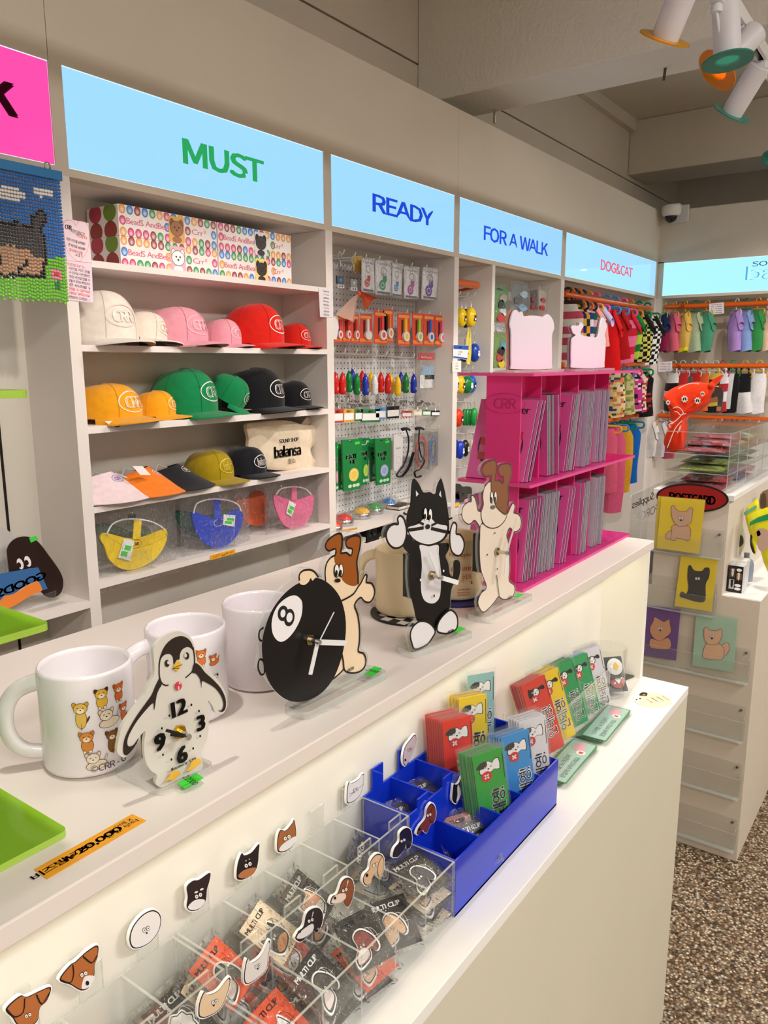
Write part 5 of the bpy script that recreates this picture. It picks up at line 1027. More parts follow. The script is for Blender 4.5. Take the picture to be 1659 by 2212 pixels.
m.add(vs, fs, 0xead9bf); vb = [f(p, 0) for p in P]; m.add([f(p, -.012) for p in P], [tuple(range(N))], 0xe2d0b4); m.add([f(p, 0) for p in P]+[f(p, -.012) for p in P], [(i, N+i, N+(i+1) % N, (i+1) % N) for i in range(N)], 0xe2d0b4); m.build('canvas_body', 'fabric', tb, smooth=60)
m = MB(); art(m, f, [('t', 0x2a2622, 'SOUND SHOP', (1378, 785), .011, dict(width=.085, bold=.015)), ('t', 0x2a2622, 'balansa', (1372, 838), .030, dict(width=.118, bold=.05))], zo, n=.0190); art(m, f, [('t', 0xead9bf, 'balansa', (1372, 838), .0285, dict(width=.114, bold=.012)), ('t', 0x2a2622, '釜山', (1390, 885), .0125, dict(width=.032))], zo, n=.0194); m.build('print', 'print', tb)
m = MB(); m.prism(f.px([(1465, 715), (1495, 675), (1530, 690), (1490, 722)], *zo), f, -.012, -.008, 0xead9bf); m.build('handle', 'fabric', tb)
# ------------------------------------------------------------------ bagged bib visors on small acrylic stands
def bagged(label, y, zo, body, strapp, elastic, col, logo=None, tagp=None, bagp=None, stand=True, dark=None):
    f = Fr((0, y, 0), (1, 0, 0), (0, 0, 1)); B = f.px(smoothpts(body, 3), *zo); cx = sum(p[0] for p in B)/len(B); cz = min(p[1] for p in B)
    t = thing('bagged_visor', label, 'visor', (cx, y, SZ[4]), 0, 'bagged visors on the lowest hat shelf')
    m = MB(); m.prism(B, f, -.004, .001, col); m.build('visor_brim', 'fabric', t, bevel=.001)
    if strapp: m = MB(); m.prism(f.px(strapp, *zo), f, .001, .0035, col); m.build('strap', 'fabric', t)
    if elastic: MB().tube([f(p, .002) for p in f.px(smoothpts(elastic, 4, False), *zo)], .0022, 0xf4f2f0, n=6).build('elastic_cord', 'satin', t, smooth=True)
    m = MB()
    if logo: c = f.px([logo], *zo)[0]; m.stroke(ell(c[0], c[1], .017, .010), .0012, f, .0014, 0xb0402a if col == 0xf6d21a else 0xf0f0f4, closed=True); m.text('CRR', f, c[0], c[1], .008, .0015, 0xb0402a if col == 0xf6d21a else 0xf0f0f4, bold=.03, width=.02)
    if len(body) > 8: m.stroke(f.px(smoothpts([body[0], (.5*(body[0][0]+body[4][0]), body[2][1]+45), body[5]], 5, False), *zo), .0008, f, .0013, 0xb8940a if col == 0xf6d21a else dark or 0x1c2c8a)
    m.build('logo', 'print', t)
    if tagp:
        m = MB(); q = f.px(tagp, *zo); m.prism(q, f, .004, .0046, 0xf7f4f6); a = Vector(q[0]); e1 = Vector(q[1])-a; e2 = Vector(q[3])-a
        for v0, v1, u0 in ((.3, .55, .3), (.62, .88, .12)): m.flat([tuple(a+e1*uu+e2*vv) for uu, vv in ((u0, v0), (u0+.6, v0), (u0+.6, v1), (u0, v1))], f, .005, 0x45d648)
        m.build('price_tag', 'paper', t)
    if bagp:
        q = f.px(bagp, *zo); xs = [p[0] for p in q]; zs = [p[1] for p in q]; w, h = max(xs)-min(xs), max(zs)-min(zs)
        b_ = wrinkled(w, h, .014, int(cx*1000), 15, 15, .006); c = f(((max(xs)+min(xs))/2, (max(zs)+min(zs))/2)); b_.v = [tuple(Vector((c.x+v[0], c.y-v[2], c.z+v[1]))) for v in b_.v]; b_.build('clear_bag', 'film', t, smooth=True)
    if stand:
        g2 = Fr((cx, y-.012, SZ[4]), (1, 0, 0), (0, 0, 1)); slab(t, rrect(-.042, .001, .042, .05, .006), g2, 0, .0015, name='stand_plate'); MB().box(cx-.042, y-.03, SZ[4]+.0005, cx+.042, y-.003, SZ[4]+.0025, 0xffffff).build('stand_foot', 'acrylic', t)
    return t
bagged('deep green bagged visor behind the yellow one', 1.665, zo, [(470, 1190), (560, 1200), (650, 1230), (700, 1200), (730, 1230), (720, 1290), (640, 1340), (540, 1330), (480, 1270)], [(620, 1145), (655, 1145), (650, 1200), (615, 1200)], None, 0x17604c, bagp=[(455, 1110), (830, 1110), (830, 1420), (455, 1420)], stand=False, dark=0x0c3a30)
bagged('yellow bagged visor with red logo and price tag', 1.585, zo, [(495, 1240), (525, 1238), (650, 1265), (770, 1226), (800, 1215), (810, 1250), (790, 1310), (740, 1370), (660, 1410), (590, 1410), (530, 1365), (505, 1300), (485, 1265)], [(645, 1172), (682, 1172), (676, 1265), (640, 1265)], [(515, 1240), (540, 1195), (590, 1172), (650, 1168), (720, 1178), (770, 1200), (795, 1220)], 0xf6d21a, (657, 1290), [(595, 1262), (645, 1272), (625, 1370), (567, 1355)], [(468, 1130), (850, 1130), (850, 1430), (468, 1430)])
bagged('deep green bagged visor behind the blue one', 1.665, zo, [(850, 1140), (900, 1130), (1000, 1150), (1100, 1120), (1150, 1140), (1120, 1220), (1000, 1260), (900, 1240)], None, None, 0x17604c, bagp=[(840, 1060), (1190, 1060), (1190, 1310), (840, 1310)], stand=False)
bagged('royal blue bagged visor with price tag', 1.59, zo, [(930, 1135), (985, 1150), (1040, 1165), (1095, 1148), (1150, 1120), (1178, 1150), (1162, 1220), (1120, 1280), (1060, 1308), (1000, 1292), (950, 1230)], [(1030, 1070), (1060, 1070), (1068, 1168), (1036, 1168)], [(935, 1140), (950, 1095), (1000, 1075), (1050, 1072), (1110, 1080), (1150, 1100), (1165, 1130)], 0x2446cc, (1058, 1185), [(1078, 1145), (1135, 1150), (1130, 1205), (1075, 1195)], [(880, 1055), (1205, 1055), (1205, 1330), (880, 1330)])
bagged('orange bagged visor behind the pink one', 1.66, zo, [(1145, 1060), (1190, 1070), (1240, 1030), (1290, 1060), (1300, 1150), (1270, 1200), (1200, 1190), (1160, 1130)], None, None, 0xdf5a16, bagp=[(1135, 1010), (1320, 1010), (1320, 1230), (1135, 1230)], stand=False)
bagged('pink bagged visor with price tag', 1.60, zo, [(1325, 1052), (1370, 1066), (1420, 1078), (1465, 1070), (1515, 1052), (1518, 1100), (1505, 1150), (1470, 1200), (1420, 1216), (1370, 1192), (1335, 1120)], [(1410, 1008), (1432, 1005), (1436, 1078), (1408, 1078)], [(1335, 1050), (1360, 1022), (1420, 1012), (1475, 1022), (1505, 1050)], 0xee6c9e, None, [(1395, 1078), (1428, 1095), (1408, 1158), (1380, 1140)], [(1285, 995), (1545, 995), (1545, 1235), (1285, 1235)], dark=0xc04a7c)
# price sticker on the shelf edge, notes on the uprights
def note(label, pts, zo, col, lines, name='paper_note', y=YA-.0012, curl=0., cat='note', extra=None):
    f = Fr((0, y, 0), (1, 0, 0), (0, 0, 1)); q = f.px(pts, *zo); t = thing(name, label, cat, f(q[0])); m = MB(); m.prism(q, f, -.0003, .0003, col); m.build('paper', 'paper', t)
    m = MB(); art(m, f, lines, zo, n=.0006)
    if extra: extra(m, f)
    m.build('handwriting', 'print', t); return t
note('orange handwritten price strip on the lowest hat shelf edge', [(1017, 1345), (1138, 1313), (1140, 1335), (1020, 1368)], zo, 0xf2b01e, [('t', 0xd8481e, '구매시', (1045, 1350), .006, dict(rot=.2, width=.03)), ('t', 0x4a3018, 'B-grade', (1090, 1337), .005, dict(rot=.2, width=.024)), ('t', 0xd8481e, 'SALE', (1120, 1328), .005, dict(rot=.2, width=.014))], 'price_strip', cat='price label')
zo = (0, 300, 5.53); HB, HR = 0x3a3038, 0xe0584a
heart = [(905, 1040), (880, 990), (820, 968), (770, 985), (752, 1060), (760, 1180), (800, 1330), (870, 1420), (945, 1462), (1010, 1390), (1055, 1290), (1066, 1150), (1050, 1040), (1000, 985), (940, 985)]
note('pale pink note with a heart and handwritten bead kit prices', [(752, 990), (860, 965), (1056, 1005), (1093, 1482), (795, 1450)], zo, 0xf6dfe9, [('o', 0xe07a84, .0006, heart), ('t', HR, 'CRR', (815, 1055), .0085, dict(bold=.03, width=.016, rot=-.05)), ('t', HB, '비즈앤비즈', (930, 1122), .007, dict(width=.034, rot=-.16)), ('t', HR, '비즈발 Kit', (975, 1168), .006, dict(width=.026, rot=-.12)), ('t', HB, '작은 비즈발 ₩39,000', (905, 1225), .0052, dict(width=.044, rot=-.14)), ('t', HB, '큰 비즈발 ₩65,000', (915, 1290), .0052, dict(width=.04, rot=-.14)), ('t', HR, '전구매시 만들', (905, 1345), .0052, dict(width=.032, rot=-.14)), ('t', HB, 'x 2 :)', (940, 1390), .0052, dict(width=.016, rot=-.1))])
note('pale pink note with handwritten lines about the bead kit', [(795, 1453), (1093, 1486), (1115, 1955), (800, 1925)], zo, 0xf4dcea, [('t', HR, "'비즈발 Kit' 는...", (915, 1515), .0052, dict(width=.045, rot=-.08))]+[('t', HB if i not in (5, 6) else HR, s_, (950, 1570+i*48), .005, dict(width=.05, rot=-.09)) for i, s_ in enumerate(('비즈발 키트 만들', '수 있어요 비즈앤비즈', '작은 비즈발 만들 수', '만들 수 있어요 부탁드려요', '큰 비즈발 :)', '만들 수 있어요?', '어려요 부탁드려요', '만들어 드려요! ~'))])
zo = (600, 560, 8.506)
note('white handwritten size note taped to the upright beside the hat shelves', [(748, 530), (1005, 545), (1015, 1075), (778, 1060)], zo, 0xe9e4ea, [('t', HB if i not in (1, 5) else 0xd88a90, s_, (888, 590+i*62), .0046, dict(width=.026, rot=-.05)) for i, s_ in enumerate(('Dog hat size', 'XS S size', 'small 30cm', 'M~L 36cm', 'large 40cm', '구매 전 부탁', '구매시 부탁', '안돼요 부탁드려요'))])
# ------------------------------------------------------------------ bead curtain
RY = 1.505
t = thing('bead_curtain', 'hanging bead picture of a dog on grass under blue sky with blue rail', 'bead curtain', (.83, RY, 1.57))
pr_ = onY(132, 392, RY); tr_ = onY(129, 371, RY); XR = pr_.x
MB().box(.55, RY-.006, pr_.z, XR, RY+.006, tr_.z, 0x2078b8).build('rail', 'satin', t, bevel=.001)
MB().tube([Vector((onY(103, 364, RY).x+.006*math.cos(a), RY, tr_.z+.006+.007*math.sin(a))) for a in [k*PI/6 for k in range(12)]], .0016, 0x9a9690, n=6, closed=True).build('hanging_ring', 'metal', t, smooth=True)
zk = lambda p: (p[0]*5.53, (p[1]-300)*5.53)
c1 = [(95, 555), (210, 560), (225, 600), (265, 640), (310, 690), (230, 740), (110, 720), (-200, 700), (-200, 580)]; c2 = [(440, 570), (600, 590), (620, 630), (645, 660), (600, 690), (470, 700), (445, 660), (380, 630), (385, 605)]
dogd = [(-400, 960), (180, 985), (360, 1030), (365, 930), (480, 825), (555, 890), (540, 1020), (500, 1110), (555, 1200), (560, 1440), (530, 1670), (-400, 1640)]; dogi = [(-400, 1005), (180, 1030), (385, 1060), (400, 950), (480, 880), (520, 920), (500, 1000), (455, 1090), (505, 1180), (520, 1420), (490, 1620), (-400, 1590)]; tan_ = [(-400, 1250), (120, 1270), (330, 1330), (420, 1400), (525, 1420), (500, 1640), (-400, 1600)]
eye_ = [(285, 1420), (335, 1420), (345, 1530), (265, 1535), (250, 1505), (290, 1490)]; eye2 = [(-30, 1380), (20, 1380), (20, 1520), (-30, 1520)]; mouth = [(215, 1540), (260, 1540), (250, 1640), (205, 1640)]
m = MB(); pitch = .00592; ico = [(math.cos(a)*math.cos(b_), math.sin(a)*math.cos(b_), math.sin(b_)) for b_ in (-PI/2, -.6, .6, PI/2) for a in ([0] if abs(b_) > 1.5 else [k*PI/3 for k in range(6)])]
nr = 35; zt = pr_.z-.004; zb_ = onY(150, 645, RY).z; pz = (zt-zb_)/(nr-1)
for i in range(46):
    x = XR-.006-i*pitch; jit = rnd.uniform(0, .002)
    for j in range(nr+(i % 2)):
        z = zt-j*pz-jit*j/nr*2; q = zk(pxof((x, RY, z)))
        col = 0x2f73c4
        if q[1] > 1640+max(0, 0) or (q[0] > 540 and q[1] > 1420): col = 0x78cc3c
        if inpoly(q, c1) or inpoly(q, c2): col = 0xf2f0f0
        if inpoly(q, dogd): col = 0x17181a
        if inpoly(q, dogi): col = 0x43454c
        if inpoly(q, tan_) and inpoly(q, dogd): col = 0xc49a7c if inpoly(q, dogi) else 0x17181a
        if inpoly(q, eye_) or inpoly(q, eye2) or inpoly(q, mouth): col = 0x17181a
        if 615 < q[0] < 735 and 1565 < q[1] < 1690: col = 0xf090a8
        if 655 < q[0] < 700 and 1610 < q[1] < 1655: col = 0xd83a4a
        if 640 < q[0] < 710 and 1700 < q[1] < 1810: col = 0x2a8a4a
        r_ = .0033; m.lathe([(0, -r_), (r_*.8, -r_*.6), (r_, 0), (r_*.8, r_*.6), (0, r_)], (x+rnd.uniform(-.0003, .0003), RY+rnd.uniform(-.0004, .0004), z), col, 7)
m.build('beads', 'gloss', t, smooth=True, kind='stuff')
# ------------------------------------------------------------------ left bay: dark creature plate and blue GOODS plate, lower goods behind the counter
zo = (0, 1100, 6.9125); f = Fr((0, 1.61, 0), (1, 0, 0), (0, 0, 1))
t = thing('acrylic_clock', 'dark brown rounded creature clock with two white eyes in the left wall bay', 'clock', (.93, 1.61, .914))
B = [(105, 700), (100, 600), (150, 500), (240, 430), (360, 405), (470, 425), (560, 480), (640, 570), (720, 680), (810, 800), (890, 920), (940, 1040), (940, 1160), (900, 1260), (830, 1310), (750, 1320), (660, 1290), (600, 1235), (400, 1250), (200, 1200), (140, 950)]
slab(t, f.px(smoothpts([(520+(a-520)*1.045, 860+(b-860)*1.03) for a, b in B], 3), *zo), f, -.003, 0)
m = MB(); art(m, f, [('f', 0x2b1a18, B)]+[q for ex, ey in ((300, 815), (412, 778)) for q in (('e', 0xf2eaf0, ex, ey, 46, 84, -.35), ('e', 0x2b1a18, ex-18, ey+18, 30, 42, -.35))], zo); m.build('print', 'print', t)
MB().tube([f(p, .006) for p in f.px([(505, 975), (460, 960), (480, 850)], *zo)], .0012, K, n=5).build('hand', 'satin', t); m = MB(); m.prism(f.px([(255, 1025), (490, 970), (492, 1005), (258, 1050)], *zo), f, .006, .007, K); m.build('hand', 'satin', t)
m = MB(); m.prism(f.px([(430, 430), (530, 395), (570, 445), (460, 500)], *zo), f, .0006, .001, 0x45d648); m.build('price_sticker', 'paper', t)
f2 = Fr((0, 1.598, 0), (1, 0, 0), (0, 0, 1)); t = thing('acrylic_plate', 'blue acrylic plate with mirrored GOODS lettering leaning on the dark creature clock', 'plate', (.88, 1.598, .914))
m = MB(); m.prism(f2.px([(-300, 1010), (560, 865), (700, 1185), (600, 1215), (0, 1330), (-300, 1350)], *zo), f2, 0, .003, 0x3a6ba6); m.build('plate', 'gloss', t)
m = MB(); fm = Fr(f2.o, -f2.u, f2.v); w_ = f2.px([(320, 1110)], *zo)[0]; m.text('GOODS', Fr(f2(w_, .0034), (-1, 0, 0), (0, 0, 1)), 0, 0, .017, -.0, 0x2b2a2c, bold=.05, width=.115, rot=-.16); m.build('lettering', 'print', t)
t = tag(MB().prism(f2.px(smoothpts([(0, 1290), (150, 1250), (300, 1150), (470, 1065), (515, 1080), (555, 1195), (400, 1260), (100, 1440), (-100, 1480)], 3), *zo), Fr((0, 1.585, 0), (1, 0, 0), (0, 0, 1)), 0, .006, 0xf0883c, side=0xf4a66a).build('orange_ornament', 'gloss', bevel=.002), 'glossy orange and pink curved ornament in front of the blue plate', 'ornament')
t = thing('acrylic_easel', 'small clear acrylic easel on the left bay shelf', 'easel', (.9, 1.57, .914)); slab(t, f2.px([(295, 1345), (745, 1190), (745, 1355), (285, 1460)], *zo), Fr((0, 1.575, 0), (1, 0, 0), (0, 0, 1)), 0, .0015, name='easel_plate'); MB().box(.86, 1.575, .9135, .945, 1.6, .9155, 0xffffff).build('foot', 'acrylic', t)
t = thing('acrylic_clock', 'pale grey acrylic plate half hidden behind the dark creature clock', 'clock', (.84, 1.66, .914)); f3 = Fr((0, 1.66, 0), (1, 0, 0), (0, 0, 1)); m = MB(); m.prism(f3.px(smoothpts([(-300, 300), (0, 262), (110, 320), (200, 420), (180, 700), (100, 1250), (-300, 1250)], 3), *zo), f3, 0, .004, 0xcfcbc8); m.build('plate', 'satin', t, bevel=.001)
# low shelf behind the counter: bags and box seen over the mugs
def low_bag(label, px, col, spots, zbase=.745, y=1.60):
    p = [onY(a, b, y) for a, b in px]; x0, x1 = min(q.x for q in p), max(q.x for q in p); z1 = max(q.z for q in p); t = thing('goods_bag', label, 'bag', ((x0+x1)/2, y, zbase), 0, 'bagged goods on the low shelf behind the counter')
    M = Matrix.Translation(((x0+x1)/2, y, zbase+(z1-zbase)/2)) @ Matrix.Rotation(PI/2-.1, 4, 'X'); m = wrinkled(x1-x0-.01, z1-zbase-.01, .02, int(px[0][0]), 11, 11, .004); m.c = [lin(col)]*len(m.c)
    r2 = random.Random(px[0][0]); m.v = [tuple(M @ Vector(v)) for v in m.v]; m.build('fabric_fold', 'fabric', t, smooth=True)
    m = MB(); f = Fr((0, y-.03, 0), (1, 0, 0), (0, 0, 1))
    for k in range(26):
        cx, cz = r2.uniform(x0+.01, x1-.01), r2.uniform(zbase+.01, z1-.01); c = spots[k % len(spots)]; m.flat(ell(cx, cz, .012, .011, 10), f, k*.00005, c)
    m.build('pattern', 'print', t)
    b_ = wrinkled(x1-x0, z1-zbase, .036, int(px[0][0])+1, 11, 11, .004); b_.v = [tuple(M @ Vector(v)) for v in b_.v]; b_.build('clear_bag', 'film', t, smooth=True)
low_bag('bag of red strawberry print fabric behind the white mugs', [(258, 1380), (330, 1368)], 0xd8dcd8, [0xd02a2e, 0xc8202a, 0x1c1a1c, 0x3a8a48], zbase=.75)
low_bag('bag of pink heart print fabric behind the white mugs', [(390, 1305), (505, 1272)], 0xf0a0b8, [0xe84a6a, 0xf4b8c8, 0xe0506a])
low_bag('bag of blue and red print fabric behind the eight ball clock', [(520, 1262), (655, 1228)], 0x4a90b8, [0xc83a40, 0x3a90b8, 0xe8e8ea, 0x2a3a4a])
bead_box('bead kit box lying on the counter behind the lime rack', .235, .74, CU+.026, .11, .17, .05, FACES[1], 31)
for k in range(2): tag(MB().box(.225, .735, CU+.0003+k*.0128, .352, .915, CU+.0126+k*.0128, 0xeee6da).build('flat_carton', 'paper', bevel=.001), 'cream flat carton under the bead kit box, '+('lower' if k == 0 else 'upper')+' of two', 'box', 'flat cartons under the bead kit box')
# ------------------------------------------------------------------ pegboard bays: hooks and hanging goods
zo = (690, 500, 3.352)
def P5(a, b, y): return onY(690+a/3.352, 500+b/3.352, y)
_hk = None
def hook(label, x, z, y1=1.60, grp='white peg hooks'):
    """bent wire hook from the pegboard to y1 with a turned-up tip"""
    global _hk
    L_ = YK-.009-y1
    M = Matrix.Translation((x, YK-.009, z))
    if _hk is None or abs(_hk[1]-L_) > .004:
        m = MB(); m.tube([(0, 0, .012), (0, -.004, .012), (0, -.006, .003), (0, -.010, 0), (0, -L_+.012, -.002), (0, -L_+.004, .002), (0, -L_, .013)], .0021, 0xe9e6e2, n=6)
        o = m.build('peg_hook', 'satin', smooth=True); o.matrix_world = M; tag(o, label, 'hook', grp); _hk = (o, L_); return o
    o = _hk[0].copy(); COL.objects.link(o); o.matrix_world = M; tag(o, label, 'hook', grp); return o
ORD = ('first', 'second', 'third', 'fourth', 'fifth', 'sixth', 'seventh', 'eighth', 'ninth', 'tenth')
def hooks(what, tips, y1=1.60):
    for i, (a, b) in enumerate(tips):
        p = P5(a, b, y1); hook(f'{ORD[i]} white peg hook from the hat shelves, {what}', p.x, p.z-.013, y1)
hooks('top row of the pegboard', [(180, 130), (262, 150), (342, 165), (440, 178), (560, 203), (675, 225), (780, 240), (882, 258)])
hooks('row with the red packs', [(200, 545), (300, 552), (430, 560), (530, 545), (640, 565), (730, 570), (800, 575), (878, 582)])
hooks('row with the bottle capsules', [(112, 840), (190, 848), (275, 852), (355, 858), (420, 862), (490, 868), (600, 875), (690, 885)])
hooks('row with the name tags', [(130, 1205), (210, 1210), (300, 1215), (400, 1222), (490, 1228), (640, 1235), (750, 1240), (870, 1245)])
hooks('row with the green pouches', [(220, 1512), (345, 1515), (490, 1500), (620, 1490), (760, 1410), (870, 1402)])
def blobhead(m, f, x, y, s, c, n):
    m.flat(ell(x, y, s*.9, s*.8, 14), f, n, c); m.flat(ell(x+s*.6, y+s*.9, s*.6, s*.55, 12), f, n+.0001, c); m.flat(ell(x+s*.3, y+s*1.4, s*.22, s*.22, 8), f, n+.0001, c); m.flat(ell(x+s*1.0, y+s*1.4, s*.22, s*.22, 8), f, n+.0001, c); m.stroke(ell(x, y, s*.45, s*.4, 10), s*.12, f, n+.0002, 0xf4f0f0, closed=True)
def pack(label, px, y, card, name='hanging_pack', cat='pack', grp='packs hanging on the pegboards', film=True, fn=None, th=.0012, zo_=None, cardmat='print'):
    """a card or pouch hung at distance y, outline given by photo pixels"""
    Z_ = zo_ or zo; f = Fr((0, y, 0), (1, 0, 0), (0, 0, 1)); q = f.px(px, *Z_); xs = [p[0] for p in q]; zs = [p[1] for p in q]
    t = thing(name, label, cat, ((min(xs)+max(xs))/2, y, min(zs)), 0, grp)
    if card is not None: MB().prism(q, f, -th, 0, card).build('backing_card', cardmat, t)
    if fn: m = MB(); fn(m, f, min(xs), min(zs), max(xs)-min(xs), max(zs)-min(zs)); m.build('contents', 'print', t)
    if film:
        w, h = max(xs)-min(xs), max(zs)-min(zs); b_ = wrinkled(w*1.06, h*1.04, .006, int(px[0][0]+px[0][1]), 9, 11, .003); c = Vector(((min(xs)+max(xs))/2, y-.001, (min(zs)+max(zs))/2)); b_.v = [(c.x+v[0], c.y-v[2], c.z+v[1]) for v in b_.v]; b_.build('clear_bag', 'film', t, smooth=True)
    return t
# row 1: key rings and bagged charms
def charm(label, cx, y0, y1, col, heart=None):
    y = 1.604; t = thing('key_ring', label, 'key ring', P5(cx, y1, y), 0, 'key rings on the top pegs'); a, b_ = P5(cx, y0, y), P5(cx, y1, y); f = Fr((0, y, 0), (1, 0, 0), (0, 0, 1)); L_ = a.z-b_.z
    m = MB(); m.tube([(a.x+.009*math.cos(k*PI/8), y, a.z-.012+.013*math.sin(k*PI/8)) for k in range(16)], .0016, 0xd8d8dc, n=6, closed=True); m.tube([(a.x, y, a.z-.024), (a.x+.002, y, a.z-.034), (a.x-.001, y, a.z-.044)], .002, 0xc8c8cc, n=6)
    for k in range(3): m.tube([(a.x+.004*math.cos(q*PI/4)+(k-1)*.004, y-.001*k, a.z-.040-.004*k+.005*math.sin(q*PI/4)) for q in range(8)], .0009, 0x8a8478, n=5, closed=True)
    m.build('clasp', 'metal', t, smooth=True)
    m = MB(); w = .017; m.prism(rrect(a.x-w, b_.z+.012, a.x+w, b_.z+.036, .004), f, -.004, .002, col); m.prism(rrect(a.x-w, b_.z, a.x+w, b_.z+.011, .003), f, -.003, .003, 0xd4d2d4)
    m.build('charm_body', 'gloss', t, bevel=.001)
    m = MB()
    if heart: m.flat([(a.x+s*.007, b_.z+.024+q*.007) for s, q in ((0, -1), (.9, .2), (.7, .8), (.25, .8), (0, .45), (-.25, .8), (-.7, .8), (-.9, .2))], f, .0024, heart)
    for s in (-1, 1): m.flat(ell(a.x+s*.006, b_.z+.0055, .003, n=10), f, .0034, 0x2a2a2c)
    m.build('printed_details', 'print', t)
charm('metal key ring with dark cassette charm and blue heart', 148, 150, 410, 0x4a5262, 0x5aa2ea)
charm('metal key ring with silver robot charm and pale ribbon', 245, 180, 430, 0x9a9488, 0xb8d4ea)
tag(MB().prism(Fr((0, 1.64, 0), (1, 0, 0), (0, 0, 1)).px([(235, 180), (308, 175), (305, 300), (240, 300)], *zo), Fr((0, 1.64, 0), (1, 0, 0), (0, 0, 1)), 0, .001, 0xd8b04a).build('backing_card', 'print'), 'mustard backing card behind the silver robot charm', 'card')
def poop(c):
    def g(m, f, x, z, w, h):
        m.text('PoopHang', f, x+w*.52, z+h*.88, h*.085, .0003, 0x8a868a, width=w*.8); blobhead(m, f, x+w*.42, z+h*.28, w*.22, c, .0004); m.stroke(ell(x+w*.5, z+h*.68, w*.16, h*.1, 14), w*.05, f, .0006, 0xb8b8bc, closed=True); m.flat([(x+w*.12, z+h*.04), (x+w*.9, z+h*.04), (x+w*.9, z+h*.10), (x+w*.12, z+h*.10)], f, .0003, 0x6a666a)
    return g
for i, (px, c, n) in enumerate((([(308, 195), (395, 200), (400, 442), (305, 438)], 0xd0403c, 'red'), ([(405, 210), (525, 215), (522, 462), (405, 455)], 0x2a9a74, 'green'), ([(520, 228), (600, 240), (592, 482), (520, 462)], 0x3a9ad0, 'sky blue'), ([(612, 255), (722, 262), (715, 488), (612, 484)], 0xb84aa8, 'magenta'), ([(750, 262), (862, 272), (838, 498), (738, 490)], 0x6a3ab0, 'purple'))):
    pack(f'white bagged card with {n} animal charm on the top pegs', px, 1.603, 0xf1eef2, fn=poop(c), grp='white bagged charms on the top pegs')
    pack(f'white bagged card behind the {n} animal charm pack', [(a+6, b-4) for a, b in px], 1.625, 0xe9e6ea, grp='white bagged charms on the top pegs', film=False)
# organza pouch
t = thing('organza_pouch', 'peach organza pouch with orange knot hanging over the red packs', 'pouch', P5(250, 670, 1.59)); m = MB()
cpt = P5(285, 450, 1.588); bot = P5(225, 660, 1.588); lft = P5(120, 600, 1.588); rgt = P5(412, 580, 1.588)
m.grid(lambda u, v: Vector((cpt.x+(lft.x-cpt.x+(bot.x+.02-lft.x)*u)*v**.8, 1.588-.02*math.sin(u*PI)*v+.004*math.sin(9*u)*v, cpt.z+(lft.z-cpt.z+(bot.z-lft.z)*math.sin(u*PI/1.6))*v)), 14, 8, 0xe8c4b4); m.build('pouch_body', 'tinted', t, smooth=True)
m = MB(); m.grid(lambda u, v: Vector((cpt.x+(rgt.x-cpt.x)*v*(.25+.75*u), 1.584-.012*math.sin(u*7), cpt.z+.006+(rgt.z-cpt.z)*v*(1.1-.75*u)+.006*math.sin(u*9)*v)), 12, 6, 0xf06a48); m.build('ribbon', 'tinted', t, smooth=True); MB().ball(cpt, .008, 0xf06a48, 10, 7).build('knot', 'fabric', t, smooth=True)
# row 2: red packs with watch-shaped clickers
def red(c):
    def g(m, f, x, z, w, h):
        m.flat([(x+w*.06, z+h*.06), (x+w*.94, z+h*.06), (x+w*.94, z+h*.16), (x+w*.06, z+h*.16)], f, .0002, 0xf08a3a); m.flat([(x+w*.1, z+h*.84), (x+w*.9, z+h*.84), (x+w*.9, z+h*.93), (x+w*.1, z+h*.93)], f, .0002, 0xf4a04a)
        m.prism(rrect(x+w*.5, z+h*.35, x+w*.66, z+h*.83, w*.07), f, .0005, .006, c); m.prism(ell(x+w*.58, z+h*.28, w*.24, h*.15, 18), f, .0005, .009, 0xe6dcdc); m.flat(ell(x+w*.58, z+h*.28, w*.12, h*.085, 14), f, .0095, c); m.flat([(x+w*.30, z+h*.3), (x+w*.44, z+h*.3), (x+w*.44, z+h*.78), (x+w*.30, z+h*.78)], f, .0006, 0x2a1a18)
    return g
RP = [([(105, 610), (165, 608), (165, 800), (105, 800)], 0xd84a5a, 'pink, nearest the hat shelves'), ([(170, 605), (225, 605), (225, 800), (170, 800)], 0xd83a3a, 'dark red'), ([(230, 602), (285, 602), (285, 805), (230, 805)], 0xd84a3a, 'brick red'), ([(298, 598), (385, 600), (378, 812), (288, 808)], 0xe8e4e6, 'white'), ([(395, 570), (492, 575), (487, 820), (395, 812)], 0xe04a50, 'red'), ([(462, 565), (535, 562), (533, 806), (470, 800)], 0xf0883a, 'orange'), ([(565, 590), (658, 592), (652, 828), (566, 822)], 0xf0c82a, 'yellow'), ([(672, 590), (752, 594), (747, 829), (676, 824)], 0x9ad03a, 'lime'), ([(754, 598), (834, 602), (826, 830), (758, 824)], 0x3a6ad0, 'blue'), ([(834, 608), (898, 610), (918, 832), (850, 828)], 0xf078a8, 'bright pink')]
for px, c, n in RP: pack(f'orange-red pack holding a {n} strap clicker', px, 1.602, 0xe2482c, fn=red(c), grp='orange-red clicker packs', film=False)
pack('white plush charm behind the price note beside the red packs', [(100, 620), (135, 600), (140, 700), (125, 780), (100, 780)], 1.595, 0xe8e6e8, film=False, th=.012, grp='packs hanging on the pegboards')
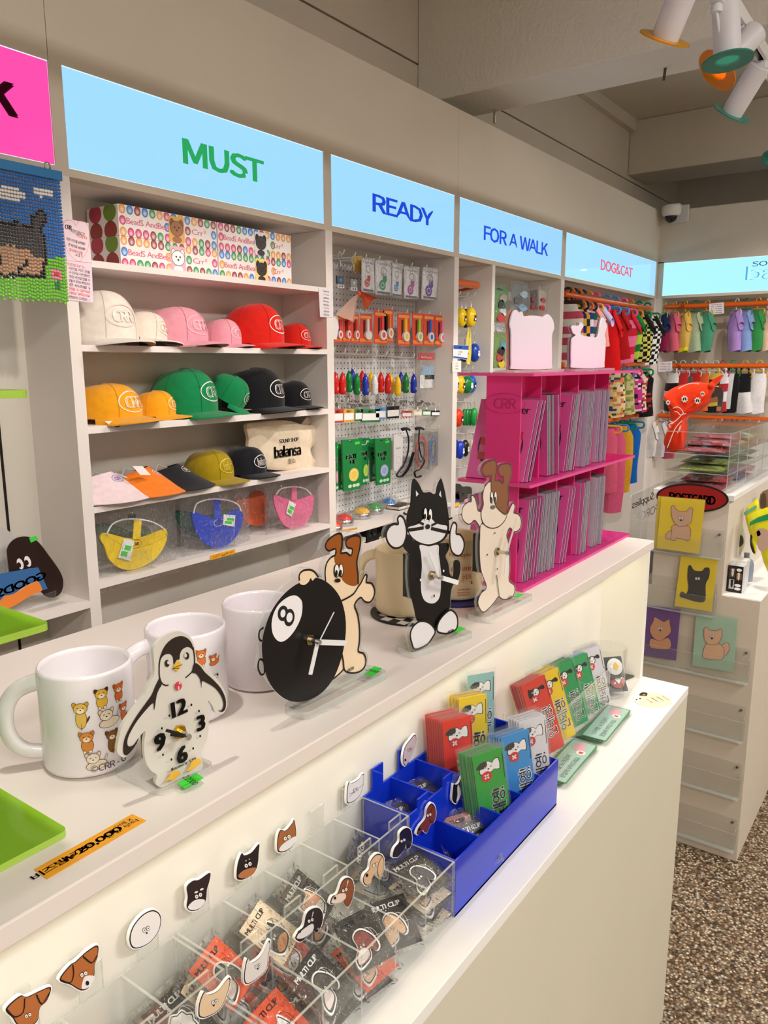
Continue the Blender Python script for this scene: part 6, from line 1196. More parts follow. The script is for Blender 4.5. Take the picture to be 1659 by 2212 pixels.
# row 3: bottle-shaped capsules on ball chains
_cap = {}
def capsule(label, cx, cy, col, s=1., y=1.606):
    h = .066*s; r_ = .0122*s; p = P5(cx, cy, y); k = col
    prof = [(0, 0), (r_*.7, .001), (r_*.95, .005), (r_, .012), (r_, .036), (r_*1.06, .0365), (r_*1.06, .040), (r_*.95, .041), (r_*.9, .05), (r_*.62, .061), (r_*.35, .066), (0, .0675)]
    M = Matrix.Translation((p.x, p.y, p.z))
    if k in _cap: return dup(_cap[k], M, label)
    t = thing('capsule_holder', label, 'capsule', M=M, group='capsule holders on ball chains'); MB().lathe([(a, b*h/.066) for a, b in prof], (0, 0, 0), col, 20).build('capsule_body', 'gloss', t, smooth=40, world=False)
    MB().tube([(.005*math.cos(q*PI/5), 0, h-.002+.006*math.sin(q*PI/5)) for q in range(6)], .002, col, n=6).build('loop', 'gloss', t, smooth=True, world=False)
    m = MB()
    for q in range(12): m.ball((.0012*math.sin(q*2), .001, h+.004+q*.0026), .0011, 0xb8b8bc, 6, 4)
    m.build('ball_chain', 'metal', t, smooth=True, world=False)
    f = CylFr((0, 0, 0), r_, -PI/2-.45); m = MB(); m.text('CRR', f, .004, .018, .0045, .0005, 0xe8e8ec if col != 0xe4e2e4 else 0x6a666a, rot=PI/2); m.build('print', 'print', t, world=False); _cap[k] = t; return t
RDc, GNc, BLc, WHc, YLc = 0xd0201e, 0x0e7a32, 0x1a34a8, 0xe4e2e4, 0xf4c41a
CAPS = [(117, 1180, RDc, 1.616, 'red capsule against the upright of the hat shelves'), (215, 1165, GNc, 1.625, 'green capsule behind the red one'), (240, 1150, BLc, 1.645, 'blue capsule far back near the hat shelves'), (310, 1160, RDc, 1.645, 'red capsule behind the blue one'), (375, 1165, YLc, 1.645, 'yellow capsule behind the white one'), (445, 1168, RDc, 1.625, 'red capsule behind and beside the white one'), (518, 1175, YLc, 1.64, 'yellow capsule behind the second red one'), (590, 1160, BLc, 1.65, 'blue capsule behind the green pair'),
 (168, 1182, RDc, 1.604, 'red capsule at the front, first from the hat shelves'), (272, 1184, GNc, 1.604, 'green capsule at the front beside the blue one'), (334, 1186, BLc, 1.604, 'blue capsule at the front beside the white one'), (400, 1184, WHc, 1.604, 'white capsule at the front'), (497, 1176, RDc, 1.604, 'red capsule at the front beside the yellow one'), (568, 1190, YLc, 1.604, 'yellow capsule at the front'), (625, 1170, GNc, 1.604, 'green capsule at the front next to the last blue one'), (682, 1172, BLc, 1.604, 'blue capsule at the front, last before the tag pack')]
for cx, cy, c, y, lb in CAPS: capsule(lb, cx, cy, c, 1., y)
def tagpack(m, f, x, z, w, h):
    m.flat([(x, z+h*.8), (x+w, z+h*.8), (x+w, z+h), (x, z+h)], f, .0003, 0xd02a34); m.text("Who's", f, x+w*.5, z+h*.87, h*.05, .0005, 0xf4e8e8, width=w*.6)
    for k in range(3): m.prism(rrect(x+w*(.1+k*.08), z+h*(.05+k*.1), x+w*(.8+k*.05), z+h*(.4+k*.12), .003), f, .003-k*.001, .0036-k*.001, 0xf0eef0 if k == 0 else 0x9ac0e0)
    m.flat(rrect(x+w*.35, z+h*.28, x+w*.92, z+h*.4, .001), f, .004, 0x1c1c1e)
pack('clear bag of name tags with red header beside the capsules', [(712, 876), (838, 878), (832, 1142), (725, 1138)], 1.60, None, fn=tagpack, grp='packs hanging on the pegboards')
# row 4: metal frames with HELLO tags
def hello(label, px, c, y=1.602, big=1):
    f = Fr((0, y, 0), (1, 0, 0), (0, 0, 1)); q = f.px(px, *zo); t = thing('name_tag', label, 'tag', f(q[0]), 0, 'HELLO name tags on the pegboard'); m = MB(); m.prism(q, f, -.002, 0, c)
    A, B, C, D = [Vector(p) for p in q]; L_ = lambda u, v: tuple(A+(B-A)*u+(D-A)*v)
    m.flat([L_(.05, .32), L_(.95, .32), L_(.95, .84), L_(.05, .84)], f, .0003, 0xf2f0f2); c_ = L_(.5, .17); m.text('HELLO', f, c_[0], c_[1], abs(D.y-A.y)*.16, .0004, 0xf6f4f6, bold=.03); m.build('tag_plate', 'print', t)
    top = f(L_(.5, 0)); MB().tube([top, top+Vector((.002, .002, .008)), top+Vector((0, .004, .016)), top+Vector((-.002, .006, .022))], .0014, 0xb8b4b0, n=5).build('chain', 'metal', t, smooth=True)
for px, c, n in (([(105, 1288), (172, 1285), (172, 1382), (105, 1388)], 0xc83a2a, 'red HELLO name tag against the hat shelf upright'), ([(176, 1288), (252, 1284), (252, 1378), (176, 1382)], 0xd8a03a, 'mustard HELLO name tag'), ([(258, 1288), (315, 1285), (315, 1372), (258, 1376)], 0x2a7a44, 'green HELLO name tag behind the largest one'), ([(405, 1272), (482, 1272), (480, 1360), (405, 1362)], 0x5a9ad0, 'light blue HELLO name tag'), ([(300, 1288), (440, 1286), (438, 1380), (300, 1384)], 0x2f7a48, 'largest green HELLO name tag'), ([(488, 1268), (580, 1262), (576, 1350), (488, 1356)], 0x1c1c20, 'black HELLO name tag'), ([(598, 1298), (668, 1298), (668, 1345), (598, 1347)], 0xd03a34, 'small red HELLO name tag'), ([(682, 1290), (742, 1290), (742, 1332), (682, 1334)], 0xe8d8a0, 'small cream HELLO name tag'), ([(748, 1290), (806, 1290), (804, 1332), (748, 1334)], 0x3a8a54, 'small green HELLO name tag'), ([(810, 1296), (872, 1296), (868, 1336), (810, 1338)], 0x1c1c20, 'small black HELLO name tag at the end of the row')): hello(n, px, c)
for i, (x0_, x1_) in enumerate(((110, 330), (300, 560), (560, 760), (700, 870))):
    m = MB(); r2 = random.Random(i)
    for k in range(26): a = P5(r2.uniform(x0_, x1_), r2.uniform(1225, 1262), r2.uniform(1.605, 1.69)); m.tube([a+Vector((.006*math.cos(q*PI/3), .003*math.sin(q*PI/3), .004*math.sin(q*PI/3))) for q in range(6)], .001, r2.choice((0x8a8680, 0xb4b0aa, 0x5a5650)), n=4, closed=True)
    tag(m.build('chain_cluster', 'metal', smooth=True), ('tangle of small metal chains above the red HELLO tag', 'tangle of small metal chains above the black HELLO tag', 'tangle of small metal chains above the small red tag', 'tangle of small metal chains above the small black tag')[i], 'chain', 'chain tangles on the pegboard')['kind'] = 'stuff'
# row 5: green pouches
def pouch(c):
    def g(m, f, x, z, w, h):
        m.text('MATE', f, x+w*.45, z+h*.66, h*.085, .0012, 0xe8f0e6, bold=.06, width=w*.55); m.text('ME', f, x+w*.5, z+h*.56, h*.075, .0012, 0xe8f0e6, bold=.06, width=w*.26); m.prism(ell(x+w*.55, z+h*.3, w*.25, h*.13, 22), f, .001, .0016, c); m.stroke(ell(x+w*.55, z+h*.3, w*.17, h*.09, 18), w*.02, f, .0018, 0xf0e8c8, closed=True)
        for k in (-.1, .12, .3): m.flat(ell(x+w*(.45+k), z+h*.09, w*.1, h*.035, 10), f, .0012, 0xc8e0cc)
        m.flat([(x+w*.62, z+h*.88), (x+w*.86, z+h*.88), (x+w*.86, z+h*.93), (x+w*.62, z+h*.93)], f, .0012, 0x45d648); m.stroke([(x+w*.3, z+h*.95), (x+w*.5, z+h*.955)], h*.012, f, .0012, 0x0a2a14)
    return g
PG = 0x14803e
for px, y, c, lb in (([(112, 1530), (135, 1525), (132, 1880), (112, 1890)], 1.60, 0xd8a0b8, 'green treat pouch half hidden by the hat shelf upright'), ([(135, 1540), (185, 1520), (190, 1870), (140, 1870)], 1.64, 0xd8c86a, 'green treat pouch behind the front yellow one'), ([(292, 1495), (368, 1498), (345, 1830), (294, 1840)], 1.635, 0xa8cc4a, 'green treat pouch with lime disc'), ([(165, 1510), (308, 1500), (298, 1862), (178, 1882)], 1.60, 0xe8c85a, 'green treat pouch with yellow disc at the front'), ([(365, 1505), (412, 1498), (420, 1800), (372, 1815)], 1.64, 0x9ab8e0, 'green treat pouch edge behind the blue disc one'), ([(402, 1502), (520, 1494), (514, 1822), (416, 1840)], 1.60, 0x9aa8dc, 'green treat pouch with blue disc at the front')):
    pack(lb, px, y, PG, 'treat_pouch', 'pouch', 'green treat pouches', film=False, fn=pouch(c), th=.006, cardmat='satin')
def wht(m, f, x, z, w, h): m.text('MATE', f, x+w*.5, z+h*.62, h*.05, .0003, 0x4a8a6a, width=w*.5); m.stroke(ell(x+w*.5, z+h*.3, w*.25, h*.1, 14), .0008, f, .0003, 0x9a9a9e, closed=True)
pack('white treat pouch beside the green ones', [(540, 1470), (605, 1488), (600, 1690), (560, 1740), (540, 1730)], 1.60, 0xeeeaec, 'treat_pouch', 'pouch', 'white treat pouches', film=False, fn=wht, th=.006); pack('white treat pouch tucked behind the other white one', [(500, 1485), (545, 1470), (548, 1720), (512, 1730)], 1.63, 0xdedadc, 'treat_pouch', 'pouch', 'white treat pouches', film=False, th=.005)
for k, (pts, lb) in enumerate((([(625, 1430), (645, 1500), (640, 1600), (610, 1690), (570, 1745), (560, 1770), (600, 1770), (650, 1700), (680, 1600)], 'black leash looped on the pegboard beside the white pouches'), ([(725, 1425), (720, 1520), (735, 1620), (760, 1660), (730, 1720), (690, 1740), (700, 1780), (735, 1770)], 'black leash with clip hanging behind the cat clock'))):
    t = thing('leash', lb, 'leash', P5(*pts[-1], 1.59), 0, 'black leashes on the pegboard'); MB().tube([P5(a, b, 1.592-.002*(i % 2)) for i, (a, b) in enumerate(smoothpts(pts, 4, False))], .006, 0x141416, n=7, flat=.45).build('webbing', 'fabric', t, smooth=True)
    MB().tube([P5(pts[0][0]+q, pts[0][1]-6+abs(q)*.4, 1.592) for q in (-28, -10, 10, 28)], .007, 0x141416, n=7, flat=.5).build('handle_loop', 'fabric', t, smooth=True)
for px, c, lb in (([(690, 1462), (800, 1460), (795, 1725), (672, 1700)], 0xb8403c, 'clear pack with red leash loop'), ([(800, 1455), (858, 1450), (855, 1695), (790, 1690)], 0x2a6ab8, 'clear pack with blue leash loop')):
    pack(lb, px, 1.615, 0x8a8480, fn=lambda m, f, x, z, w, h, c=c: [m.stroke(ell(x+w*.5, z+h*.5, w*.3, h*.38, 20), w*.1, f, .0006, c, closed=True), m.stroke(ell(x+w*.5, z+h*.5, w*.18, h*.25, 20), w*.06, f, .0007, 0x3a3634, closed=True)], grp='clear leash packs')
# push lights on the bay shelf
SB = .907
for a, b, c, lb, s in ((110, 2165, 0xe0401e, 'small orange and silver push light by the upright', .8), (178, 2125, 0xd8352e, 'red push light in a bag', 1), (305, 2075, 0xeab63a, 'yellow push light in a bag', 1.0), (398, 2040, 0x3aa84a, 'green push light in a bag', 1.0), (500, 2000, 0x3a8ad0, 'blue push light in a bag', .95)):
    p = onZ(690+a/3.352, 500+b/3.352, SB); r_ = .034*s; t = thing('push_light', lb+' on the pegboard bay shelf', 'light', p, 0, 'push lights on the bay shelf')
    MB().lathe([(0, .0004), (r_*.95, .0004), (r_, .004), (r_*.98, .018*s), (r_*.9, .021*s), (0, .021*s)], p, 0xc9c8cc, 32).build('silver_base', 'metal', t, smooth=40); MB().lathe([(r_*.88, .019*s), (r_*.82, .027*s), (r_*.6, .034*s), (r_*.3, .038*s), (0, .039*s)], p, c, 32).build('coloured_dome', 'gloss', t, smooth=True)
    if s >= .95: b_ = wrinkled(.1*s, .085*s, .02, a, 10, 10, .005); b_.v = [(p.x+v[0]+.006, p.y+v[1]*.75, p.z+.016+abs(v[2])*1.35) for v in b_.v]; b_.build('clear_bag', 'film', t, smooth=True)
zz = (700, 1080, 4.608)
t = thing('small_box', 'small black notebook box lying at the end of the pegboard bay shelf', 'box', onZ(875, 1098, SB)); p = onZ(872, 1101, SB); MB().box(p.x-.03, p.y, SB+.0004, p.x+.06, p.y+.06, SB+.016, 0x2a2624).build('cover', 'satin', t, bevel=.001); MB().box(p.x-.0305, p.y-.0005, SB+.004, p.x+.055, p.y+.055, SB+.013, 0xe0d8cc).build('pages', 'paper', t)
f = Fr((0, YA-.0012, 0), (1, 0, 0), (0, 0, 1)); note('orange price strip on the pegboard bay shelf edge', [(170, 300), (330, 272), (330, 288), (172, 312)], zz, 0xe0a030, [], 'price_strip', cat='price label')
t = thing('shop_box', 'black box lettered CLOTHES on the low shelf under the pegboard bay', 'box', (2.13, 1.60, .745)); f = Fr((0, 1.585, 0), (1, 0, 0), (0, 0, 1)); q = f.px([(430, 300), (640, 252), (640, 395), (430, 395)], *zz); x0, x1, z1 = q[0][0], q[1][0], q[1][1]; MB().box(x0, 1.586, .7454, x1+.05, 1.70, z1, 0x1b1c20).build('carton', 'satin', t); m = MB(); c = f.px([(525, 312)], *zz)[0]; m.text('CLOTHES', f, c[0]+.004, c[1], .022, .0004, 0xe8e6e4, bold=.03, width=.105); m.flat(ell(c[0]+.02, c[1]-.03, .008), f, .0004, 0xd8d04a); m.build('lettering', 'print', t)
for k in range(6):
    c_ = (0xcfc8bc, 0xd9d2c6, 0xe4dfd8, 0xbdb6ac, 0xd4cec6, 0xe9e5df)[k]; tag(MB().box(1.93+.006*k, 1.565+.004*k, .7452+k*.019, 2.07+.004*(k % 3), 1.69, .7452+k*.019+.0175, c_).build('paper_stack', 'paper', bevel=.002), f'flat bundle of printed paper, {ORD[k]} from the bottom of the pile under the pegboard', 'paper', 'paper bundles under the pegboard')
# ------------------------------------------------------------------ narrow bay: orange rod, oval holders
a, b_ = onY(988, 610, 1.60), onY(1050, 612, 1.60)
t = thing('hanging_rail', 'short orange rail in the narrow wall bay', 'rail', (2.75, 1.60, 1.75)); MB().tube([(2.6185, 1.60, 1.752), (2.84, 1.60, 1.7545), (2.852, 1.60, 1.7545), (2.858, 1.60, 1.7545)], [.0155, .0155, .0125, .006], 0xe2661c, n=20).build('rail_tube', 'gloss', t, smooth=True); MB().tube([(2.815, 1.60, 1.742), (2.815, 1.66, 1.735), (2.815, YK-.009, 1.735)], .006, 0xb84a12, n=8).build('bracket', 'gloss', t, smooth=True)
def hooks3(what, tips, y1=1.60):
    for i, (p, q) in enumerate(tips): v = P5(p, q, y1); hook(f'{ORD[i]} white hook in the narrow bay, {what}', v.x, v.z-.013, y1, 'white hooks in the narrow bay')
hooks3('top row', [(1022, 430), (1078, 440), (1130, 440), (1185, 455)]); hooks3('second row', [(1015, 715), (1070, 722), (1120, 730), (1172, 732)]); hooks3('third row', [(1065, 970), (1112, 972), (1165, 972)]); hooks3('fourth row', [(1000, 1210), (1055, 1210), (1110, 1212), (1158, 1205)]); hooks3('fifth row', [(1010, 1440), (1080, 1440), (1145, 1435)]); hooks3('sixth row', [(1050, 1690), (1108, 1682)])
def oval(label, cx, cy, rx, ry, col, mark=None, y=1.60, chain=True):
    c = P5(cx, cy, y); e = P5(cx+rx, cy, y); g_ = P5(cx, cy-ry, y); RX, RZ = (e-c).length, (g_-c).length; t = thing('bag_dispenser', label, 'dispenser', (c.x, c.y, c.z-RZ), 0, 'oval bag dispensers in the narrow bay')
    MB().lathe([(RX*math.sin(PI*j/12)**.85 if 0 < j < 12 else 0, -RZ*math.cos(PI*j/12)) for j in range(13)], c, col, 20, sy=.75).build('oval_shell', 'gloss', t, smooth=True)
    f = Fr((c.x, c.y-RX*.76, c.z), (1, 0, 0), (0, 0, 1)); m = MB()
    mc = mark or K; m.flat(ell(0, RZ*.1, RX*.3, RZ*.13, 12), f, .0008, mc); m.flat(ell(0, -RZ*.2, RX*.36, RZ*.2, 12), f, .0008, mc); m.flat(ell(0, -RZ*.2, RX*.24, RZ*.12, 12), f, .0010, 0xf0ece4); m.build('print', 'print', t)
    if chain: MB().tube([(c.x, c.y, c.z+RZ), (c.x+.003, c.y, c.z+RZ+.012), (c.x, c.y+.002, c.z+RZ+.026)], .0012, 0xb4b0ac, n=5).build('ball_chain', 'metal', t, smooth=True)
OV = [(1058, 630, 22, 70, 0x1c1a1a, None, 1.64, 'black oval dispenser behind the yellow pair'), (1028, 625, 24, 70, 0xf2c81c, 0x3a2c10, 1.60, 'yellow oval dispenser, first of the pair'), (1095, 622, 26, 72, 0xf2c81c, 0x3a2c10, 1.60, 'yellow oval dispenser with a yellow ribbon'), (1050, 885, 26, 62, 0x16161c, None, 1.63, 'black oval dispenser behind the blue HELLO card'), (1123, 878, 24, 68, 0x1c46b0, 0xe8ecf4, 1.60, 'blue oval dispenser beside the yellow ribbon'), (990, 1105, 14, 62, 0xe8e6e0, None, 1.60, 'white oval dispenser at the bay edge'), (1018, 1110, 24, 66, 0xf2c01c, 0x2a2010, 1.60, 'yellow oval dispenser in the third row'), (1100, 1105, 22, 64, 0x1a5ac0, None, 1.625, 'blue oval dispenser behind the green one'), (1068, 1110, 28, 64, 0x127a3a, 0xe8ece8, 1.60, 'dark green oval dispenser in the third row'), (1005, 1350, 24, 66, 0xe23a1c, 0x2a1410, 1.60, 'red oval dispenser in the fourth row'), (1050, 1345, 13, 62, 0x127a34, None, 1.63, 'green oval dispenser edge, first of four'), (1070, 1345, 13, 62, 0x127a34, None, 1.622, 'green oval dispenser edge, second of four'), (1092, 1345, 13, 62, 0x127a34, None, 1.614, 'green oval dispenser edge, third of four'), (1120, 1342, 18, 66, 0x149a40, 0xe04040, 1.60, 'green oval dispenser with red picture'), (992, 1575, 14, 66, 0x1a34b0, None, 1.62, 'navy oval dispenser, first of the lowest row'), (1018, 1582, 20, 66, 0x1c3cc0, 0xe8ecf4, 1.60, 'navy oval dispenser, second of the lowest row'), (1056, 1570, 18, 62, 0x1a1a1e, 0xe4e4e4, 1.60, 'black and white oval dispenser in the lowest row'), (1110, 1565, 18, 58, 0xd9c8ac, 0xd0a060, 1.60, 'cream oval dispenser in the lowest row')]
for cx, cy, rx, ry, c, mk, y, lb in OV: oval(lb, cx, cy, rx, ry, c, mk, y)
t = thing('ribbon', 'long yellow plastic ribbon hanging from the yellow dispenser', 'ribbon', P5(1085, 960, 1.59)); m = MB(); m.grid(lambda u, v: P5(1085+(u-.5)*(18+24*math.sin(v*2.6))-8*v, 700+262*v, 1.592-.004*math.sin(u*8+v*6)), 6, 12, 0xeedc6a); m.build('strip', 'satin', t, smooth=True); MB().ball(P5(1080, 880, 1.588), .004, 0xeedc6a, 8, 6).build('knot', 'satin', t, smooth=True)
note('white card with blue HELLO header and handwriting on the bay upright', [(968, 820), (1082, 825), (1068, 930), (968, 915)], zo, 0xf2eef2, [('p', 0x2a5ab8, [(970, 822), (1081, 827), (1078, 858), (970, 850)]), ('t', 0xf4f4f8, 'HELLO', (1025, 838), .008, dict(bold=.03, width=.032)), ('p', 0x2a5ab8, [(969, 902), (1070, 916), (1068, 928), (969, 912)]), ('t', HB, '큰 구매 시', (1020, 872), .005, dict(width=.03)), ('t', HB, '부탁 드려요', (1012, 890), .005, dict(width=.024))], 'name_card', y=1.548)
note('small white handwritten note below the HELLO card', [(962, 938), (1026, 938), (1026, 1018), (962, 1018)], zo, 0xf2eae6, [('t', 0xd88a90, '금지', (994, 955), .004, dict(width=.02)), ('t', HB, '만지지 안돼요', (994, 975), .004, dict(width=.022)), ('t', HB, '부탁드려요', (994, 995), .004, dict(width=.02))])
for i, (cx, cy, c, lb) in enumerate(((1005, 1880, 0x2c2a24, 'dark oval pouch at the bay edge on the sixth row'), (1040, 1900, 0x332f26, 'dark oval pouch on the sixth row, middle one'), (1078, 1900, 0x2a261e, 'dark oval pouch on the sixth row, outer one'), (985, 1940, 0x1c3a9a, 'dark blue oval pouch hanging below the dark ones'))):
    pack(lb, smoothpts([(cx-32, cy+20), (cx-20, cy-45), (cx+15, cy-50), (cx+28, cy-20), (cx+22, cy+50), (cx-15, cy+60)], 3), 1.60+.012*(i % 3), c, 'hanging_pouch', 'pouch', 'small dark pouches in the narrow bay', film=False, th=.012, cardmat='fabric', fn=lambda m, f, x, z, w, h: m.text('CRR', f, x+w*.5, z+h*.5, h*.18, .0006, 0xe8e4d8, bold=.03))
for a, b, c, lb in ((985, 2035, 0xf0b82a, 'yellow wrapped treats on the narrow bay shelf'), (1030, 2095, 0xf090b8, 'pink wrapped treat on the narrow bay shelf')):
    t = thing('wrapped_treats', lb, 'treats', P5(a, b, 1.60), 0, 'wrapped treats on the narrow bay shelf'); m = MB(); r2 = random.Random(a)
    for k in range(5 if c == 0xf0b82a else 1): q = P5(a+r2.uniform(-22, 24), b+r2.uniform(-16, 16), 1.60+r2.uniform(0, .03)); m.lathe([(0, -.010), (.012, -.006), (.014, 0), (.012, .006), (0, .010)], (q.x, q.y, max(q.z, .876)), c, 10, sx=1.4)
    m.build('wrapper', 'satin', t, smooth=True)
# ------------------------------------------------------------------ wide bay: clear bags of toys
zo = (960, 540, 5.925)
def P6(px, y): return [onY(960+a/5.925, 540+b/5.925, y) for a, b in px]
def toys(cs, hdr=None):
    def g(m, f, x, z, w, h):
        r2 = random.Random(int(x*1e4))
        for k, c in enumerate(cs): cx, cz = x+w*r2.uniform(.25, .75), z+h*(.12+.7*k/len(cs)); m.prism(smoothpts([(cx+w*.28*math.cos(q)*r2.uniform(.7, 1.1), cz+h*.13*math.sin(q)*r2.uniform(.7, 1.1)) for q in [j*PI/4 for j in range(8)]], 3), f, .0006, .006, c)
        if hdr: m.text(hdr, f, x+w*.35, z+h*.88, h*.06, .0004, 0x2a5a9a, bold=.04, width=w*.5)
    return g
for px, c, cs, hdr, lb in (([(648, 455), (818, 462), (805, 925), (640, 920)], 0x6a9a4a, (0xd03a44, 0xe8e4e4, 0x3a3436, 0xb8a898), 'villa.', 'clear bag with green card and red plush toy'), ([(860, 440), (1068, 430), (1060, 770), (855, 770)], 0x8d8a86, (0x9ac4e4, 0x6a6462, 0xb8d0e0), None, 'clear zip bag with pale blue brush'), ([(1100, 510), (1195, 505), (1190, 760), (1100, 765)], 0x5a2a2c, (0xb02a34, 0x8a2028), None, 'dark red toy pack behind the red one'), ([(1205, 500), (1318, 508), (1310, 770), (1215, 770)], 0xd8cfc0, (0xd8302e, 0xc82a30), None, 'toy pack with gold label and red plush'), ([(640, 1050), (792, 1058), (775, 1505), (625, 1510)], 0x7ea64e, (0xf0c83a, 0xd83a3a, 0x2a2a2e, 0x5ab0c8), None, 'clear bag with green card and CRR toy'), ([(655, 940), (800, 945), (795, 1040), (650, 1040)], 0xb4b4b6, (0xd0d0d4,), None, 'small clear bag between the two green toy bags')):
    pack(lb+' in the wide bay', px, 1.60, c, 'toy_bag', 'toy', 'clear toy bags in the wide bay', fn=toys(cs, hdr), zo_=zo)
zo = (690, 500, 3.352)
for px, c, cs, lb in (([(1250, 1065), (1320, 1065), (1315, 1180), (1250, 1185)], 0xd8d4d6, (0x8a8a90, 0xc0c0c4), 'clear toy bag beside the pink rack, upper'), ([(1245, 1185), (1312, 1180), (1305, 1330), (1245, 1330)], 0xc88a5a, (0x2a2a30, 0xe8a04a, 0xd8d0c8), 'orange toy bag beside the pink rack'), ([(1240, 1370), (1310, 1360), (1300, 1640), (1235, 1640)], 0x9aa0b4, (0x2a4aa0, 0xd86a3a, 0xe8e8ec), 'blue toy bag beside the pink rack')):
    pack(lb, px, 1.60, c, 'toy_bag', 'toy', 'clear toy bags in the wide bay', fn=toys(cs), zo_=zo)
for i, (a, b) in enumerate(((1220, 465), (1355, 495))): v = P6([(a, b)], 1.60)[0]; hook(f'{ORD[i]} bare white hook tip above the red toy packs', v.x, v.z-.013, 1.60, 'white hooks in the wide bay')
# ------------------------------------------------------------------ pink acrylic rack with coaster packs
t = thing('acrylic_rack', 'bright pink acrylic rack of coaster packs on the counter end', 'rack', (1.35, .58, CU)); PKc = 0xff4fb0
RX0, RX1, RY0, RY1 = 1.09, 1.598, .517, .65; ZM, ZT = 1.26, 1.4326
for z, nm in ((CU+.0048, 'base_plate'), (ZM, 'middle_plate'), (ZT, 'top_plate')): edge_plate(t, RX0+(.012 if nm != 'base_plate' else 0), RY0, RX1, RY1, z, PKc, nm, .0045, .003, edge=0xff6ab8)
DX = [1.118, 1.190, 1.268, 1.347, 1.426, 1.50]
for lv, (za, zb) in enumerate(((CU+.0048, ZM-.0045), (ZM, ZT-.0045))):
    for x in DX: MB().box(x-.002, .545, za, x+.002, .606, zb, 0xff46a6).build('divider', 'tinted', t)
f = Fr((DX[0]-.0024, .628, 0), (0, -1, 0), (0, 0, 1)); m = MB(); m.stroke(ell(.055, 1.385, .036, .016, 22), .0008, f, .0002, 0xc8186e, closed=True); m.text('CRR', f, .055, 1.385, .016, .0002, 0xc8186e, width=.04); m.build('engraving', 'print', t)
def cover(m, c, disc, ck):
    f = Fr((0, 0, 0), (0, -1, 0), (0, 0, 1)); w, h = .104, .136      # cover faces -X, front edge at y=0 towards the viewer side
    m.flat([(0, 0), (w, 0), (w, h), (0, h)], f, .0004, c); m.text('Coster', f, w*.66, h*.88, .013, .0006, K, width=.052, bold=.015); m.flat(ell(w*.5, h*.42, .041, .041, 26), f, .0006, 0x3a1030)
    for i in range(-3, 3):
        for j in range(-3, 3):
            if math.hypot(i+.5, j+.5) < 3.2: q = .0125; m.flat([(w*.5+i*q, h*.42+j*q), (w*.5+(i+1)*q, h*.42+j*q), (w*.5+(i+1)*q, h*.42+(j+1)*q), (w*.5+i*q, h*.42+(j+1)*q)], f, .0008, disc if (i+j) % 2 else ck)
_cv = {}
def coaster_pack(label, M, key):
    if key in _cv: return dup(_cv[key], M, label)
    c, d1, d2 = key; t = thing('coaster_pack', label, 'coaster pack', M=M, group='coaster packs in the pink rack')
    m = MB(); m.box(0, -.104, 0, .0038, 0, .136, 0x121014); m.box(.0001, -.1045, .0005, .0008, -.1035, .1355, 0xe8dce8); m.build('sleeve_board', 'matte', t, world=False)
    m = MB(); cover(m, c, d1, d2); m.build('printed_cover', 'print', t, world=False)
    m = MB(); m.add([(-.0012, -.1035, 0), (-.0012, .001, 0), (-.0012, .001, .139), (-.0012, -.1035, .139)], [(0, 1, 2, 3)], 0xffffff); m.build('clear_sleeve', 'sleeve', t, world=False); _cv[key] = t; return t
PKs, LIL, GRY, RDd = (0xf054b0, 0x6a1e50, 0xe060a8), (0xdcb4e0, 0x3a2a8a, 0x9a4ab0), (0xd2c6d8, 0x2a2a7a, 0x8a3a8a), (0xf060b4, 0xc83a3a, 0xe0709a)
LEAN = {(0, 0): .14, (0, 1): .10, (0, 2): .26, (0, 3): .07, (0, 4): .05, (1, 0): .36, (1, 1): -.1, (1, 2): .2, (1, 3): .06, (1, 4): .04}
KEYS = {(0, 0): PKs, (0, 1): GRY, (0, 2): PKs, (0, 3): RDd, (0, 4): GRY, (1, 0): RDd, (1, 1): PKs, (1, 2): PKs, (1, 3): LIL, (1, 4): LIL}
cn_ = ('first', 'second', 'third', 'fourth', 'fifth')
for lv in (0, 1):
    for ci in range(5):
        ln = LEAN[(lv, ci)]; run = .136*math.sin(abs(ln)); x0 = DX[ci]+.004+(0 if ln > 0 else run); st = .0048; n = max(5, min(10, int((.068-run)/st)-(2 if abs(ln) > .3 else 0)))
        for k in range(n):
            key = KEYS[(lv, ci)] if k == 0 else (GRY if k % 3 == 2 else KEYS[(lv, ci)])
            M = Matrix.Translation((x0+st*k, .645-rnd.uniform(0, .006)-.004*(k % 2), (CU+.0056 if lv == 0 else ZM+.0008)+(.0026*math.sin(-ln) if ln < 0 else 0))) @ Matrix.Rotation(ln, 4, 'Y')
            coaster_pack(f'coaster pack, {ORD[k]} from the dog clock side, {("lower","upper")[lv]} rack level, {cn_[ci]} compartment', M, key)
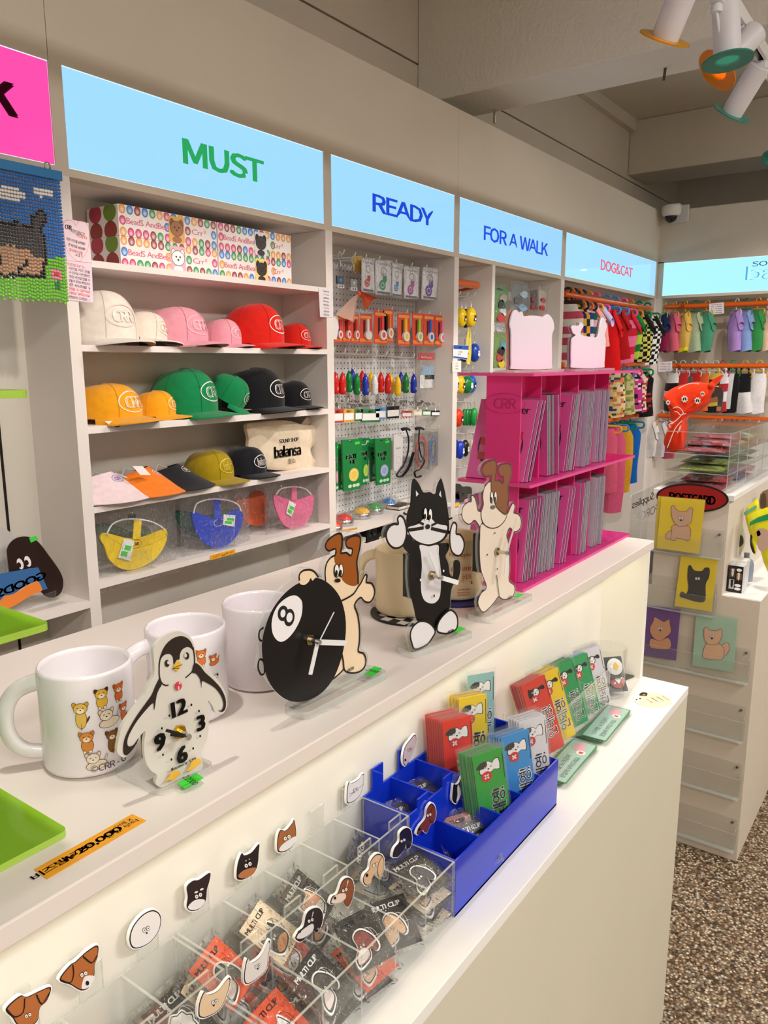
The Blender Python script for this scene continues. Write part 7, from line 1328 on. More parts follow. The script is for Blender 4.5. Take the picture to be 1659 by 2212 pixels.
# white boards on clear stands on top of the rack
zo = (980, 640, 3.95); ZT2 = ZT+.0002
def board(label, y, pts, zb, dark):
    f = Fr((0, y, 0), (1, 0, 0), (0, 0, 1)); q = f.px(smoothpts(pts, 3), *zo); zm = min(p[1] for p in q); dz = ZT2+.0045-zm; q = [(a, b+dz) for a, b in q]; cx = sum(p[0] for p in q)/len(q)
    t = thing('message_board', label, 'board', (cx, y, ZT2), 0, 'white boards on the pink rack'); MB().prism(q, f, 0, .0022, 0xeee6f2).build('white_panel', 'satin', t); cy = sum(p[1] for p in q)/len(q); big = [(cx+(a-cx)*1.05, max(ZT2+.0045, cy+(b-cy)*1.05)) for a, b in q]
    slab(t, big, f, -.004, -.0002); m = MB(); m.flat([(cx+(a-cx)*1.03-.002, cy+(b-cy)*1.03) for a, b in q], f, -.0044, dark); m.build('back_print', 'print', t)
    x0, x1 = min(p[0] for p in q), max(p[0] for p in q); slab(t, rrect(x0-.012, y-.02, x1+.012, y+.016, .003), Fr((0, 0, ZT2), (1, 0, 0), (0, 1, 0)), .0002, .0045, name='stand_base')
board('white board cut as a group of animals, first on the pink rack', .575, [(482, 560), (482, 300), (470, 220), (490, 130), (520, 95), (550, 120), (575, 110), (590, 150), (650, 145), (710, 150), (760, 155), (800, 135), (840, 190), (848, 260), (830, 320), (828, 560), (805, 600), (505, 600)], 600, 0xd8502a)
board('white board with a small dog and a cat shape on top', .585, [(995, 560), (998, 370), (1020, 335), (1035, 318), (1010, 300), (1000, 240), (1065, 238), (1075, 210), (1100, 240), (1085, 270), (1080, 318), (1190, 338), (1225, 330), (1240, 240), (1260, 175), (1280, 185), (1298, 250), (1280, 320), (1290, 370), (1278, 560), (1255, 598), (1015, 598)], 598, 0x5a3a30)

# ------------------------------------------------------------------ rails and small pet clothes
ORr = 0xe2621a
def rail(label, a, b): t = thing('hanging_rail', label, 'rail', a, 0, 'orange clothes rails'); a, b = Vector(a), Vector(b); d = (b-a).normalized(); MB().tube([a, a+d*.006, b-d*.006, b], [.008, .014, .014, .008], ORr, n=18).build('rail_tube', 'gloss', t, smooth=40); [MB().tube([a+(b-a)*k, a+(b-a)*k+Vector((d.y, d.x, 0))*.1+Vector((0, 0, .01))], .006, 0xb84a12, n=8).build('bracket', 'gloss', t) for k in (.04, .97)]
RZ = [1.77, 1.436, 1.125]; RY_ = 1.56
for z, nm in zip(RZ, ('upper', 'middle', 'lower')): rail(nm+' orange rail in the DOG&CAT bay', (3.63, RY_, z), (4.965, RY_, z))
RXB = 5.0; BZ = [1.782, 1.4265, 1.116]
for z, nm in zip(BZ, ('upper', 'middle', 'lower')): rail(nm+' orange rail on the end wall', (RXB+.03, 1.50, z), (RXB+.03, -1.5, z))
def hanger(label, p, yaw, col, w=.085):
    """plastic hanger: hook over the rail and an oblong loop"""
    M = Matrix.Translation(p) @ Matrix.Rotation(yaw, 4, 'Z'); t = thing('clothes_hanger', label, 'hanger', M=M, group='coloured clothes hangers'); r_ = .006 if w > .07 else .003
    MB().tube([(.021*math.cos(a)*.9, 0, .0165*math.sin(a)+.002) for a in [PI*1.0-k*PI/9 for k in range(10)]]+[(.018, 0, -.02), (.006, 0, -.035), (0, 0, -.045)], r_, col, n=8).build('hook', 'satin', t, smooth=True, world=False)
    MB().tube([(math.copysign(w*.7, math.cos(a))*1+.018*math.cos(a), 0, -.062+.018*math.sin(a)) for a in [k*PI/10 for k in range(20)]], r_, col, n=8, closed=True).build('bar', 'satin', t, smooth=True, world=False)
def garment(label, p, yaw, L_, w, pat, top=.045, sleeves=True, flare=0., cat='pet clothes', straps=False, grp='small pet clothes on rails', th=.03, seed=0):
    M = Matrix.Translation(p) @ Matrix.Rotation(yaw, 4, 'Z'); t = thing('pet_garment', label, cat, M=M, group=grp); r2 = random.Random(seed or label); ph = r2.uniform(0, 6)
    fn = pat if callable(pat) else (lambda u, v: pat)
    def W(v): return w*(.55+.45*min(1, v/.16))*(1+flare*v) if not straps else w*(.75+.25*v)*(1+flare*v)
    nu, nv = 18, 20
    def sf(u, v):
        a = u*2*PI; fold = 1+.16*math.sin(5*a+ph+3*v)*v
        return Vector((W(v)*math.cos(a)+.012*math.sin(4*v+ph)*v, th*fold*math.sin(a)*(.35+.65*math.sin(min(1, v*1.3)*PI*.75)), -top-L_*v+.006*math.cos(2*a)*v))
    m = MB(); m.grid(sf, nu, nv, 0xffffff, cu=True)
    cs = [lin(fn(((i+.5)/nu), (j+.5)/(nv-1))) for j in range(nv-1) for i in range(nu)]; m.c[-len(cs):] = cs; m.build('garment_body', 'fabric', t, smooth=True, world=False)
    if sleeves:
        for s in (-1, 1):
            m = MB(); m.grid(lambda u, v: Vector((s*(w*.62+w*.62*v)+.0, .022*math.sin(u*2*PI)*(1-.15*v), -top-L_*.07-.06*v*L_/.2+.026*math.cos(u*2*PI)*(1-.1*v))), 12, 5, fn(.1, .05), cu=True); m.build('sleeve', 'fabric', t, smooth=True, world=False)
    if straps:
        for s in (-1, 1): MB().tube([(s*w*.5, 0, -top-.01), (s*w*.42, 0, -top+.03), (s*w*.2, 0, -top+.03)], .005, fn(.1, .02), n=6, flat=.5).build('strap', 'fabric', t, world=False)
def chk(a, b, n=10, m_=8): return lambda u, v: a if (int(u*n*2)+int(v*m_*2)) % 2 else b
def strp(a, b, n=3): return lambda u, v: a if int(v*n*2) % 2 else b
def flow(base, cs, seed=1):
    r2 = random.Random(seed); tb = [[base if r2.random() < .55 else r2.choice(cs) for _ in range(20)] for _ in range(20)]; return lambda u, v: tb[int(v*19.9)][int(u*19.9)]
BLh, GRh, PKh, YLh, ORh = 0x3a8cc8, 0x128a4a, 0xf0509a, 0xf0aa20, 0xe8781e
def hang1(u, row, hc, lab, pat, L_, w, hcol, **k):
    q = onY(u, 640, RY_); z = RZ[row]; p = Vector((q.x, RY_, z)); yaw = PI/2+k.pop('dy', rnd.uniform(-.25, .15)); hanger(f'{hc} hanger of the {lab}', p+Vector((0, 0, .0135)), yaw, hcol); garment(f'{lab} on the {("upper","middle","lower")[row]} rail of the DOG&CAT bay', p, yaw, L_, w, pat, **k)
for i, (u, c1, c2, lab) in enumerate(((1226, 0xd0506a, 0xe8e4d8, 'red and cream striped tee'), (1232, 0x24307a, 0xe8c040, 'navy and yellow trim tee'), (1240, 0xf0aa28, 0x2a2a30, 'yellow and black print tee'), (1249, 0x303a8a, 0xe8e4e8, 'navy flower print tee'), (1258, 0x1a5a4a, 0xd0a0b0, 'dark green trim tee'))): hang1(u, 0, 'orange' if i % 2 else 'dark', lab, strp(c1, c2, 5), .33, .085, ORh if i % 2 else 0x2a2a34, sleeves=False, dy=.05)
hang1(1272, 0, 'yellow', 'pink ruffled dress', 0xf0a098, .24, .08, YLh, flare=.25); hang1(1288, 0, 'pink', 'lavender and pink top', strp(0xf0a098, 0xc8c0e8, 1), .2, .08, PKh); hang1(1312, 0, 'blue', 'red dress with short sleeves', 0xd8141a, .33, .075, BLh, flare=.15); hang1(1330, 0, 'blue', 'dark red dress behind', 0xb01218, .26, .075, BLh, flare=.2); hang1(1348, 0, 'pink', 'pink and red striped tee', strp(0xf070a0, 0xd02038, 3), .28, .085, PKh); hang1(1362, 0, 'orange', 'green and lime striped shirt', strp(0xb8d84a, 0x1a7a3a, 3), .26, .08, ORh); hang1(1382, 0, 'green', 'yellow and black checked shirt', chk(0xe8e070, 0x18181a), .27, .085, GRh); hang1(1400, 0, 'green', 'white and black checked shirt', chk(0xf0f0f0, 0x18181a), .29, .09, GRh)
hang1(1336, 1, 'green', 'yellow flower print top', flow(0xe8d8a0, (0xe07a5a, 0x3a4a6a, 0xe8a040), 2), .25, .08, GRh, sleeves=False, straps=True); hang1(1352, 1, 'blue', 'olive leaf print top', flow(0xc8c088, (0x7a8a3a, 0x9a9a5a), 3), .24, .08, BLh, sleeves=False); hang1(1368, 1, 'pink', 'pink print top with black cats', flow(0xc83a90, (0x2a1a2a, 0xf0c8d8), 4), .24, .085, PKh, sleeves=False); hang1(1382, 1, 'green', 'cream top with red berries', flow(0xe8d8c0, (0xb83a3a,), 5), .24, .08, GRh, sleeves=False); hang1(1394, 1, 'green', 'black top with small red cherries', flow(0x1a181c, (0x1a181c, 0xa02a2a), 6), .27, .085, GRh, sleeves=False)
hang1(1328, 2, 'yellow', 'coral pink bodysuit', 0xd85a78, .36, .06, YLh, sleeves=False); hang1(1344, 2, 'blue', 'long pink bodysuit', 0xd85a80, .50, .065, BLh, sleeves=False); hang1(1362, 2, 'green', 'mustard yellow bodysuit', 0xd8a22c, .40, .06, GRh, sleeves=False, flare=.15); hang1(1380, 2, 'teal', 'royal blue bodysuit', 0x1464c0, .36, .06, 0x1a7aa0, sleeves=False)
def hangB(u, row, hc, lab, pat, L_, w, hcol, **k):
    q = onX(u, 660, RXB+.03); p = Vector((RXB+.03, q.y, BZ[row])); yaw = k.pop('yaw', .85); hanger(f'{hc} hanger of the {lab}', p+Vector((0, 0, .0135)), yaw, hcol, .05); garment(f'{lab} on the {("upper","middle","lower")[row]} end-wall rail', p, yaw, L_, w, pat, **k)
for u, hc, hcol, pat, lab in ((1436, 'lime', 0xb8d83a, strp(0x8a1a4a, 0x1c2a5a, 1), 'maroon tee with navy neck'), (1458, 'yellow', 0xe8c83a, 0xd8607a, 'rose pink tee'), (1482, 'yellow', 0xe8c020, lambda u, v: 0xe0b45a if v < .92 else 0xe8e020, 'mustard tee with yellow hem'), (1503, 'green', 0x127a44, 0xa9b898, 'sage green tee'), (1528, 'yellow', 0xe8b83a, 0x4a9a78, 'teal green tee with striped sleeve'), (1592, 'white', 0xe8e4ea, 0xb08ad0, 'lilac hooded tee'), (1613, 'green', 0x127a54, 0x8aa4dc, 'light blue hooded tee'), (1638, 'yellow', 0xe8b020, 0x3a9a50, 'bright green tee'), (1660, 'white', 0xe8e0e0, 0xf0d0b0, 'cream tee')): hangB(u, 0, hc, lab, pat, .225, .055, hcol, th=.035, yaw=rnd.uniform(.65, 1.05))
for u, hc, hcol, pat, lab in ((1464, 'clear', 0xd0d0d0, strp(0x18181a, 0xe8e8e8, 2), 'black and white harness top'), (1484, 'clear', 0xd0d0d0, 0xc02a30, 'red harness top'), (1510, 'clear', 0xd0d0d0, 0xb82020, 'dark red small harness'), (1530, 'clear', 0xd0d0d0, 0xe0602a, 'orange harness top'), (1556, 'clear', 0xd0d0d0, strp(0x1a1a1c, 0xd8b84a, 3), 'black and gold small top'), (1572, 'red', 0xb82a34, strp(0xb82a34, 0xe8e4e8, 2), 'red and white sports top'), (1594, 'green', 0x128a4a, lambda u, v: 0x18181a if u < .15 or u > .85 or .35 < u < .65 or v > .9 else 0xeae6ea, 'white jersey with black straps'), (1621, 'yellow', 0xe8b020, lambda u, v: 0x18181a if v < .5 else 0xe8e4e6, 'black strap top'), (1652, 'yellow', 0xf0b820, lambda u, v: 0xeeeaec if not (.4 < v < .6 and .6 < u < .75) else 0xd02a34, 'white top with red heart')): hangB(u, 1, hc, lab, pat, .23, .06, hcol, sleeves=False, straps=True, yaw=rnd.uniform(.9, 1.3))
for u, hc, hcol, pat, lab in ((1424, 'yellow', 0xf0b020, lambda u, v: 0xe8e4e2 if not (.45 < v < .6 and .55 < u < .7) else 0xb83a3a, 'white bodysuit with red letter patch'), (1445, 'white', 0xe8e8e8, 0xdcd6d6, 'plain white bodysuit'), (1462, 'pink', 0xd85a80, 0xc84a6a, 'rose bodysuit half hidden')): hangB(u, 2, hc, lab, pat, .22, .055, hcol, yaw=1.0)
def noteB(label, u0, v0, u1, v1, lines):
    f = Fr((RXB+.008, 0, 0), (0, -1, 0), (0, 0, 1)); q = f.px([(u0, v0), (u1, v0-3), (u1, v1-3), (u0, v1)]); t = thing('price_note', label, 'note', f(q[0])); MB().prism(q, f, 0, .0006, 0xece8ec).build('paper', 'paper', t); m = MB(); A, B, C, D = [Vector(p) for p in q]
    for i, (s_, c) in enumerate(lines): p = A+(B-A)*.5+(D-A)*((i+.8)/(len(lines)+.6)); m.text(s_, f, p.x, p.y, abs(D.y-A.y)*.5/(len(lines)+.6), .0008, c, width=(B-A).length*.75)
    m.build('handwriting', 'print', t)
noteB('white price card taped on the upper end-wall rail', 1532, 656, 1564, 680, [('SALE', 0xc84a4a), ('XS - 9,000', HB), ('S - 12,000', HB), ('M - 15,000', HB), ('L - 18,000', HB)]); noteB('white notice card on the middle end-wall rail', 1422, 783, 1452, 804, [('구매시 안돼', HB), ('구매 X', 0xc84a4a), ('안돼 X', HB)])
# ------------------------------------------------------------------ dome camera in the corner
f = Fr((0, YA-.002, 0), (1, 0, 0), (0, 0, 1)); cc = onX(1450, 462, XB-.07); t = thing('dome_camera', 'white dome security camera in the upper wall corner', 'camera', cc)
MB().box(XB-.012, cc.y-.085, cc.z-.045, XB-.0005, cc.y+.02, cc.z+.055, 0xd8d6d2).build('mount_plate', 'satin', t, bevel=.006); MB().box(XB-.075, cc.y-.045, cc.z+.03, XB-.01, cc.y+.03, cc.z+.058, 0xe2e0dc).build('bracket', 'satin', t, bevel=.008)
MB().lathe([(.0, .045), (.05, .045), (.056, .036), (.056, .008), (.046, -.012), (.036, -.014)], cc, 0xe6e4e0, 32).build('housing', 'satin', t, smooth=40); MB().lathe([(.036, -.012), (.034, -.026), (.024, -.042), (.01, -.049), (0, -.05)], cc, 0x14181c, 28).build('dome', 'gloss', t, smooth=True)
# ------------------------------------------------------------------ island end: postcard rack
zo = (1300, 980, 2.404); FX = Fr((GX-.001, 0, 0), (0, -1, 0), (0, 0, 1))
def FXn(d): return Fr((GX-.001-d, 0, 0), (0, -1, 0), (0, 0, 1))
t = thing('oval_sign', 'dark red oval POSTCARD sign with black rim on the island end', 'sign', onX(1498, 1075, GX)); f = FX; m = MB(); E_ = f.px(ell(472, 229, 188, 74, 40, .06), *zo); m.prism(E_, f, 0, .003, 0x120a0a); m.build('black_rim', 'satin', t)
m = MB(); m.flat(f.px(ell(472, 229, 177, 64, 40, .06), *zo), f, .0034, 0x9e1414); c = f.px([(470, 232)], *zo)[0]; m.text('POSTCARD', f, c[0], c[1], .024, .0037, 0x120808, bold=.04, width=.128); m.build('lettering', 'print', t)
def poster_dog(m, f, kind, c):
    L_ = 0x5a3a2c; lw = .0011
    if kind == 1: it = [('f', c, [(330, 430), (345, 405), (375, 400), (385, 440), (340, 442)]), ('o', L_, lw, [(330, 430), (345, 405), (375, 400), (385, 440), (340, 442)]), ('f', c, [(372, 370), (455, 378), (460, 430), (450, 452), (430, 445), (390, 438), (385, 448), (360, 445), (365, 400)]), ('o', L_, lw, [(372, 370), (455, 378), (460, 430), (450, 452), (430, 445), (390, 438), (385, 448), (360, 445), (365, 400)]), ('f', c, [(366, 330), (362, 280), (375, 268), (395, 295), (440, 298), (455, 282), (474, 285), (470, 320), (465, 355), (430, 376), (390, 370)]), ('o', L_, lw, [(366, 330), (362, 280), (375, 268), (395, 295), (440, 298), (455, 282), (474, 285), (470, 320), (465, 355), (430, 376), (390, 370)])]; ey = (413, 335)
    elif kind == 2: it = [('f', c, [(450, 690), (445, 650), (448, 590), (462, 578), (480, 605), (520, 608), (535, 592), (560, 595), (558, 640), (540, 680), (538, 760), (500, 770), (430, 750), (405, 740), (415, 715), (440, 725)])]; ey = (498, 648)
    elif kind == 3: it = [('f', c, [(255, 960), (250, 1000), (280, 1012), (345, 1015), (362, 990), (345, 955), (300, 970)]), ('o', L_, lw, [(255, 960), (250, 1000), (280, 1012), (345, 1015), (362, 990), (345, 955), (300, 970)]), ('f', c, [(250, 910), (268, 870), (275, 848), (300, 860), (325, 872), (350, 858), (355, 885), (360, 925), (330, 955), (300, 972), (265, 950)]), ('o', L_, lw, [(250, 910), (268, 870), (275, 848), (300, 860), (325, 872), (350, 858), (355, 885), (360, 925), (330, 955), (300, 972), (265, 950)])]; ey = (305, 906)
    else: it = [('f', c, [(620, 1000), (655, 980), (662, 1020), (635, 1050)]), ('o', L_, lw, [(620, 1000), (655, 980), (662, 1020), (635, 1050)]), ('f', c, [(545, 985), (525, 1040), (535, 1062), (600, 1070), (630, 1060), (635, 1010), (605, 985)]), ('o', L_, lw, [(545, 985), (525, 1040), (535, 1062), (600, 1070), (630, 1060), (635, 1010), (605, 985)]), ('f', c, [(532, 940), (533, 905), (550, 902), (560, 915), (600, 918), (615, 908), (626, 920), (620, 960), (600, 988), (555, 988), (535, 965)]), ('o', L_, lw, [(532, 940), (533, 905), (550, 902), (560, 915), (600, 918), (615, 908), (626, 920), (620, 960), (600, 988), (555, 988), (535, 965)])]; ey = (573, 948)
    for s in (-7, 7): it += [('e', 0x4a3a34, ey[0]+s, ey[1], 7, 8), ('e', 0xf4f0ec, ey[0]+s, ey[1], 5.5, 6.5), ('e', K, ey[0]+s, ey[1], 1.8, 2)]
    if kind != 2: it.append(('e', K, ey[0], ey[1]+10, 5, 4))
    art(m, f, it, zo, n=.0016)
TN = 0xdcae90
CD = [('yellow postcard with sitting cream dog, in the top rack', [(310, 222), (538, 240), (505, 520), (285, 490)], 0xf2d312, 1, TN, .012), ('yellow postcard tucked behind the sitting cream dog card', [(292, 220), (520, 245), (490, 512), (272, 488)], 0xe9ca14, 0, 0, .0075), ('yellow postcard with black dog, in the second rack', [(412, 527), (603, 550), (570, 820), (378, 790)], 0xf2d60e, 2, 0x2a2220, .010), ('purple postcard with fluffy orange dog, in the third rack', [(225, 785), (410, 808), (385, 1075), (205, 1045)], 0x6a3a8a, 3, 0xd89a72, .010), ('mint postcard with curly-tailed cream dog, in the third rack', [(490, 832), (705, 860), (685, 1135), (470, 1100)], 0xa9cdb4, 4, 0xe4b894, .010)]
for lb, q, c, kd, dc, d in CD:
    t = thing('postcard', lb, 'postcard', onX(zo[0]+q[2][0]/zo[2], zo[1]+q[2][1]/zo[2], GX-d), 0, 'postcards in clear sleeves'); f = FXn(d); MB().prism(f.px(q, *zo), f, 0, .0008, c).build('card', 'print', t)
    if kd: m = MB(); poster_dog(m, f, kd, dc); m.build('picture', 'print', t)
    cx = sum(p[0] for p in q)/4; cy = sum(p[1] for p in q)/4; m = MB(); m.flat(f.px([(cx+(a-cx)*1.05, cy+(b-cy)*1.04) for a, b in q], *zo), f, .0030, 0xffffff); m.build('clear_sleeve', 'sleeve', t)
RK = [((255, 385), (640, 372), (600, 535), (255, 500), 'first'), ((240, 640), (605, 660), (578, 835), (240, 790), 'second'), ((220, 925), (778, 1000), (752, 1175), (215, 1085), 'third'), ((215, 1215), (752, 1290), (728, 1468), (210, 1380), 'fourth'), ((205, 1500), (732, 1580), (706, 1752), (200, 1665), 'fifth'), ((200, 1780), (708, 1860), (680, 2015), (195, 1930), 'lowest')]
for q0, q1, q2, q3, nm in RK:
    t = thing('postcard_holder', f'clear acrylic postcard holder on the island end, {nm} from the top', 'holder', onX(1450, zo[1]+q2[1]/zo[2], GX), 0, 'clear postcard holders'); f = FXn(.0005); a0, a1, a2, a3 = [Vector(p) for p in f.px([q0, q1, q2, q3], *zo)]
    zt, zb = (a0.y+a1.y)/2, (a2.y+a3.y)/2; xr = a1.x; xl = a0.x-.06; slab(t, [(xl, zb), (xr, zb), (xr, zb+(zt-zb)*.62), (xl, zb+(zt-zb)*.62)], f, .020, .0215, name='front_plate'); slab(t, [(xl, zb-.0015), (xr, zb-.0015), (xr, zb), (xl, zb)], f, 0, .0215, name='bottom_plate'); g2 = Fr((GX-.0015, -xr, 0), (-1, 0, 0), (0, 0, 1)); slab(t, rrect(0, zb, .0215, zb+(zt-zb)*.75, .004), g2, -.0012, 0, name='end_plate'); slab(t, [(xl, zb), (xr, zb), (xr, zt), (xl, zt)], f, .0002, .0012, name='back_plate'); c = f((xr-.012, zt-.012), .0013); MB().tube([c, c-Vector((.0035, 0, 0))], .0035, 0x8a8680, n=10).build('screw', 'metal', t)
# ------------------------------------------------------------------ goods on the island ledge
zo = (1560, 960, 6.505); ZLd = ZL+.0022
t = thing('toy_box', 'small black and white comic box on the island ledge', 'box', onZ(1590, 1282, ZLd)); p0 = onX(1560+65/6.505, 960+2055/6.505, GX+.045); p1 = onX(1560+272/6.505, 960+2080/6.505, GX+.045); w = p0.y-p1.y; h = .078; MB().box(GX+.045, p1.y, ZLd+.0003, GX+.045+.05, p0.y, ZLd+h, 0xd8d8dc).build('carton', 'satin', t, bevel=.0006); f = Fr((GX+.045, p0.y, ZLd), (0, -1, 0), (0, 0, 1)); m = MB(); m.flat([(0, 0.0005), (w, .0005), (w, h), (0, h)], f, .0003, 0x18181a)
for x0, y0, x1, y1, c in ((.1, .55, .48, .92, 0x4a4644), (.55, .5, .93, .72, 0x6a5c54), (.1, .12, .45, .48, 0xc8c4c0)): m.flat([(x0*w, y0*h), (x1*w, y0*h), (x1*w, y1*h), (x0*w, y1*h)], f, .0005, c)
for cx, cy, rx, ry in ((.72, .86, .18, .06), (.7, .28, .22, .055), (.7, .15, .22, .055)): m.flat(ell(cx*w, cy*h, rx*w, ry*h, 18), f, .0007, 0xf4f4f4)
for cx, cy, c in ((.3, .72, 0xe8d8c8), (.72, .6, 0xe8c8a8), (.3, .3, 0x1a1816)): m.flat(ell(cx*w, cy*h, .08*w, .13*h, 12), f, .0008, c); m.flat(ell(cx*w, (cy+.12)*h, .1*w, .05*h, 12), f, .0009, c)
m.build('comic_print', 'print', t)
t = thing('toy_box', 'second small box with white lid behind the comic box', 'box', (GX+.13, p1.y+.04, ZLd)); MB().box(GX+.1, p1.y+.004, ZLd+.0003, GX+.15, p0.y+.008, ZLd+h*.98, 0xe6e2e2).build('carton', 'satin', t, bevel=.001); MB().box(GX+.1, p1.y+.004, ZLd+h*.98, GX+.15, p0.y+.008, ZLd+h*1.03, 0xf2eeec).build('lid', 'satin', t)
tag(MB().lathe([(0, .0005), (.022, .0005), (.022, .05), (.018, .062), (.008, .07), (.008, .085), (0, .085)], (GX+.2, YU-.02, ZLd), 0x8a94a8, 24).build('small_bottle', 'gloss', smooth=40), 'grey blue bottle standing behind the small boxes on the ledge', 'bottle')
def snack(label, px, x, col, stripe, blobs):
    f = Fr((x, 0, 0), (0, -1, 0), (0, 0, 1)); q = f.px(px, *zo); xs = [p[0] for p in q]; zs = [p[1] for p in q]; t = thing('snack_bag', label, 'snack bag', f((sum(xs)/len(xs), min(zs))), 0, 'snack bags on the island ledge'); cx, cz = sum(xs)/len(xs), sum(zs)/len(zs)
    m = MB(); Q = smoothpts(q, 2); N = len(Q); rings = [[f((cx+(a-cx)*k, cz+(b-cz)*k), .016*math.sqrt(max(0, 1-k**4))) for a, b in Q] for k in (1, .9, .6)]; m.add([v for r_ in rings for v in r_]+[f((cx, cz), .016)], [(j*N+i, j*N+(i+1) % N, (j+1)*N+(i+1) % N, (j+1)*N+i) for j in (0, 1) for i in range(N)]+[(2*N+i, 2*N+(i+1) % N, 3*N) for i in range(N)], col); m.add([f(p, -.003) for p in Q], [tuple(range(N))], col); m.build('pouch', 'gloss', t, smooth=60)
    m = MB()
    if stripe: m.flat(f.px(stripe[1], *zo), f, .0165, stripe[0])
    for c, pts in blobs: m.flat(f.px(smoothpts(pts, 3), *zo), f, .017, c)
    m.build('print', 'print', t)
snack('yellow snack bag with green stripe and treats picture, nearest on the ledge', [(405, 985), (520, 925), (700, 870), (900, 900), (900, 1850), (640, 1790), (540, 1500), (450, 1350), (400, 1130)], GX+.10, 0xe9e21e, (0x1f9a5a, [(405, 1080), (520, 1010), (900, 880), (900, 990), (520, 1080), (400, 1135)]), [(0xc9a898, [(500, 1190), (640, 1180), (700, 1350), (600, 1490), (520, 1440), (530, 1340)]), (0xf0a030, [(485, 1240), (530, 1190), (560, 1250), (510, 1280)])])
snack('yellow snack bag with green stripe standing behind the nearest one', [(335, 900), (420, 820), (500, 760), (520, 900), (470, 1200), (480, 1500), (450, 1540), (400, 1300), (330, 1050)], GX+.18, 0xe4dc20, (0x6ab49a, [(325, 940), (500, 835), (500, 890), (325, 990)]), [(K, [(415, 1260), (440, 1280), (430, 1360), (478, 1500), (450, 1510), (410, 1400)])])
snack('pale clear snack bag with grey treats beside the island core', [(110, 980), (190, 940), (265, 970), (290, 1160), (320, 1380), (240, 1570), (170, 1560), (130, 1300)], GX+.2, 0xdcdcc8, None, [(0x4a4842, [(205, 1270), (300, 1270), (315, 1380), (240, 1420)]), (0x5a5a58, [(140, 1330), (200, 1350), (240, 1520), (175, 1560)]), (0xf0ead8, [(200, 1180), (250, 1160), (270, 1220), (220, 1270)])])
snack('brown treat bag at the back of the ledge', [(535, 700), (620, 640), (700, 640), (700, 900), (530, 900)], GX+.34, 0x8a7258, None, [(0x5a4636, [(560, 720), (620, 680), (630, 860), (560, 870)])])
# ------------------------------------------------------------------ clear drawer rack of folded bandanas on the island top
zo = (1400, 800, 6.405); t = thing('bandana_rack', 'clear acrylic three-level rack of folded bandanas on the island top', 'rack', (GX+.25, .56, ZU))
X0, Y0, X1, Y1 = GX+.012, .478, GX+.62, .654; LV = [ZU+.0005, ZU+.053, ZU+.106]; ZR = ZU+.168
def rect(m, a, b, c, d): m.add([a, b, c, d], [(0, 1, 2, 3)], 0xffffff)
m = MB()
for z in LV+[ZR]: rect(m, (X0, Y0, z), (X1, Y0, z), (X1, Y1, z), (X0, Y1, z))
m.build('level_plates', 'acrylic', t)
for nm, a in (('side_plate', Y0), ('side_plate', Y1)): m = MB(); rect(m, (X0, a, ZU), (X1, a, ZU), (X1, a, ZR), (X0, a, ZR)); m.build(nm, 'acrylic', t)
for k in range(6): x = X0+(X1-X0)*k/5; MB().box(x-.001, Y0, ZU+.0005, x+.001, Y0+.002, ZR, 0xffffff).build('upright', 'acrylic_edge', t)
for z in LV[1:]+[ZR]: MB().box(X0, Y0, z-.0015, X1, Y0+.0015, z+.0005, 0xffffff).build('level_edge', 'acrylic_edge', t); MB().box(X0, Y0, z-.0015, X0+.0015, Y1, z+.0005, 0xffffff).build('level_edge', 'acrylic_edge', t)
def bandana(label, x, y, z, w, d, c, seed):
    M = Matrix.Translation((x, y, z)) @ Matrix.Rotation(rnd.uniform(-.12, .12), 4, 'Z'); b_ = thing('folded_bandana', label, 'bandana', M=M, group='folded bandanas in the clear rack'); r2 = random.Random(seed)
    m = MB(); m.grid(lambda u, v: Vector((w*(u-.5), d*(v-.5), .006+.0055*(1-(2*v-1)**6)*(1-(2*u-1)**8)+.0012*math.sin(9*u+seed)*math.sin(7*v))), 12, 8, c); m.grid(lambda u, v: Vector((w*(.5-u), d*(v-.5), .006-.0055*(1-(2*v-1)**6)*(1-(2*u-1)**8))), 12, 8, c); m.build('folded_cloth', 'fabric', b_, smooth=True, world=False)
    m = MB(); f = Fr((0, 0, .0128), (1, 0, 0), (0, 1, 0))
    for k in range(9): m.stroke(smoothpts([(w*r2.uniform(-.42, .42), d*r2.uniform(-.4, .4)) for _ in range(4)], 3, False), .0012, f, 0, 0xf0ecec)
    fr_ = Fr((-w/2-.0005, d/2, 0), (0, -1, 0), (0, 0, 1))
    m.build('paisley_print', 'print', b_, world=False); g_ = wrinkled(w*1.05, d*1.05, .009, seed, 9, 7, .003); g_.v = [(a, b, .006+abs(c_)) for a, b, c_ in g_.v]; g_.build('clear_bag', 'film', b_, smooth=True, world=False)
CS = [[(0xd0486a, 'rose'), (0xd83a50, 'red pink'), (0x8a6ab0, 'violet'), (0x5a4a9a, 'purple'), (0xe08aa0, 'pale pink')], [(0x9ab83a, 'lime'), (0xa8c850, 'yellow green'), (0x1f7a4a, 'green'), (0x2a6a4a, 'dark green'), (0x3a5a3a, 'forest green')], [(0xb02028, 'dark red'), (0xc82a38, 'red'), (0xd84a5a, 'coral red'), (0xe0b070, 'sand'), (0xe8d84a, 'yellow')]]
for lv in range(3):
    for k, (c, nm) in enumerate(CS[lv]): bandana(f'{nm} folded bandana on the {("lowest","middle","top")[lv]} rack level', X0+.09+.085*(k if k < 3 else k+.4)-.02*(k % 2), .566, LV[lv]+.001+.0125*(k % 3), .15, .13, c, lv*10+k)
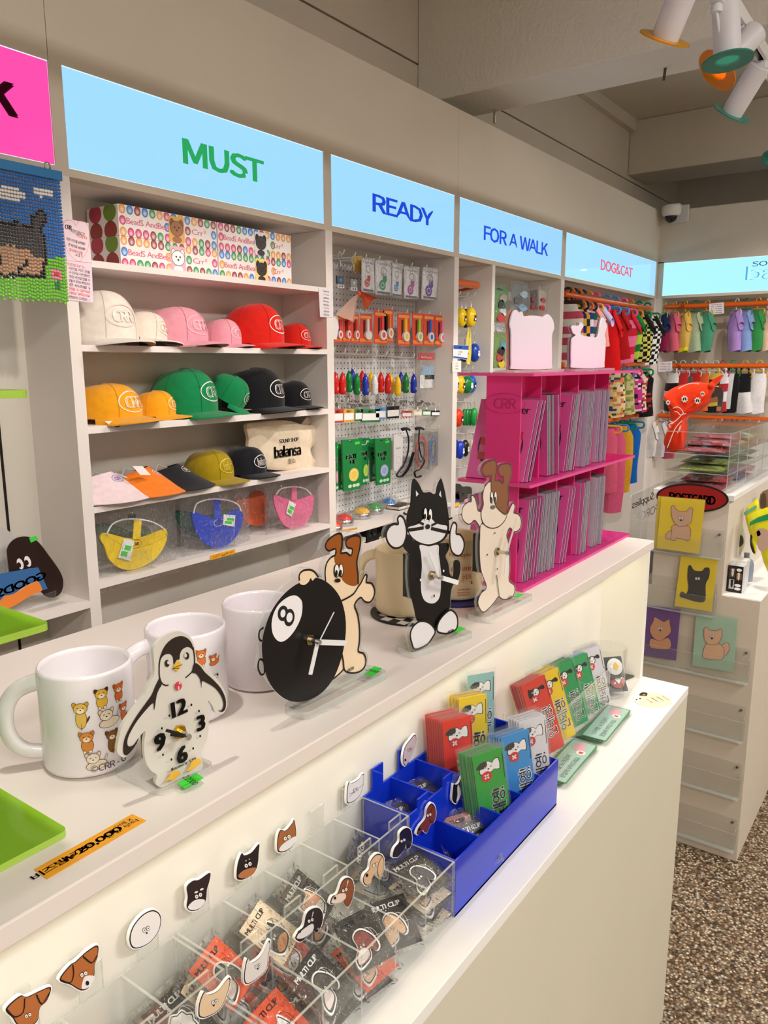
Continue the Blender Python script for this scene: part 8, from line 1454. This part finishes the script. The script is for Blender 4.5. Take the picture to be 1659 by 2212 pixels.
# orange bandana tied on a dark dog figure
f = Fr((GX+.06, 0, 0), (0, -1, 0), (0, 0, 1)); t = thing('dog_figure', 'dark grey and tan flat dog figure wearing the orange bandana', 'figure', (GX+.07, .55, ZR)); q = f.px([(540, 160), (575, 60), (610, 95), (620, 190), (1020, 240), (1040, 300), (1020, 560), (940, 570), (960, 480), (955, 370), (860, 400), (640, 420), (560, 300)], *zo); dz = ZR+.0006-min(p[1] for p in q); m = MB(); m.prism(q, f, -.004, 0, 0x4a4846); m.build('figure_plate', 'satin', t); m = MB(); art(m, f, [('p', 0xb08058, [(850, 390), (960, 360), (970, 440), (860, 450)]), ('p', 0xb08058, [(950, 500), (1015, 505), (1005, 560), (945, 565)])], zo, n=.0004); m.build('tan_patches', 'print', t)
f = Fr((GX+.045, 0, 0), (0, -1, 0), (0, 0, 1)); t = thing('tied_bandana', 'bright orange paisley bandana tied on the dog figure', 'bandana', onX(1460, 970, GX+.045)); OR2 = 0xf03a10
band = [(215, 345), (300, 270), (400, 220), (520, 190), (640, 160), (760, 180), (860, 200), (910, 260), (860, 340), (840, 440), (720, 530), (600, 600), (510, 690), (510, 800), (490, 980), (460, 1080), (380, 1130), (290, 1110), (225, 1040), (220, 960), (270, 820), (320, 690), (290, 540), (240, 430)]
P = f.px(smoothpts(band, 3), *zo); cx, cz = sum(p[0] for p in P)/len(P), sum(p[1] for p in P)/len(P); N = len(P); m = MB(); rings = [[f((cx+(a-cx)*k, cz+(b-cz)*k), .022*math.sqrt(max(0, 1-k**3))+.003*math.sin(i*.9)*(1-k)) for i, (a, b) in enumerate(P)] for k in (1, .93, .75, .45)]; m.add([v for r_ in rings for v in r_]+[f((cx, cz), .022)], [(j*N+i, j*N+(i+1) % N, (j+1)*N+(i+1) % N, (j+1)*N+i) for j in range(3) for i in range(N)]+[(3*N+i, 3*N+(i+1) % N, 4*N) for i in range(N)], OR2); m.add([f(p, -.03) for p in P], [tuple(range(N))], OR2); m.add([f(p, 0) for p in P]+[f(p, -.03) for p in P], [(i, N+i, N+(i+1) % N, (i+1) % N) for i in range(N)], 0xd83210); m.build('folded_cloth', 'fabric', t, smooth=60)
m = MB(); m.prism(f.px(smoothpts([(855, 190), (900, 130), (1030, 60), (1010, 110), (950, 190), (900, 220)], 3), *zo), f, -.01, .004, OR2); m.build('knot_end', 'fabric', t); MB().ball(f(f.px([(880, 215)], *zo)[0], .006), .010, 0xe8380f, 12, 8).build('knot', 'fabric', t, smooth=True)
m = MB()
for cx_, cy_, s in ((310, 440, 34), (538, 392, 50), (715, 415, 48), (785, 320, 34)):
    m.flat(f.px([(cx_+s*(1 if k % 2 else .72)*math.cos(k*PI/8), cy_+s*1.1*(1 if k % 2 else .72)*math.sin(k*PI/8)) for k in range(16)], *zo), f, .0245, 0xf4ece8); m.flat(f.px(ell(cx_-s*.28, cy_, s*.2, s*.5, 12, .3), *zo), f, .0248, 0x2a1418); m.flat(f.px(ell(cx_+s*.28, cy_, s*.2, s*.5, 12, -.3), *zo), f, .0248, 0x2a1418)
for pts in ([(380, 520), (430, 500), (480, 520), (520, 580), (480, 610), (440, 570), (400, 560)], [(330, 690), (380, 710), (430, 680), (500, 610), (560, 590)], [(300, 1060), (340, 960), (380, 860), (420, 780), (500, 690)], [(440, 860), (490, 740), (470, 830)], [(350, 780), (320, 740), (390, 720)], [(450, 250), (600, 180), (740, 185)]): m.stroke(f.px(smoothpts(pts, 3, False), *zo), .0022, f, .0245, 0xf4e4de)
m.build('paisley_print', 'print', t)
# ------------------------------------------------------------------ clear sign and papers on the far ledge of the island
SYv = .70; f = Fr((0, SYv, 0), (1, 0, 0), (0, 0, 1)); zo = (1340, 1000, 6.8); t = thing('clear_sign', 'clear acrylic sign with mirrored white Supplies lettering behind the rack', 'sign', (2.5, SYv, ZLd)); q = f.px([(150, 470), (775, 232), (790, 300), (540, 900), (125, 930)], *zo); x0, x1 = q[0][0], q[1][0]; zt = q[0][1]
slab(t, rrect(x0, ZLd+.0005, x1+.1, zt, .01), f, 0, .003, name='sign_plate'); fm = Fr((0, SYv+.0004, 0), (-1, 0, 0), (0, 0, 1)); m = MB(); m.text('Pet Supplies', fm, -(x0+.17), zt-.032, .022, 0, 0xf2f4f4, bold=.02, width=.3); m.text('FORGET', fm, -(x0+.15), zt-.078, .026, 0, 0xd8dcdc, width=.24); m.build('white_lettering', 'print', t)
for k in range(4): p = onZ(1372+k*8, 1172-k*12, ZLd+.06+.018*k); tag(MB().box(GX+.03, .688-.02*k-.1, ZLd+.0004+k*.0208, GX+.2, .698+.0, ZLd+.0206+k*.0208, (0xe6e8ea, 0xd0d6da, 0xeceeee, 0xc8d0d6)[k]).build('paper_stack', 'paper', bevel=.002), f'white leaflet stack on the far island ledge, {ORD[k]} from the bottom', 'paper', 'leaflet stacks on the island ledge') if False else None
for k in range(3):
    tag(MB().box(GX+.005+.012*k, .705, ZLd+.0006+k*.032, GX+.16, .765, ZLd+.0322+k*.032, (0xe6e8ea, 0xd4dade, 0xeef0f0)[k]).build('leaflet_stack', 'paper', bevel=.002), f'pale leaflet stack on the far island ledge, {ORD[k]} from the bottom', 'paper', 'leaflet stacks on the island ledge')
